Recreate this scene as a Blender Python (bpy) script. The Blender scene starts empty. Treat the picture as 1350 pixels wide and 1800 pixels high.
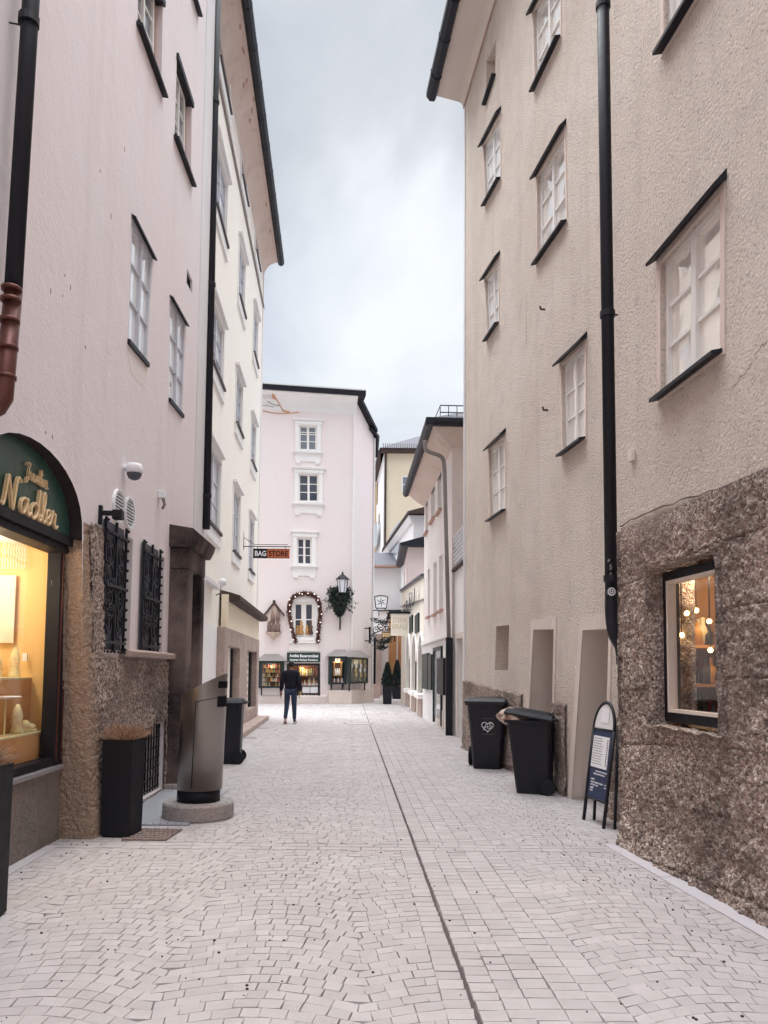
import bpy, bmesh, math, random
from mathutils import Vector, Matrix, noise
from mathutils.geometry import delaunay_2d_cdt
R = math.radians
random.seed(7)
scn = bpy.context.scene
col = scn.collection

# ---------------------------------------------------------------- camera
F_PX = 1352.0
EYE = Vector((0, 0, 1.5))
PITCH, ROLL, SHIFT = R(4.0), 0.0086, 0.1025
fwd = Vector((0, math.cos(PITCH), math.sin(PITCH)))
up0 = Vector((0, -math.sin(PITCH), math.cos(PITCH)))
rt0 = Vector((1, 0, 0))
rt = rt0 * math.cos(ROLL) + up0 * math.sin(ROLL)
upv = up0 * math.cos(ROLL) - rt0 * math.sin(ROLL)
cd = bpy.data.cameras.new('camera')
cam = bpy.data.objects.new('camera', cd)
col.objects.link(cam)
M = Matrix((rt, upv, -fwd)).transposed().to_4x4()
M.translation = EYE
cam.matrix_world = M
cd.sensor_fit = 'VERTICAL'
cd.sensor_height = 36.0
cd.lens = 36.0 * F_PX / 1800.0
cd.shift_y = SHIFT
cd.clip_end = 2000
cd.clip_start = 0.05
scn.camera = cam

def ray(px, py):
    return fwd + rt * ((px - 675) / F_PX) + upv * ((900 - py) / F_PX + SHIFT * 1800 / F_PX)
def ground(px, py, z=0.0):
    d = ray(px, py)
    return EYE + d * ((z - EYE.z) / d.z)
def at(px, py, Y):
    d = ray(px, py)
    return EYE + d * (Y / d.y)

# ---------------------------------------------------------------- frames
class Frame:
    """s along D, n along N, z up"""
    def __init__(self, o, d, n=None):
        self.o = Vector((o[0], o[1], o[2] if len(o) > 2 else 0.0))
        self.D = Vector((d[0], d[1], 0)).normalized()
        self.N = Vector((n[0], n[1], 0)).normalized() if n else Vector((self.D.y, -self.D.x, 0))
    def P(self, s, n, z):
        return self.o + self.D * s + self.N * n + Vector((0, 0, z))
    def hit(self, px, py, n=0.0):
        d = ray(px, py)
        q = self.o + self.N * n
        t = (q - EYE).dot(self.N) / d.dot(self.N)
        p = EYE + d * t - q
        return p.dot(self.D), p.z
    def atY(self, Y):
        return (Y - self.o.y) / self.D.y

# ---------------------------------------------------------------- objects
def wl(o):
    v = Vector((0, 0, 0))
    while o is not None:
        v = v + o.location
        o = o.parent
    return v
def tag(o, label=None, cat=None, group=None, kind=None):
    if label: o['label'] = label
    if cat: o['category'] = cat
    if group: o['group'] = group
    if kind: o['kind'] = kind
    return o
def thing(name, loc, label, cat, group=None):
    o = bpy.data.objects.new(name, None)
    o.empty_display_size = 0.2
    o.location = loc
    col.objects.link(o)
    return tag(o, label, cat, group)
def copy_tree(o, parent=None):
    c = o.copy()
    col.objects.link(c)
    if parent is not None:
        c.parent = parent
    for ch in o.children:
        copy_tree(ch, c)
    return c

class MB:
    def __init__(self):
        self.v, self.f, self.uvcol = [], [], None
    def add(self, pts, faces):
        k = len(self.v)
        self.v += [Vector(p) for p in pts]
        self.f += [tuple(i + k for i in f) for f in faces]
        return self
    def hexa(self, p):     # 8 points: bottom 4 (ccw), top 4
        return self.add(p, [(3, 2, 1, 0), (4, 5, 6, 7), (0, 1, 5, 4), (1, 2, 6, 5), (2, 3, 7, 6), (3, 0, 4, 7)])
    def box(self, W, s0, s1, n0, n1, z0, z1):
        P = W.P
        return self.hexa([P(s0, n0, z0), P(s1, n0, z0), P(s1, n1, z0), P(s0, n1, z0),
                          P(s0, n0, z1), P(s1, n0, z1), P(s1, n1, z1), P(s0, n1, z1)])
    def prism(self, W, prof, s0, s1):      # profile of (n, z) swept along s
        k = len(prof)
        pts = [W.P(s0, n, z) for n, z in prof] + [W.P(s1, n, z) for n, z in prof]
        fs = [(i, (i + 1) % k, (i + 1) % k + k, i + k) for i in range(k)]
        return self.add(pts, fs + [tuple(range(k))[::-1], tuple(range(k, 2 * k))])
    def slab(self, W, poly, n0, n1):       # polygon of (s, z) extruded along n
        k = len(poly)
        pts = [W.P(s, n0, z) for s, z in poly] + [W.P(s, n1, z) for s, z in poly]
        fs = [(i, (i + 1) % k, (i + 1) % k + k, i + k) for i in range(k)]
        return self.add(pts, fs + [tuple(range(k))[::-1], tuple(range(k, 2 * k))])
    def tube(self, path, r, n=10, cap=True):
        path = [Vector(p) for p in path]
        rs = r if isinstance(r, (list, tuple)) else [r] * len(path)
        pts, prev = [], None
        for i, p in enumerate(path):
            t = (path[min(i + 1, len(path) - 1)] - path[max(i - 1, 0)]).normalized()
            if prev is None:
                a = Vector((0, 0, 1)) if abs(t.z) < 0.9 else Vector((1, 0, 0))
                u = t.cross(a).normalized()
            else:
                u = (prev - t * prev.dot(t)).normalized()
            prev = u
            w = t.cross(u)
            for k in range(n):
                a = 2 * math.pi * k / n
                pts.append(p + (u * math.cos(a) + w * math.sin(a)) * rs[i])
        fs = []
        for i in range(len(path) - 1):
            for k in range(n):
                k2 = (k + 1) % n
                fs.append((i * n + k, i * n + k2, (i + 1) * n + k2, (i + 1) * n + k))
        if cap:
            fs.append(tuple(range(n))[::-1])
            fs.append(tuple(range((len(path) - 1) * n, len(path) * n)))
        return self.add(pts, fs)
    def lathe(self, c, prof, n=20, cap=True):   # profile (r, z)
        c = Vector(c)
        pts = []
        for r, z in prof:
            for k in range(n):
                a = 2 * math.pi * k / n
                pts.append(c + Vector((r * math.cos(a), r * math.sin(a), z)))
        fs = []
        for i in range(len(prof) - 1):
            for k in range(n):
                k2 = (k + 1) % n
                fs.append((i * n + k, i * n + k2, (i + 1) * n + k2, (i + 1) * n + k))
        if cap:
            fs.append(tuple(range(n))[::-1])
            fs.append(tuple(range((len(prof) - 1) * n, len(prof) * n)))
        return self.add(pts, fs)
    def ball(self, c, r, n=10, m=6, sc=(1, 1, 1)):
        prof = [(max(1e-4, math.sin(math.pi * i / m)) * r * sc[0], -math.cos(math.pi * i / m) * r * sc[2]) for i in range(m + 1)]
        return self.lathe(c, prof, n)
    def leaf(self, p, size, rnd=random):
        p = Vector(p)
        d = Vector((rnd.gauss(0, 1), rnd.gauss(0, 1), rnd.gauss(0, 1))).normalized()
        e = d.cross(Vector((rnd.gauss(0, 1), rnd.gauss(0, 1), rnd.gauss(0, 1)))).normalized()
        s = size * rnd.uniform(.6, 1.3)
        a, b = d * s, e * s * .35
        return self.add([p - a, p + b, p + a, p - b], [(0, 1, 2, 3)])
    def build(self, name, mat, parent=None, origin=None, smooth=False, bevel=0.0, attr=None):
        o0 = Vector(origin) if origin is not None else Vector((0, 0, 0))
        base = wl(parent) if parent is not None else Vector((0, 0, 0))
        off = base + o0 if parent is None else base
        me = bpy.data.meshes.new(name)
        me.from_pydata([v - off for v in self.v], [], self.f)
        bm = bmesh.new(); bm.from_mesh(me)
        if not getattr(self, 'raw', False):
            bmesh.ops.recalc_face_normals(bm, faces=bm.faces)
        bm.to_mesh(me); bm.free()
        if attr is not None:
            a = me.attributes.new('tint', 'FLOAT', 'FACE')
            a.data.foreach_set('value', attr)
        me.materials.append(mat)
        if smooth:
            for p in me.polygons: p.use_smooth = True
        ob = bpy.data.objects.new(name, me)
        col.objects.link(ob)
        if parent is not None: ob.parent = parent
        else: ob.location = o0
        if bevel:
            b = ob.modifiers.new('bevel', 'BEVEL'); b.width = bevel; b.segments = 2; b.limit_method = 'ANGLE'
        return ob

def inside(p, poly):
    x, y = p; c = False
    for i in range(len(poly)):
        (x1, y1), (x2, y2) = poly[i], poly[i - 1]
        if (y1 > y) != (y2 > y) and x < (x2 - x1) * (y - y1) / (y2 - y1) + x1: c = not c
    return c
def clean_poly(p):
    return [(float(a), float(b)) for a, b in p]
def wall_poly(mb, W, outer, holes, n=0.0, reveal=0.25, skip_bottom=True):
    """flat wall with polygonal openings and their reveals"""
    loops = [clean_poly(outer)] + [clean_poly(h[0] if isinstance(h, tuple) and isinstance(h[0], list) else h) for h in holes]
    deps = [0] + [h[1] if isinstance(h, tuple) and isinstance(h[0], list) else reveal for h in holes]
    vs, es = [], []
    for lp in loops:
        k = len(vs)
        vs += [Vector(p) for p in lp]
        es += [(k + i, k + (i + 1) % len(lp)) for i in range(len(lp))]
    ov, oe, of, *_ = delaunay_2d_cdt(vs, es, [], 0, 1e-6)
    fs = []
    for f in of:
        c = sum((ov[i] for i in f), Vector((0, 0))) / len(f)
        if inside(c, loops[0]) and not any(inside(c, h) for h in loops[1:]): fs.append(tuple(f))
    mb.add([W.P(p[0], n, p[1]) for p in ov], fs)
    for lp, d in zip(loops[1:], deps[1:]):
        for i in range(len(lp)):
            a, b = lp[i], lp[(i + 1) % len(lp)]
            if d <= 0: continue
            mb.add([W.P(a[0], n, a[1]), W.P(b[0], n, b[1]), W.P(b[0], n - d, b[1]), W.P(a[0], n - d, a[1])], [(0, 1, 2, 3)])
    return mb

def quad_px(W, tl, tr, br, bl, n=0.0):
    """four picture corners on a wall, as [(s,z) s0-bottom, s1-bottom, s1-top, s0-top] with s0 < s1"""
    TL, TR, BR, BL = (W.hit(*p, n) for p in (tl, tr, br, bl))
    if TL[0] > TR[0]: TL, TR, BR, BL = TR, TL, BL, BR
    return [BL, BR, TR, TL]
def grow(q, e, eb=None):
    eb = e if eb is None else eb
    return [(q[0][0] - e, q[0][1] - eb), (q[1][0] + e, q[1][1] - eb), (q[2][0] + e, q[2][1] + e), (q[3][0] - e, q[3][1] + e)]
def bil(q, a, b):
    s = (q[0][0] * (1 - a) + q[1][0] * a) * (1 - b) + (q[3][0] * (1 - a) + q[2][0] * a) * b
    z = (q[0][1] * (1 - a) + q[1][1] * a) * (1 - b) + (q[3][1] * (1 - a) + q[2][1] * a) * b
    return s, z
def qbar(mb, W, q, a0, a1, b0, b1, n0, n1):
    pts = [bil(q, a0, b0), bil(q, a1, b0), bil(q, a1, b1), bil(q, a0, b1)]
    return mb.slab(W, pts, n0, n1)

TEXT = {}
def text_geo(s, size=1.0, bold=0.0, res=3):
    cu = bpy.data.curves.new('t', 'FONT'); cu.body = s; cu.size = size; cu.offset = bold
    cu.align_x = 'CENTER'; cu.resolution_u = res; cu.fill_mode = 'FRONT'
    ob = bpy.data.objects.new('t', cu); col.objects.link(ob)
    bpy.context.view_layer.update()
    me = bpy.data.meshes.new_from_object(ob.evaluated_get(bpy.context.evaluated_depsgraph_get()))
    vs = [(v.co.x, v.co.y) for v in me.vertices]; fs = [tuple(p.vertices) for p in me.polygons]
    bpy.data.objects.remove(ob); bpy.data.curves.remove(cu); bpy.data.meshes.remove(me)
    return vs, fs
def put_text(mb, s, size, to3, width=None, bold=0.0, depth=None):
    """to3(x, y, d) maps text plane to the world"""
    vs, fs = text_geo(s, size, bold)
    if not vs: return mb
    x0, x1 = min(v[0] for v in vs), max(v[0] for v in vs)
    k = width / (x1 - x0) if width else 1.0
    cx = (x0 + x1) / 2
    mb.add([to3((x - cx) * k, y, 0) for x, y in vs], fs)
    return mb
def catmull(p, n=6):
    p = [Vector(a) for a in p]
    out = []
    for i in range(len(p) - 1):
        a, b, c, d = p[max(i - 1, 0)], p[i], p[i + 1], p[min(i + 2, len(p) - 1)]
        for k in range(n):
            t = k / n
            out.append(.5 * ((2 * b) + (c - a) * t + (2 * a - 5 * b + 4 * c - d) * t * t + (3 * b - a - 3 * c + d) * t ** 3))
    return out + [p[-1]]
def skin_mesh(name, verts, edges, radii, mat, parent, sub=2):
    me = bpy.data.meshes.new(name)
    me.from_pydata([Vector(v) for v in verts], edges, [])
    ob = bpy.data.objects.new(name, me); col.objects.link(ob)
    m = ob.modifiers.new('skin', 'SKIN')
    for i, r in enumerate(radii):
        sv = me.skin_vertices[0].data[i]
        sv.radius = r if isinstance(r, tuple) else (r, r)
        sv.use_root = (i == 0)
    m.use_smooth_shade = True
    sb = ob.modifiers.new('sub', 'SUBSURF'); sb.levels = sub; sb.render_levels = sub
    bpy.context.view_layer.update()
    nm = bpy.data.meshes.new_from_object(ob.evaluated_get(bpy.context.evaluated_depsgraph_get()))
    nm.name = name
    bpy.data.objects.remove(ob)
    for p in nm.polygons: p.use_smooth = True
    nm.materials.clear(); nm.materials.append(mat)
    o = bpy.data.objects.new(name, nm); col.objects.link(o); o.parent = parent
    return o
# ---------------------------------------------------------------- materials
def lin(h):
    return tuple(((c / 255) / 12.92 if c / 255 <= .04045 else ((c / 255 + .055) / 1.055) ** 2.4) for c in h) + (1,)
class NT:
    def __init__(self, name):
        self.m = bpy.data.materials.new(name); self.m.use_nodes = True
        self.t = self.m.node_tree; self.b = self.t.nodes['Principled BSDF']
        self.tc = self.n('ShaderNodeTexCoord')
    def n(self, kind, **kw):
        nd = self.t.nodes.new(kind)
        for k, v in kw.items(): setattr(nd, k, v)
        return nd
    def link(self, a, b): self.t.links.new(a, b)
    def set(self, nd, **kw):
        for k, v in kw.items(): nd.inputs[k.replace('_', ' ')].default_value = v
        return nd
    def coords(self, scale=(1, 1, 1)):
        mp = self.n('ShaderNodeMapping'); mp.inputs['Scale'].default_value = scale
        self.link(self.tc.outputs['Object'], mp.inputs['Vector'])
        return mp.outputs['Vector']
    def noise(self, scale, detail=4, rough=.55, vec=None, dist=0.0):
        nd = self.n('ShaderNodeTexNoise'); self.set(nd, Scale=scale, Detail=detail, Roughness=rough, Distortion=dist)
        self.link(vec if vec is not None else self.coords(), nd.inputs['Vector'])
        return nd.outputs['Fac']
    def vor(self, scale, feature='F1', vec=None, out='Distance'):
        nd = self.n('ShaderNodeTexVoronoi', feature=feature); nd.inputs['Scale'].default_value = scale
        self.link(vec if vec is not None else self.coords(), nd.inputs['Vector'])
        return nd.outputs[out]
    def ramp(self, fac, stops, interp='LINEAR'):
        r = self.n('ShaderNodeValToRGB'); r.color_ramp.interpolation = interp
        e = r.color_ramp.elements
        while len(e) > 1: e.remove(e[-1])
        for i, (p, c) in enumerate(stops):
            x = e[0] if i == 0 else e.new(p)
            x.position = p; x.color = c if len(c) == 4 else c + (1,)
        self.link(fac, r.inputs['Fac'])
        return r.outputs['Color']
    def mix(self, fac, a, b, mode='MIX'):
        m = self.n('ShaderNodeMix', data_type='RGBA', blend_type=mode)
        for s, v in ((m.inputs[0], fac), (m.inputs[6], a), (m.inputs[7], b)):
            if hasattr(v, 'is_output'): self.link(v, s)
            else: s.default_value = v
        return m.outputs[2]
    def math(self, op, a, b=0.0):
        m = self.n('ShaderNodeMath', operation=op)
        for s, v in ((m.inputs[0], a), (m.inputs[1], b)):
            if hasattr(v, 'is_output'): self.link(v, s)
            else: s.default_value = v
        return m.outputs[0]
    def bump(self, h, strength=.5, dist=.02, prev=None):
        b = self.n('ShaderNodeBump'); b.inputs['Strength'].default_value = strength; b.inputs['Distance'].default_value = dist
        self.link(h, b.inputs['Height'])
        if prev is not None: self.link(prev, b.inputs['Normal'])
        return b.outputs['Normal']
    def out(self, color=None, rough=.8, normal=None, spec=None, metal=None):
        b = self.b
        if color is not None:
            if hasattr(color, 'is_output'): self.link(color, b.inputs['Base Color'])
            else: b.inputs['Base Color'].default_value = color
        if hasattr(rough, 'is_output'): self.link(rough, b.inputs['Roughness'])
        else: b.inputs['Roughness'].default_value = rough
        if normal is not None: self.link(normal, b.inputs['Normal'])
        if spec is not None: b.inputs['Specular IOR Level'].default_value = spec
        if metal is not None: b.inputs['Metallic'].default_value = metal
        return self.m

def W4(t): return (0.0, 0.0, 0.0, t)
def plaster(name, c, c2, bscale=60, bstr=.3, bdist=.01, patch=.45, streak=None, sfac=.25, detail=5, specks=0.0):
    N = NT(name)
    big = N.noise(.45, 5, .6)
    base = N.mix(N.ramp(big, [(.35, (0, 0, 0)), (.7, (1, 1, 1))]), lin(c), lin(c2))
    fine = N.noise(9, 4, .6)
    base = N.mix(N.math('MULTIPLY', fine, .18), base, lin([max(0, x * .86) for x in c]))
    if streak:
        sv = N.noise(1.0, 5, .62, N.coords((3.2, 3.2, .22)))
        sf = N.ramp(sv, [(.52, (0, 0, 0)), (.75, (1, 1, 1))])
        base = N.mix(N.math('MULTIPLY', sf, sfac), base, lin(streak))
    if specks:
        vd = N.noise(38, 2, .5)
        base = N.mix(N.math('MULTIPLY', N.ramp(vd, [(.66, (0, 0, 0)), (.72, (1, 1, 1))]), specks), base, lin([x * .45 for x in c]))
    h = N.noise(bscale, detail, .6)
    nm = N.bump(h, bstr, bdist)
    nm = N.bump(N.noise(2.2, 3), .12, .08, nm)
    return N.out(base, .9, nm, .25)
def roughcast(name, c, c2, scale=26, strength=.8, dist=.02, dark=(90, 78, 70), streak=None, sfac=.3, pit_shade=.5):
    N = NT(name)
    warp = N.coords()
    big = N.noise(.6, 6, .62)
    base = N.mix(N.ramp(big, [(.36, (0, 0, 0)), (.66, (1, 1, 1))]), lin(c), lin(c2))
    blotch = N.noise(2.6, 5, .65)
    base = N.mix(N.math('MULTIPLY', N.ramp(blotch, [(.5, (0, 0, 0)), (.72, (1, 1, 1))]), .3), base, lin([x * .82 for x in c]))
    h1 = N.noise(scale, 6, .68, dist=.6)
    h2 = N.vor(scale * 1.3, 'SMOOTH_F1', N.coords((1, 1, 1.15)))
    h = N.math('ADD', h1, N.math('MULTIPLY', h2, .55))
    pit = N.ramp(h1, [(.30, (1, 1, 1)), (.44, (0, 0, 0))])
    base = N.mix(N.math('MULTIPLY', pit, pit_shade), base, lin(dark))  # pits darkened in colour to back up the weak bump shading
    if streak:
        sv = N.noise(1.0, 5, .62, N.coords((2.6, 2.6, .2)))
        base = N.mix(N.math('MULTIPLY', N.ramp(sv, [(.5, (0, 0, 0)), (.74, (1, 1, 1))]), sfac), base, lin(streak))
    nm = N.bump(h, strength, dist)
    return N.out(base, .95, nm, .2)
def stone(name, stops, scale=40, bstr=.8, bdist=.015, patch=(50, 44, 42), pfac=.6, low=None, pscale=1.4):
    N = NT(name)
    v = N.vor(scale, 'F1', None, 'Color')
    sep = N.n('ShaderNodeSeparateColor'); N.link(v, sep.inputs[0])
    n1 = N.noise(scale * .45, 5, .7)
    fac = N.math('ADD', N.math('MULTIPLY', sep.outputs[0], .55), N.math('MULTIPLY', n1, .5))
    base = N.ramp(fac, [(p, lin(c)) for p, c in stops])
    big = N.noise(pscale, 6, .68)
    base = N.mix(N.math('MULTIPLY', N.ramp(big, [(.43, (0, 0, 0)), (.60, (1, 1, 1))]), pfac), base, lin(patch))
    tint = N.noise(.8, 4, .6)
    base = N.mix(N.math('MULTIPLY', N.ramp(tint, [(.4, (0, 0, 0)), (.65, (1, 1, 1))]), .4), base, lin((178, 156, 148))) if low is None else base
    d = N.vor(scale, 'F1')
    h = N.math('SUBTRACT', N.noise(scale * .6, 6, .7), N.math('MULTIPLY', d, .6))
    return N.out(base, .95, N.bump(h, bstr, bdist), .2)
def paint(name, c, rough=.45, spec=.4, var=.15, bump=.0, metal=0.0):
    N = NT(name)
    f = N.noise(5, 5, .6)
    colr = N.mix(N.math('MULTIPLY', f, var * 2), lin(c), lin([x * .7 for x in c]))
    nm = N.bump(N.noise(90, 3), bump, .003) if bump else None
    rr = N.math('ADD', N.math('MULTIPLY', N.noise(14, 4), .25), rough - .12)
    return N.out(colr, rr, nm, spec, metal)
def wood(name, c, c2, axis=2):
    N = NT(name)
    sc = [14, 14, 14]; sc[axis] = 1.2
    f = N.noise(2.5, 6, .65, N.coords(tuple(sc)), .8)
    return N.out(N.mix(f, lin(c), lin(c2)), .5, N.bump(f, .2, .004), .4)
def glass(name, body, ior=1.9, rough=.03, wave=.25, wscale=2.2, metal=0.0):
    N = NT(name)
    f = N.noise(1.3, 3)
    N.out(N.mix(f, lin(body), lin([min(255, x * 1.12) for x in body])), rough, N.bump(N.noise(wscale, 2), wave, .03), .5, metal)
    N.b.inputs['IOR'].default_value = ior
    return N.m
def clear_glass(name, refl=.12):
    N = NT(name)
    t = N.n('ShaderNodeBsdfTransparent'); g = N.n('ShaderNodeBsdfGlossy'); g.inputs['Roughness'].default_value = .02
    fr = N.n('ShaderNodeLayerWeight'); fr.inputs['Blend'].default_value = .5
    N.link(N.bump(N.noise(1.6, 2), .1, .02), g.inputs['Normal'])
    mx = N.n('ShaderNodeMixShader'); N.link(N.math('ADD', N.math('MULTIPLY', N.math('POWER', fr.outputs['Facing'], 4.0), .55), .04), mx.inputs[0])
    N.link(t.outputs[0], mx.inputs[1]); N.link(g.outputs[0], mx.inputs[2])
    N.link(mx.outputs[0], N.t.nodes['Material Output'].inputs['Surface'])
    return N.m
def glow(name, c, strength):
    N = NT(name)
    N.b.inputs['Emission Color'].default_value = lin(c); N.b.inputs['Emission Strength'].default_value = strength
    return N.out(lin(c), .5)
def leafmat(name, c, c2):
    N = NT(name)
    oi = N.noise(7, 3)
    return N.out(N.mix(oi, lin(c), lin(c2)), .6, None, .3)
# ---------------------------------------------------------------- material library
m_pink = plaster('pink_plaster', (231, 223, 226), (235, 223, 224), 34, .35, .012, streak=(210, 192, 192), sfac=.3, specks=.0)
m_white_band = plaster('white_band', (226, 224, 226), (212, 208, 210), 40, .2, .01, streak=(160, 150, 150))
m_yellow = plaster('cream_plaster', (241, 235, 227), (240, 231, 220), 60, .15, .006, streak=(208, 196, 182), sfac=.2)
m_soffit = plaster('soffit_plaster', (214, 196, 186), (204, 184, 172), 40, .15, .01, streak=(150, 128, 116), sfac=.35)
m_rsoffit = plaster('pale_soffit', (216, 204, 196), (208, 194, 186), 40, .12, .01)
m_face = plaster('pale_pink_plaster', (228, 218, 217), (230, 216, 214), 50, .12, .006, streak=(222, 208, 208), sfac=.25)
m_trim = plaster('white_trim', (236, 233, 231), (228, 225, 224), 60, .08, .004)
m_tan = roughcast('tan_roughcast', (230, 217, 206), (219, 204, 192), 36, 1.0, .034, (132, 114, 102), (164, 150, 140), .2, .75)
m_tan_smooth = plaster('smooth_beige', (222, 210, 202), (214, 200, 190), 50, .2, .008, streak=(170, 150, 138), sfac=.35)
m_reveal = plaster('pale_reveal', (220, 204, 194), (212, 194, 184), 50, .15, .006)
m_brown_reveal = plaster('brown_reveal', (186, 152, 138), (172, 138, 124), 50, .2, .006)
m_stone = stone('conglomerate', [(.20, (58, 49, 48)), (.33, (156, 135, 125)), (.48, (206, 184, 172)), (.58, (112, 96, 90)), (.76, (242, 228, 216)), (1, (92, 78, 74))], 60, 1.0, .026, (92, 80, 75), .62, pscale=1.3)
m_lstone = stone('dark_roughcast', [(.2, (48, 42, 44)), (.38, (122, 106, 100)), (.55, (172, 152, 142)), (.75, (206, 190, 178)), (1, (84, 72, 70))], 46, 1.0, .02, (70, 62, 62), .6, pscale=1.1)
m_jamb = roughcast('ochre_roughcast', (184, 160, 142), (164, 142, 127), 44, 1.0, .03, (92, 76, 68), None, 0, .5)
m_plinth = stone('plinth_stone', [(.2, (92, 86, 84)), (.45, (120, 112, 106)), (.7, (132, 124, 116)), (1, (104, 96, 90))], 70, .4, .006, (86, 80, 78), .4)
m_portal = stone('portal_stone', [(.2, (26, 23, 27)), (.45, (50, 43, 45)), (.7, (70, 60, 58)), (1, (34, 30, 34))], 60, .7, .01, (28, 25, 30), .6)
m_conc = stone('washed_concrete', [(.2, (120, 116, 116)), (.5, (158, 154, 152)), (.8, (182, 178, 176)), (1, (100, 96, 96))], 80, .6, .006, (120, 116, 116), .3)
m_brownstone = stone('brown_sandstone', [(.2, (150, 132, 126)), (.5, (176, 158, 150)), (.8, (190, 172, 164)), (1, (140, 122, 116))], 50, .3, .004, (140, 124, 118), .4)
m_metal = paint('navy_metal', (24, 25, 36), .5, .35, .2)
m_black = paint('black_metal', (21, 22, 31), .55, .32, .2)
m_copper = paint('copper', (108, 66, 60), .4, .5, .3, .0, .5)
m_frame = paint('white_window_paint', (234, 230, 226), .45, .4, .1)
m_grey_frame = paint('grey_window_paint', (196, 196, 204), .45, .4, .1)
m_dark_void = paint('dark_interior', (26, 25, 32), .9, .1, .2)
m_pane_l = glass('painted_sky_pane', (246, 249, 253), 2.4, metal=.3)  # near-white body colour stands in for sky reflected in the glass
m_pane_y = glass('cream_pane', (206, 210, 216), 2.0, metal=.3)
m_pane_r = glass('beige_pane', (234, 226, 220), 2.0, wave=.8, wscale=1.5, metal=.35)  # pale beige body colour stands in for the reflected house fronts opposite
m_pane_d = glass('dark_pane', (62, 66, 78), 1.6)
m_pane_m = glass('grey_pane', (112, 116, 126), 1.6)
m_clear = clear_glass('clear_glass')
m_pipe_grey = paint('grey_pipe', (140, 132, 130), .5, .4, .2)
m_roof = paint('slate_roof', (92, 92, 102), .7, .3, .3, .3)
m_tile = paint('dark_tile', (84, 70, 66), .8, .2, .4, .4)
m_steel = paint('brushed_steel', (156, 149, 145), .37, .5, .08, .0, 1.0)
m_green = paint('dark_green_paint', (36, 62, 56), .45, .4, .15)
m_gold = paint('gilded_letter', (238, 206, 160), .35, .5, .1)
m_white = paint('white_paint', (232, 232, 236), .6, .3, .05)
m_orange = paint('orange_board', (190, 104, 66), .6, .3, .15)
m_leaf = leafmat('evergreen', (40, 52, 50), (56, 66, 58))
m_leaf2 = leafmat('conifer', (30, 42, 44), (40, 54, 50))

# ---------------------------------------------------------------- ground
def ground_sheet():
    mb = MB()
    mb.add([(-90, -30, -.016), (90, -30, -.016), (90, 160, -.016), (-90, 160, -.016)], [(0, 1, 2, 3)])
    N = NT('joint_sand')
    f = N.noise(40, 4)
    N.out(N.mix(f, lin((170, 162, 162)), lin((144, 136, 137))), .95, N.bump(f, .4, .006))
    o = mb.build('ground', N.m)
    tag(o, kind='structure')
ground_sheet()

def chan_x(y):                      # the drainage channel runs gently leftwards
    return .575 - .0437 * y
N = NT('paving_stone')
at_ = N.n('ShaderNodeAttribute'); at_.attribute_name = 'tint'
tint = at_.outputs['Fac']
c_ = N.ramp(tint, [(0, lin((175, 169, 169))), (.5, lin((181, 175, 175))), (1, lin((187, 181, 181)))])
c_ = N.mix(N.math('MULTIPLY', N.ramp(N.noise(.7, 5, .65), [(.4, (0, 0, 0)), (.7, (1, 1, 1))]), .35), c_, lin((162, 151, 151)))
c_ = N.mix(N.math('MULTIPLY', N.ramp(N.noise(5.5, 6, .7), [(.48, (0, 0, 0)), (.72, (1, 1, 1))]), .35), c_, lin((152, 143, 143)))
c_ = N.mix(N.math('MULTIPLY', N.ramp(N.noise(120, 2), [(.6, (0, 0, 0)), (.7, (1, 1, 1))]), .25), c_, lin((140, 132, 136)))
m_pave = N.out(c_, .85, N.bump(N.noise(70, 4, .65), .5, .004), .3)

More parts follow.
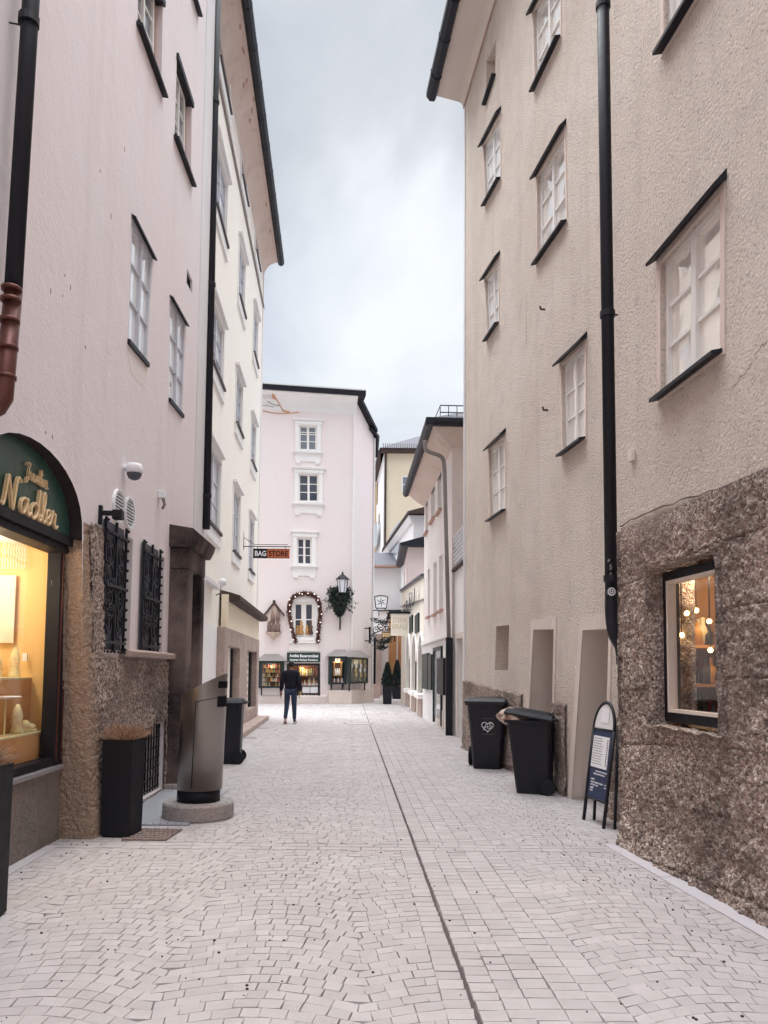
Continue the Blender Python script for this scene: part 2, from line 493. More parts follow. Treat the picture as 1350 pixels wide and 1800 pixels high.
def pavement():
    rnd = random.Random(3)
    mb = MB(); mb.raw = True
    tints = []
    def stone_(c, lim=None):
        # corners (x', y): near-left, near-right, far-right, far-left; open joint on the near edge only
        cx = sum(p[0] for p in c) / 4; cy = sum(p[1] for p in c) / 4
        if cy < .8 or cy > 47: return
        X = cx + chan_x(cy)
        if X < -6.2 or X > 3.4: return
        if X < -3.15 and cy < 11.0: return
        if X > 2.9 and cy < 15: return
        if X > 1.9 and cy > 19: return
        lift = abs(rnd.gauss(0, .0013)); tx = rnd.gauss(0, .005)
        c = [(p[0] + rnd.uniform(-.0035, .0035), p[1] + rnd.uniform(-.003, .003)) for p in c]
        gn = max(.0, rnd.gauss(.0021, .0011)) * max(.35, 1 - cy / 15); gs = max(.0, rnd.gauss(.0003, .0008))
        def mv(p, q, d):
            L = math.hypot(q[0] - p[0], q[1] - p[1]) or 1
            return (p[0] + (q[0] - p[0]) * d / L, p[1] + (q[1] - p[1]) * d / L)
        if lim and isinstance(lim, tuple): c = [(p[0], min(max(p[1], lim[0]), lim[1])) for p in c]
        a, b, e, f = c
        a2, b2 = mv(a, f, gn), mv(b, e, gn)
        a3, b3 = mv(a2, b2, gs), mv(b2, a2, gs); e3, f3 = mv(e, f, gs), mv(f, e, gs)
        bot = [a3, b3, e3, f3]
        k2 = .003
        top = [mv(mv(a3, f3, k2), b3, k2), mv(mv(b3, e3, k2), a3, k2), mv(e3, f3, k2 * .5), mv(f3, e3, k2 * .5)]
        def P(p, z, near): return (p[0] + chan_x(cy), p[1], z + (lift if near else 0) + (p[0] - cx) * tx)
        k = len(mb.v)
        mb.v += [Vector(P(p, -.009, 0)) for p in bot] + [Vector(P(p, 0, i < 2)) for i, p in enumerate(top)]
        tn = rnd.random()
        mb.f += [tuple(i + k for i in q) for q in ((4, 5, 6, 7), (0, 1, 5, 4), (1, 2, 6, 5), (2, 3, 7, 6), (3, 0, 4, 7))]
        tints.extend([tn] * 5)
    Wf, hrow = .95, .094
    def wave(x, c0): return .15 * abs(math.cos(math.pi * (x - c0) / Wf))
    def courses(c0, xa, xb, y_lo, y_hi):
        for i in range(int(y_lo / hrow) - 3, int(y_hi / hrow) + 4):
            yb = i * hrow
            def yy(x, k): return yb + k * hrow + wave(x, c0) + .012 * noise.noise((x * .8, (i + k) * .35, 3))
            xs = [xa]; x = xa - rnd.random() * .1
            while x < xb - .05:
                x += rnd.uniform(.082, .122)
                if x > xa + .05 and x < xb - .05: xs.append(x)
            xs.append(xb)
            for x0, x1 in zip(xs, xs[1:]):
                if yy((x0 + x1) / 2, 1) < y_lo + .02 or yy((x0 + x1) / 2, 0) > y_hi - .02: continue
                # radial joints fan out with the wave
                t0, t1 = [-.35 * (wave(q + .02, c0) - wave(q - .02, c0)) / .04 * hrow if xa < q < xb else 0 for q in (x0, x1)]
                stone_([(x0 - t0 * .5, yy(x0, 0)), (x1 - t1 * .5, yy(x1, 0)), (x1 + t1 * .5, yy(x1, 1)), (x0 + t0 * .5, yy(x0, 1))], (y_lo, y_hi))
    def both(y_lo, y_hi):
        courses(-.035, -5.7, -.135, y_lo, y_hi); courses(1.155, .68, 4.0, y_lo, y_hi)
    both(.6, 6.556); both(6.784, 47)
    # straight courses beside the channel
    for x0, x1 in ((-.135, -.0105), (.0105, .135), (.135, .25), (.25, .395), (.395, .54), (.54, .68)):
        for ya, yb_ in ((.8, 6.556), (6.784, 47)):
            y = ya
            while y < yb_ - .02:
                d = min(rnd.uniform(.085, .12), yb_ - y)
                stone_([(x0, y), (x1, y), (x1, y + d), (x0, y + d)])
                y += d
    # cross course, interrupted by the channel
    for y0, y1 in ((6.56, 6.668), (6.672, 6.78)):
        for xa, xb in ((-3.6, -.0125), (.0125, 3.0)):
            x = xa
            while x < xb - .03:
                d = min(rnd.uniform(.15, .22), xb - x)
                stone_([(x, y0), (x + d, y0), (x + d, y1), (x, y1)])
                x += d
    o = mb.build('pavement', m_pave, attr=tints)
    tag(o, kind='structure')
pavement()

def channel():
    mb = MB()
    for k in range(80):
        y0, y1 = .9 + k * .58, .9 + (k + 1) * .58
        w = .010
        j0, j1 = noise.noise((0, y0 * 1.3, 0)) * .012, noise.noise((0, y1 * 1.3, 0)) * .012
        a, b = chan_x(y0) + j0, chan_x(y1) + j1
        mb.add([(a - w, y0, -.006), (a + w, y0, -.006), (b + w, y1, -.006), (b - w, y1, -.006)], [(0, 1, 2, 3)])
    o = mb.build('drainage_channel', paint('channel_tar', (104, 90, 92), .9, .2, .4))
    tag(o, kind='structure')
channel()
def grit():
    rnd = random.Random(5); mb = MB()
    for _ in range(420):
        y = 3.2 + abs(rnd.gauss(0, 3.2)); x = rnd.uniform(-2.8, 2.3)
        if rnd.random() < .5: x = rnd.choice((-2.75, -2.6, 2.1)) + rnd.gauss(0, .15) - (.1 * (y - 4) if x > 0 else 0)
        r = rnd.choice((.003, .004, .005, .006, .009))
        mb.ball((x, y, .003), r, 5, 3, (1, 1, .7))
    o = mb.build('grit', paint('dark_grit', (70, 58, 58), .9, .2), smooth=True)
    tag(o, 'tiny dark crumbs of grit scattered over the paving', 'grit', kind='stuff')
grit()

def manhole(px, py, r, lab):
    p = ground(px, py)
    mb = MB().lathe((p.x, p.y, 0), [(r - .05, .004), (r - .02, .005), (r, .004), (r + .012, -.004)], 28, False)
    ob = mb.build('manhole_cover', paint('iron_ring', (110, 104, 110), .7, .3), origin=(p.x, p.y, 0))
    mb = MB().lathe((p.x, p.y, 0), [(.01, .0055), (r - .05, .0055), (r - .045, .002)], 28)
    mb.build('lid', m_pave, ob)
    tag(ob, lab, 'manhole cover', 'manhole covers set in the paving')
manhole(553, 1244, .42, 'round manhole cover in front of the display window, nearest the walking man')
manhole(607, 1241.5, .40, 'round manhole cover below the corner display cases')
manhole(630, 1272, .42, 'largest round manhole cover, touching the drainage channel line')
manhole(652, 1256, .30, 'smallest round manhole cover just right of the channel line')
def strip_grate(x0, x1, y, lab):
    a, b = ground(x0, y), ground(x1, y)
    F = Frame((a.x, a.y), (b.x - a.x, b.y - a.y))
    L = (b - a).length
    mb = MB().box(F, 0, L, -.12, .12, .002, .006)
    o = mb.build('drain_cover', paint('worn_iron', (150, 142, 146), .7, .3), origin=(a.x, a.y, 0))
    mb = MB()
    for k in range(int(L / .06)):
        mb.box(F, .03 + k * .06, .05 + k * .06, -.1, .1, .006, .010)
    mb.build('bar', m_pipe_grey, o)
    tag(o, lab, 'drain cover', 'drain covers by the shop steps')
strip_grate(425, 452, 1297, 'rectangular grey drain cover nearest the wheelie bin on the left')
strip_grate(447, 472, 1280, 'rectangular grey drain cover beside the brown shop step')
# ================================================================ window builder
def window(bld, W, q, pane, frame=None, rows=3, cols=2, nf=-.01, fw=.05, mull=.05, munt=.022, name='window', dep=.05, muntin_top=None, casing=None, sill=None, hood=None, sub=True):
    frame = frame or m_frame
    w = (abs(q[1][0] - q[0][0]) + abs(q[2][0] - q[3][0])) / 2
    h = (abs(q[3][1] - q[0][1]) + abs(q[2][1] - q[1][1])) / 2
    fa, fb, ma, mb_ = fw / w, fw / h, mull / w, munt / h
    mb = MB()
    n1, n0 = nf, nf - dep
    qbar(mb, W, q, 0, fa, 0, 1, n0, n1); qbar(mb, W, q, 1 - fa, 1, 0, 1, n0, n1)
    qbar(mb, W, q, fa, 1 - fa, 0, fb, n0, n1); qbar(mb, W, q, fa, 1 - fa, 1 - fb, 1, n0, n1)
    xs = [fa]
    for c in range(1, cols):
        a = fa + (1 - 2 * fa) * c / cols
        qbar(mb, W, q, a - ma / 2, a + ma / 2, fb, 1 - fb, n0, n1 + .006)
        xs += [a - ma / 2, a + ma / 2]
    xs.append(1 - fa)
    bands = [b for b in (muntin_top or [k / rows for k in range(1, rows)])]
    for c in range(cols):
        for b in bands:
            bb = fb + (1 - 2 * fb) * b
            qbar(mb, W, q, xs[2 * c], xs[2 * c + 1], bb - mb_ / 2, bb + mb_ / 2, n0 + .01, n1 - .008)
    fr = mb.build(name, frame, bld)
    if sub:
        pm = MB(); qbar(pm, W, q, fa * .6, 1 - fa * .6, fb * .6, 1 - fb * .6, n0 + .004, n0 + .018)
        pm.build('pane', pane, fr)
    if sill:
        (e, up, dn, out, mat) = sill
        s = MB()
        a, b = q[0], q[1]
        A = [(a[0] - e, a[1] - dn), (b[0] + e, b[1] - dn), (b[0] + e, b[1] + up), (a[0] - e, a[1] + up)]
        s.slab(W, A, nf - dep - .02, out)
        s.build('sill', mat, fr)
    if hood:
        (e, th, out, mat) = hood
        a, b = q[3], q[2]
        s = MB()
        P = W.P
        s.hexa([P(a[0] - e, -.01, a[1] + .015), P(b[0] + e, -.01, b[1] + .015), P(b[0] + e, out, b[1] - .02), P(a[0] - e, out, a[1] - .02),
                P(a[0] - e, -.01, a[1] + .015 + th), P(b[0] + e, -.01, b[1] + .015 + th), P(b[0] + e, out, b[1] + .006), P(a[0] - e, out, a[1] + .006)])
        s.build('hood', mat, fr)
    return fr
def band(mb, W, q, e, n0, n1, eb=None):      # flat casing round a quad
    o = grow(q, e, eb)
    for i, j in ((0, 1), (1, 2), (2, 3), (3, 0)):
        pts = [q[i], q[j], o[j], o[i]]
        mb.slab(W, pts, n0, n1)
    return mb

# ================================================================ pink house on the left
L1 = Frame((-2.43, 0), (-.033, 1), (1, .033))
L1E = 12.05
pink = thing('pink_house', (-2.6, 6, 0), 'pale pink plastered town house on the left with grilles, camera and an arched shop window', 'house')
def arch_poly(s0, s1, zs, zt, z0, n=16):
    # bottom corners, straight sides to zs, elliptic segmental arch up to zt
    c, a = (s0 + s1) / 2, (s1 - s0) / 2
    pts = [(s0, z0), (s1, z0)]
    for k in range(n + 1):
        t = math.pi * k / n
        pts.append((c + a * math.cos(t), zs + (zt - zs) * math.sin(t) ** .8))
    return pts
AS0, AS1, AZS, AZT = 4.80, 6.68, 2.62, 3.20
arch = arch_poly(AS0, AS1, AZS, AZT, 0.0); arch[1] = (AS1 + .22, 0.0)
w1 = quad_px(L1, (232, 383), (268, 455), (258, 637), (225, 597))
w2 = quad_px(L1, (299, 524), (326, 572), (320, 728), (297, 700))
w4 = quad_px(L1, (311, 102), (337, 184), (336, 316), (307, 237))
w3 = quad_px(L1, (243, -90), (286, 5), (284, 156), (242, 38))
w5 = quad_px(L1, (338, -140), (350, -100), (347, 16), (338, -12))
vent = quad_px(L1, (329, 472), (338, 494), (338, 517), (328, 497))
g1s0, g1s1 = L1.hit(178, 1000)[0], L1.hit(232, 1000)[0]
g2s0, g2s1 = L1.hit(247, 1000)[0], L1.hit(289, 1000)[0]
GZ0, GZ1 = 1.70, 2.88
n1q = [(g1s0 + .02, GZ0), (g1s1, GZ0), (g1s1, GZ1), (g1s0 + .02, GZ1)]
n2q = [(g2s0 + .02, GZ0), (g2s1, GZ0), (g2s1, GZ1), (g2s0 + .02, GZ1)]
cel = [(8.02, .02), (9.72, .02), (9.72, .85), (8.02, .80)]
mb = MB()
ZR = 1.66                             # top of the rough base right of the shop
wall_poly(mb, L1, [(-16, .005), (L1E, .005), (L1E, 13.0), (-16, 13.0)],
          [(arch, .0), (w1, .06), (w2, .06), (w4, .16), (w3, .16), (w5, .16), (vent, .03), (n1q, .34), (n2q, .34), (cel, .5)])
mb.add([L1.P(L1E, 0, 0), L1.P(L1E, -5, 0), L1.P(L1E, -5, 13.0), L1.P(L1E, 0, 13.0)], [(0, 1, 2, 3)])
mb.build('wall', m_pink, pink)
mb = MB().box(L1, -16, L1E, -7, -.003, 13.0, 13.3)
mb.build('roof', m_roof, pink)
# back of niches and cellar
mb = MB()
for q in (n1q, n2q, vent, cel):
    qq = grow(q, .02); d = .36 if q in (n1q, n2q) else (.03 if q is vent else .52)
    mb.slab(L1, qq, -d - .03, -d)
mb.build('opening_back', m_dark_void, pink)
# white corner band
mb = MB().box(L1, L1.hit(345, 700)[0], L1E + .004, -.3, .012, 2.6, 13.0)
mb.build('corner_band', m_white_band, pink)
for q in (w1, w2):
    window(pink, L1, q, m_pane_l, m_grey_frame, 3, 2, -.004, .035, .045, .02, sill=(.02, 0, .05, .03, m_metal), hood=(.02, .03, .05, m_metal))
for q in (w3, w4, w5):
    inner = [(q[0][0] + .02, q[0][1] + .02), (q[1][0] - .14, q[1][1] + .02), (q[2][0] - .14, q[2][1] - .02), (q[3][0] + .02, q[3][1] - .02)]
    fr = window(pink, L1, inner, m_pane_m, m_frame, 3, 2, -.06, .05, .05, .024, sill=(.03, 0, .06, .03, m_metal))
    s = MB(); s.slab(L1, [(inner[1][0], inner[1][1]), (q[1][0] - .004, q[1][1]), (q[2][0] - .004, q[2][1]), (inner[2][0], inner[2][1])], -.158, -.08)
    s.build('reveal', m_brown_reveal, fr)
    s = MB(); P = L1.P; a, b = q[0], q[1]
    s.hexa([P(a[0] - .05, -.0, a[1] - .07), P(b[0] + .05, -.0, b[1] - .07), P(b[0] + .05, .07, b[1] - .08), P(a[0] - .05, .07, a[1] - .08),
            P(a[0] - .05, -.15, a[1] + .01), P(b[0] + .05, -.15, b[1] + .01), P(b[0] + .05, .07, b[1] - .05), P(a[0] - .05, .07, a[1] - .05)])
    s.build('ledge', m_metal, fr)
    s = MB().slab(L1, [(q[3][0] - .03, q[3][1] - .03), (q[2][0] + .03, q[2][1] - .03), (q[2][0] + .03, q[2][1] + .05), (q[3][0] - .03, q[3][1] + .05)], -.155, .03)
    s.build('hood', m_metal, fr)
# lighter repaired plaster under the nearer lower window, old holes in the render
mb = MB().slab(L1, [L1.hit(*p) for p in ((222, 606), (259, 642), (263, 668), (256, 684), (243, 672), (230, 655))], -.01, .0015)
mb.build('repair_patch', plaster('repair_plaster', (236, 228, 228), (230, 219, 218), 30, .4, .012, streak=(206, 190, 184)), pink)
rh_ = random.Random(31); mb = MB()
for px, py in ((114, 484), (124, 505), (110, 520), (89, 1112 - 600), (219, 262), (80, 760), (92, 768), (300, 676), (292, 674), (150, 610), (176, 300), (195, 380)):
    s, z = L1.hit(px, py)
    w_, h_ = rh_.uniform(.006, .014), rh_.uniform(.008, .03)
    mb.slab(L1, [(s - w_, z - h_ * .6), (s + w_ * .6, z - h_), (s + w_, z + h_ * .5), (s - w_ * .2, z + h_)], -.01, .002)
mb.build('render_chip', m_brown_reveal, pink)
# arched shop opening: reveals
JN = -.18                              # plane of the shop front
mb = MB()
for a, b in zip(arch[2:], arch[3:]):
    mb.add([L1.P(a[0], 0, a[1]), L1.P(b[0], 0, b[1]), L1.P(b[0], JN - .3, b[1]), L1.P(a[0], JN - .3, a[1])], [(0, 1, 2, 3)])
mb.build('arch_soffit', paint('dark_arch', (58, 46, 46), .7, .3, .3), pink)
def rough_grid(P2, u0, u1, v0, v1, du, fn, keep=None):
    nu, nv = max(1, int((u1 - u0) / du)), max(1, int((v1 - v0) / du))
    mb = MB()
    for j in range(nv + 1):
        for i in range(nu + 1):
            u, v = u0 + (u1 - u0) * i / nu, v0 + (v1 - v0) * j / nv
            mb.v.append(P2(u, v, fn(u, v)))
    for j in range(nv):
        for i in range(nu):
            uc, vc = u0 + (u1 - u0) * (i + .5) / nu, v0 + (v1 - v0) * (j + .5) / nv
            if keep and not keep(uc, vc): continue
            a = j * (nu + 1) + i
            mb.f.append((a, a + 1, a + nu + 2, a + nu + 1))
    return mb
def nz(u, v, sc, k=0): return noise.noise((u * sc + k * 17.3, v * sc, k * 5.1))
def peb(u, v, sc): return noise.voronoi((u * sc, v * sc, 1.7))[0][0]
def jam(u, v): return .007 * nz(u, v, 5, 3) + .009 * nz(u, v, 24, 1) + .020 * (.45 - peb(u, v, 27)) - .004
# far jamb of the arch (faces the viewer) with a rounded outer corner that runs into the rough wall
def jamb_pt(u, v, d):
    # u: 0 at shop frame (inside) -> .25 at the corner -> on along the wall
    tp = max(0, 1 - v / 2.7); rr, c = .06, -JN + .02 + .12 * tp; A = AS1 + .20 * tp
    u = u * (c + .16)
    if u < c - rr: p, nn = (A, JN + u), (-1, 0)
    elif u < c - rr + rr * math.pi / 2:
        a = (u - c + rr) / rr
        p = (A + rr - rr * math.cos(a), JN + c - rr + rr * math.sin(a)); nn = (-math.cos(a), math.sin(a))
    else:
        t = u - (c - rr + rr * math.pi / 2)
        p, nn = (A + rr + t, JN + c), (0, 1)
    return L1.P(p[0] + nn[0] * d, p[1] + nn[1] * d, v)
mb = MB(); NU, NV = 60, 280
for j in range(NV + 1):
    for i in range(NU + 1):
        u, v = -.03 + 1.03 * i / NU, 2.78 * j / NV
        mb.v.append(jamb_pt(u, v, jam(u * .45, v)))
mb.f = [(j * (NU + 1) + i, j * (NU + 1) + i + 1, (j + 1) * (NU + 1) + i + 1, (j + 1) * (NU + 1) + i) for j in range(NV) for i in range(NU)]
mb.build('jamb', m_jamb, pink, smooth=True)
# rough base right of the jamb (in front of the wall by 3 cm)
def rb(u, v): return .03 + .085 * max(0, 1 - v / 2.7) * max(0, 1 - max(0, u - 7.2) / .8) + .010 * nz(u, v, 6, 4) + .012 * nz(u, v, 24, 5) + .014 * (.5 - peb(u, v, 30))
def keep_rb(u, v):
    if inside((u, v), cel): return False
    if u < AS1 + .11 + .20 * max(0, 1 - v / 2.7): return False
    if u < g1s0 - .02: return v < 2.80 + .06 * nz(u, 0, 9)
    return v < 1.60
mb = rough_grid(lambda u, v, d: L1.P(u, d, v), AS1 + .08, 9.86, 0.0, 2.86, .014, rb, keep_rb)
mb.build('rough_base', m_lstone, pink, smooth=True)
mb = MB().prism(L1, [(-.3, 1.62), (.10, 1.62), (.11, 1.68), (.08, 1.70), (-.3, 1.705)], g1s1 - .35, 9.84)
mb.build('window_ledge', m_brownstone, pink, bevel=.008)
# wrought grilles standing proud of the niches
def grille(q, s1):
    s0, z0, z1 = q[0][0] - .05, GZ0 - .04, GZ1 + .05
    mb = MB(); n0, n1 = .03, .055
    for s in (s0, (s0 + s1) / 2, s1):
        mb.box(L1, s - .011, s + .011, n0, n1, z0, z1)
    for k, z in enumerate((z0 + .09, z0 + .10 + (z1 - z0) * .42, z1 - .13)):
        mb.box(L1, s0 - .02, s1 + .02, n0 + .005, n1 + .012, z - .014, z + .014)
    fr = mb.build('grille', m_metal, pink)
    mb = MB()
    cx = [(s0 * .75 + s1 * .25), (s0 * .25 + s1 * .75)]
    for c in cx:
        for zz, sg in ((z0 + .28, 1), (z0 + .46, -1), (z1 - .33, 1), (z1 - .55, -1), (z1 - .72, 1)):
            rr = (s1 - s0) * .21
            path = []
            for k in range(26):
                t = k / 25
                a = sg * (t * 3.3 * math.pi) + (0 if c < (s0 + s1) / 2 else math.pi)
                r_ = rr * (1 - .75 * t)
                path.append(L1.P(c + r_ * math.cos(a), .045, zz + 1.25 * r_ * math.sin(a)))
            mb.tube(path, .009, 6)
    for k in range(13):
        z = z0 + .03 + (z1 - z0 - .06) * k / 12
        mb.ball(L1.P(s1 + .012, .06, z), .017, 6, 4); 
        if k % 2 == 0: mb.ball(L1.P(s0 - .005, .065, z), .015, 6, 4)
    for k in range(7):
        mb.ball(L1.P(s0 + (s1 - s0) * k / 6, .062, z0), .014, 6, 4); mb.ball(L1.P(s0 + (s1 - s0) * k / 6, .062, z1 - .13), .014, 6, 4)
    mb.build('scroll_work', m_metal, fr, smooth=True)
    mb = MB().box(L1, s1 + .13, s1 + .16, -.12, -.02, 2.18, 2.44)
    mb.box(L1, s1 + .12, s1 + .17, -.09, -.01, 2.26, 2.33)
    mb.build('latch', m_metal, fr)
    # backing plate of the closed leaf
    mb = MB().box(L1, s0 + .01, s1 - .01, .012, .022, z0 + .02, z1 - .02)
    mb.build('backing', paint('grille_backing', (84, 86, 96), .6, .3, .3), fr)
grille(n1q, L1.hit(213, 1000)[0]); grille(n2q, L1.hit(275, 1000)[0])
# cellar grille
mb = MB()
for k in range(15): mb.box(L1, 8.05 + k * .118, 8.066 + k * .118, -.06, -.045, .03, .83)
for k in range(7): mb.box(L1, 8.03, 9.71, -.05, -.035, .06 + k * .12, .072 + k * .12)
mb.build('cellar_grille', m_black, pink)
# stone portal
PS0, PS1, PN = 9.80, 10.86, .24
mb = MB()
mb.box(L1, PS0, PS0 + .30, -.4, PN, 0, 2.78); mb.box(L1, PS1 - .22, PS1, -.4, PN, 0, 2.78)
mb.box(L1, PS0, PS1, -.4, PN + .003, 2.78, 3.06)
po = mb.build('portal', m_portal, pink, bevel=.02)
mb = MB().prism(L1, [(-.1, 3.06), (PN + .05, 3.06), (PN + .10, 3.16), (PN + .12, 3.24), (PN + .06, 3.30), (-.1, 3.36)], PS0 - .07, PS1 + .1)
mb.build('cornice', m_portal, po)
mb = MB().box(L1, PS0 + .30, PS1 - .22, -.38, -.32, 0, 2.78)
mb.build('door', m_black, po)
mb = MB().box(L1, PS0 - .05, PS1 + .05, -.3, PN + .18, 0, .06)
mb.build('doorstep', m_conc, po, bevel=.01)
# vents
for px, py in ((206, 890), (225, 902)):
    s, z = L1.hit(px, py)
    mb = MB(); k = 20; rr, rh = .17, .17
    ring = [(s + rr * math.cos(2 * math.pi * i / k), z + rh * math.sin(2 * math.pi * i / k)) for i in range(k)]
    ring2 = [(s + (rr - .02) * math.cos(2 * math.pi * i / k), z + (rh - .02) * math.sin(2 * math.pi * i / k)) for i in range(k)]
    for i in range(k):
        j = (i + 1) % k
        mb.slab(L1, [ring[i], ring[j], ring2[j], ring2[i]], 0, .03)
    v_ = mb.build('vent', m_white, pink)
    MB().slab(L1, ring2, .001, .006).build('vent_back', m_dark_void, v_)
    mb = MB()
    for i in range(9):
        zz = -.132 + i * .033; hw = math.sqrt(max(0, (rr - .02) ** 2 - zz ** 2))
        mb.box(L1, s - hw, s + hw, .008, .024, z + zz - .005, z + zz + .006)
    mb.build('slat', m_white, v_)
# black wall bracket
s, z = L1.hit(174, 905)
mb = MB().box(L1, s - .025, s + .025, 0, .03, z - .09, z + .09); mb.box(L1, s - .02, s + .02, .03, .15, z - .005, z + .04); mb.box(L1, s - .04, s + .05, .13, .22, z - .04, z + .045)
o = mb.build('wall_bracket', m_black, origin=L1.P(s, 0, z), bevel=.006)
tag(o, 'short black bracket sticking out of the pink wall beside the round vents', 'bracket')
# camera dome
s, z = L1.hit(217, 830)
cc = L1.P(s, .11, z)
root = thing('security_camera', cc, 'white dome security camera on the pink wall above the round vents', 'security camera')
MB().lathe(cc, [(.02, .09), (.07, .085), (.085, .06), (.085, 0), (.078, -.01)], 18).build('housing', m_white, root, smooth=True)
MB().lathe(cc, [(.076, -.005), (.074, -.03), (.055, -.065), (.02, -.082), (.001, -.084)], 18).build('dome', m_pane_d, root, smooth=True)
MB().tube([L1.P(s, 0, z + .05), L1.P(s, .06, z + .05)], .03, 10).build('arm', m_white, root)
s, z = L1.hit(278, 872)
cc = L1.P(s, .05, z)
root = thing('motion_sensor', cc, 'small pale sensor box with a hanging tube on the pink wall', 'sensor')
MB().box(L1, s - .04, s + .05, 0, .09, z - .03, z + .06).build('box', m_white, root, bevel=.01)
MB().tube([L1.P(s, .06, z - .03), L1.P(s, .08, z - .1), L1.P(s + .02, .05, z - .15)], .018, 8).build('tube', m_pipe_grey, root)
# downpipe at the corner
def pipe(path, r, mat, parent, collars=(), rc=1.22, name='downpipe'):
    o = MB().tube(path, r, 14).build(name, mat, parent, smooth=True)
    for c, d in collars:
        c, d = Vector(c), Vector(d).normalized()
        MB().tube([c - d * .03, c - d * .028, c + d * .028, c + d * .03], [r, r * rc, r * rc, r], 14).build('collar', mat, o)
    return o
base = at(362, 930, 11.75); top = at(381, 0, 11.75)
path = [base, base.lerp(top, 1.6)]
dd = top - base
pipe(path, .062, m_metal, pink, [(base.lerp(top, t), dd) for t in (.06, .45, .80)])
mb = MB()
for t in (.06, .45):
    p = base.lerp(top, t); mb.box(Frame((p.x, p.y), (1, 0)), -.14, 0, -.008, .008, p.z - .008, p.z + .008)
mb.build('pipe_clamp', m_metal, pink)
# big pipe near the viewer
b0, t0 = L1.hit(8, 700, .12), L1.hit(53, 0, .12)
b0, t0 = L1.P(b0[0], .12, b0[1]), L1.P(t0[0], .12, t0[1])
k0 = L1.hit(23, 515, .12); k0 = L1.P(k0[0], .12, k0[1])
up_ = (t0 - b0)
dp = pipe([k0, t0 + up_ * .7], .057, m_metal, pink, [(b0.lerp(t0, .945), up_)])
mb = MB().tube([b0 + Vector((-.10, 0, -.09)), b0 + Vector((-.04, 0, -.06)), b0 + Vector((-.004, 0, 0)), k0], .058, 14)
for t in (.05, .12, .185, .235, .262):
    c = b0.lerp(t0, t); d = up_.normalized()
    mb.tube([c - d * .012, c - d * .01, c + d * .01, c + d * .012], [.058, .066, .066, .058], 14)
mb.build('copper_end', m_copper, dp, smooth=True)
c = b0.lerp(t0, .93)
MB().tube([c, c + Vector((-.12, -.03, 0))], .006, 6).build('pipe_clamp', m_metal, pink)

# ---------------------------------------------------------------- jewellery shop front (fixed part of the pink house)
J = Frame(L1.P(0, JN, 0)[:2], L1.D[:2], L1.N[:2])
sp = MB().box(J, AS0 - .3, AS1 + .26, -.3, 0, 0, .62).build('shop_plinth', m_plinth, pink)
MB().prism(J, [(-.3, .622), (.035, .622), (.035, .655), (-.02, .67), (-.3, .67)], AS0 - .2, AS1 + .18).build('shop_sill', paint('alu_sill', (150, 146, 150), .4, .5), pink)
mb = MB()
mb.box(J, AS1 - .03, AS1 + .17, -.10, .02, .67, 2.55); mb.box(J, AS0 - .1, AS0 + .06, -.10, .02, .67, 2.55)
mb.box(J, AS0 - .1, AS1 + .17, -.12, .06, 2.50, 2.56); mb.box(J, AS0 - .1, AS1 + .17, -.12, .10, 2.56, 2.64)
mb.box(J, AS0 + .06, AS1 - .03, -.10, .012, .67, .735)
sf = mb.build('shop_frame', m_black, pink, bevel=.006)
mb = MB()
for s in (AS1 - .01, AS1 + .10): mb.box(J, s, s + .012, .02, .032, .70, 2.50)
mb.build('frame_trim', m_copper, sf)
MB().box(J, AS0 + .06, AS1 - .03, -.06, -.052, .735, 2.50).build('shop_glass', m_clear, sf)
green_sh = [(p[0], p[1]) for p in arch_poly(AS0 - .02, AS1 + .02, 2.642, AZT + .02, 2.642)]
fa = MB().slab(J, green_sh, -.08, .07).build('fascia', paint('green_fascia', (58, 92, 84), .35, .5, .2), pink)
# script lettering on the fascia
GL = {'N': [(0, .1), (.12, .0), (.3, .3), (.6, 1.75), (.7, 1.8), (.8, 1.4), (1.1, .15), (1.2, .0), (1.3, .5), (1.55, 1.8), (1.75, 2.05), (2.0, 1.85)],
      'a': [(.8, .8), (.55, 1), (.2, .8), (.08, .35), (.25, .02), (.55, .2), (.85, 1.02), (.82, .35), (.95, .0), (1.25, .25)],
      'd': [(.85, .85), (.5, 1), (.1, .6), (.15, .1), (.45, 0), (.82, .5), (1.05, 2.0), (.9, .8), (.95, .1), (1.12, .02), (1.3, .2)],
      'l': [(0, .2), (.35, .9), (.52, 1.75), (.36, 2.0), (.2, 1.5), (.2, .3), (.4, 0), (.6, .2)],
      'e': [(0, .25), (.4, .5), (.6, .85), (.4, 1), (.15, .75), (.15, .25), (.4, 0), (.75, .25)],
      'r': [(0, .2), (.2, .8), (.25, 1.08), (.4, .86), (.62, .9), (.55, .3), (.7, 0), (.95, .2)],
      'J': [(.1, 1.5), (.3, 1.9), (.8, 2.0), (1.2, 1.9), (.85, 1.2), (.6, 0), (.3, -.6), (0, -.5), (.2, -.1), (.9, .25)],
      'u': [(0, .6), (.15, 1), (.15, .3), (.4, 0), (.7, .4), (.8, 1), (.8, .2), (1.0, 0), (1.15, .2)],
      'w': [(0, .6), (.15, 1), (.15, .3), (.35, 0), (.6, .4), (.65, .95), (.65, .3), (.85, 0), (1.1, .5), (1.1, 1), (1.3, .8)],
      'i': [(0, .25), (.2, 1), (.2, .2), (.4, 0), (.55, .2)]}
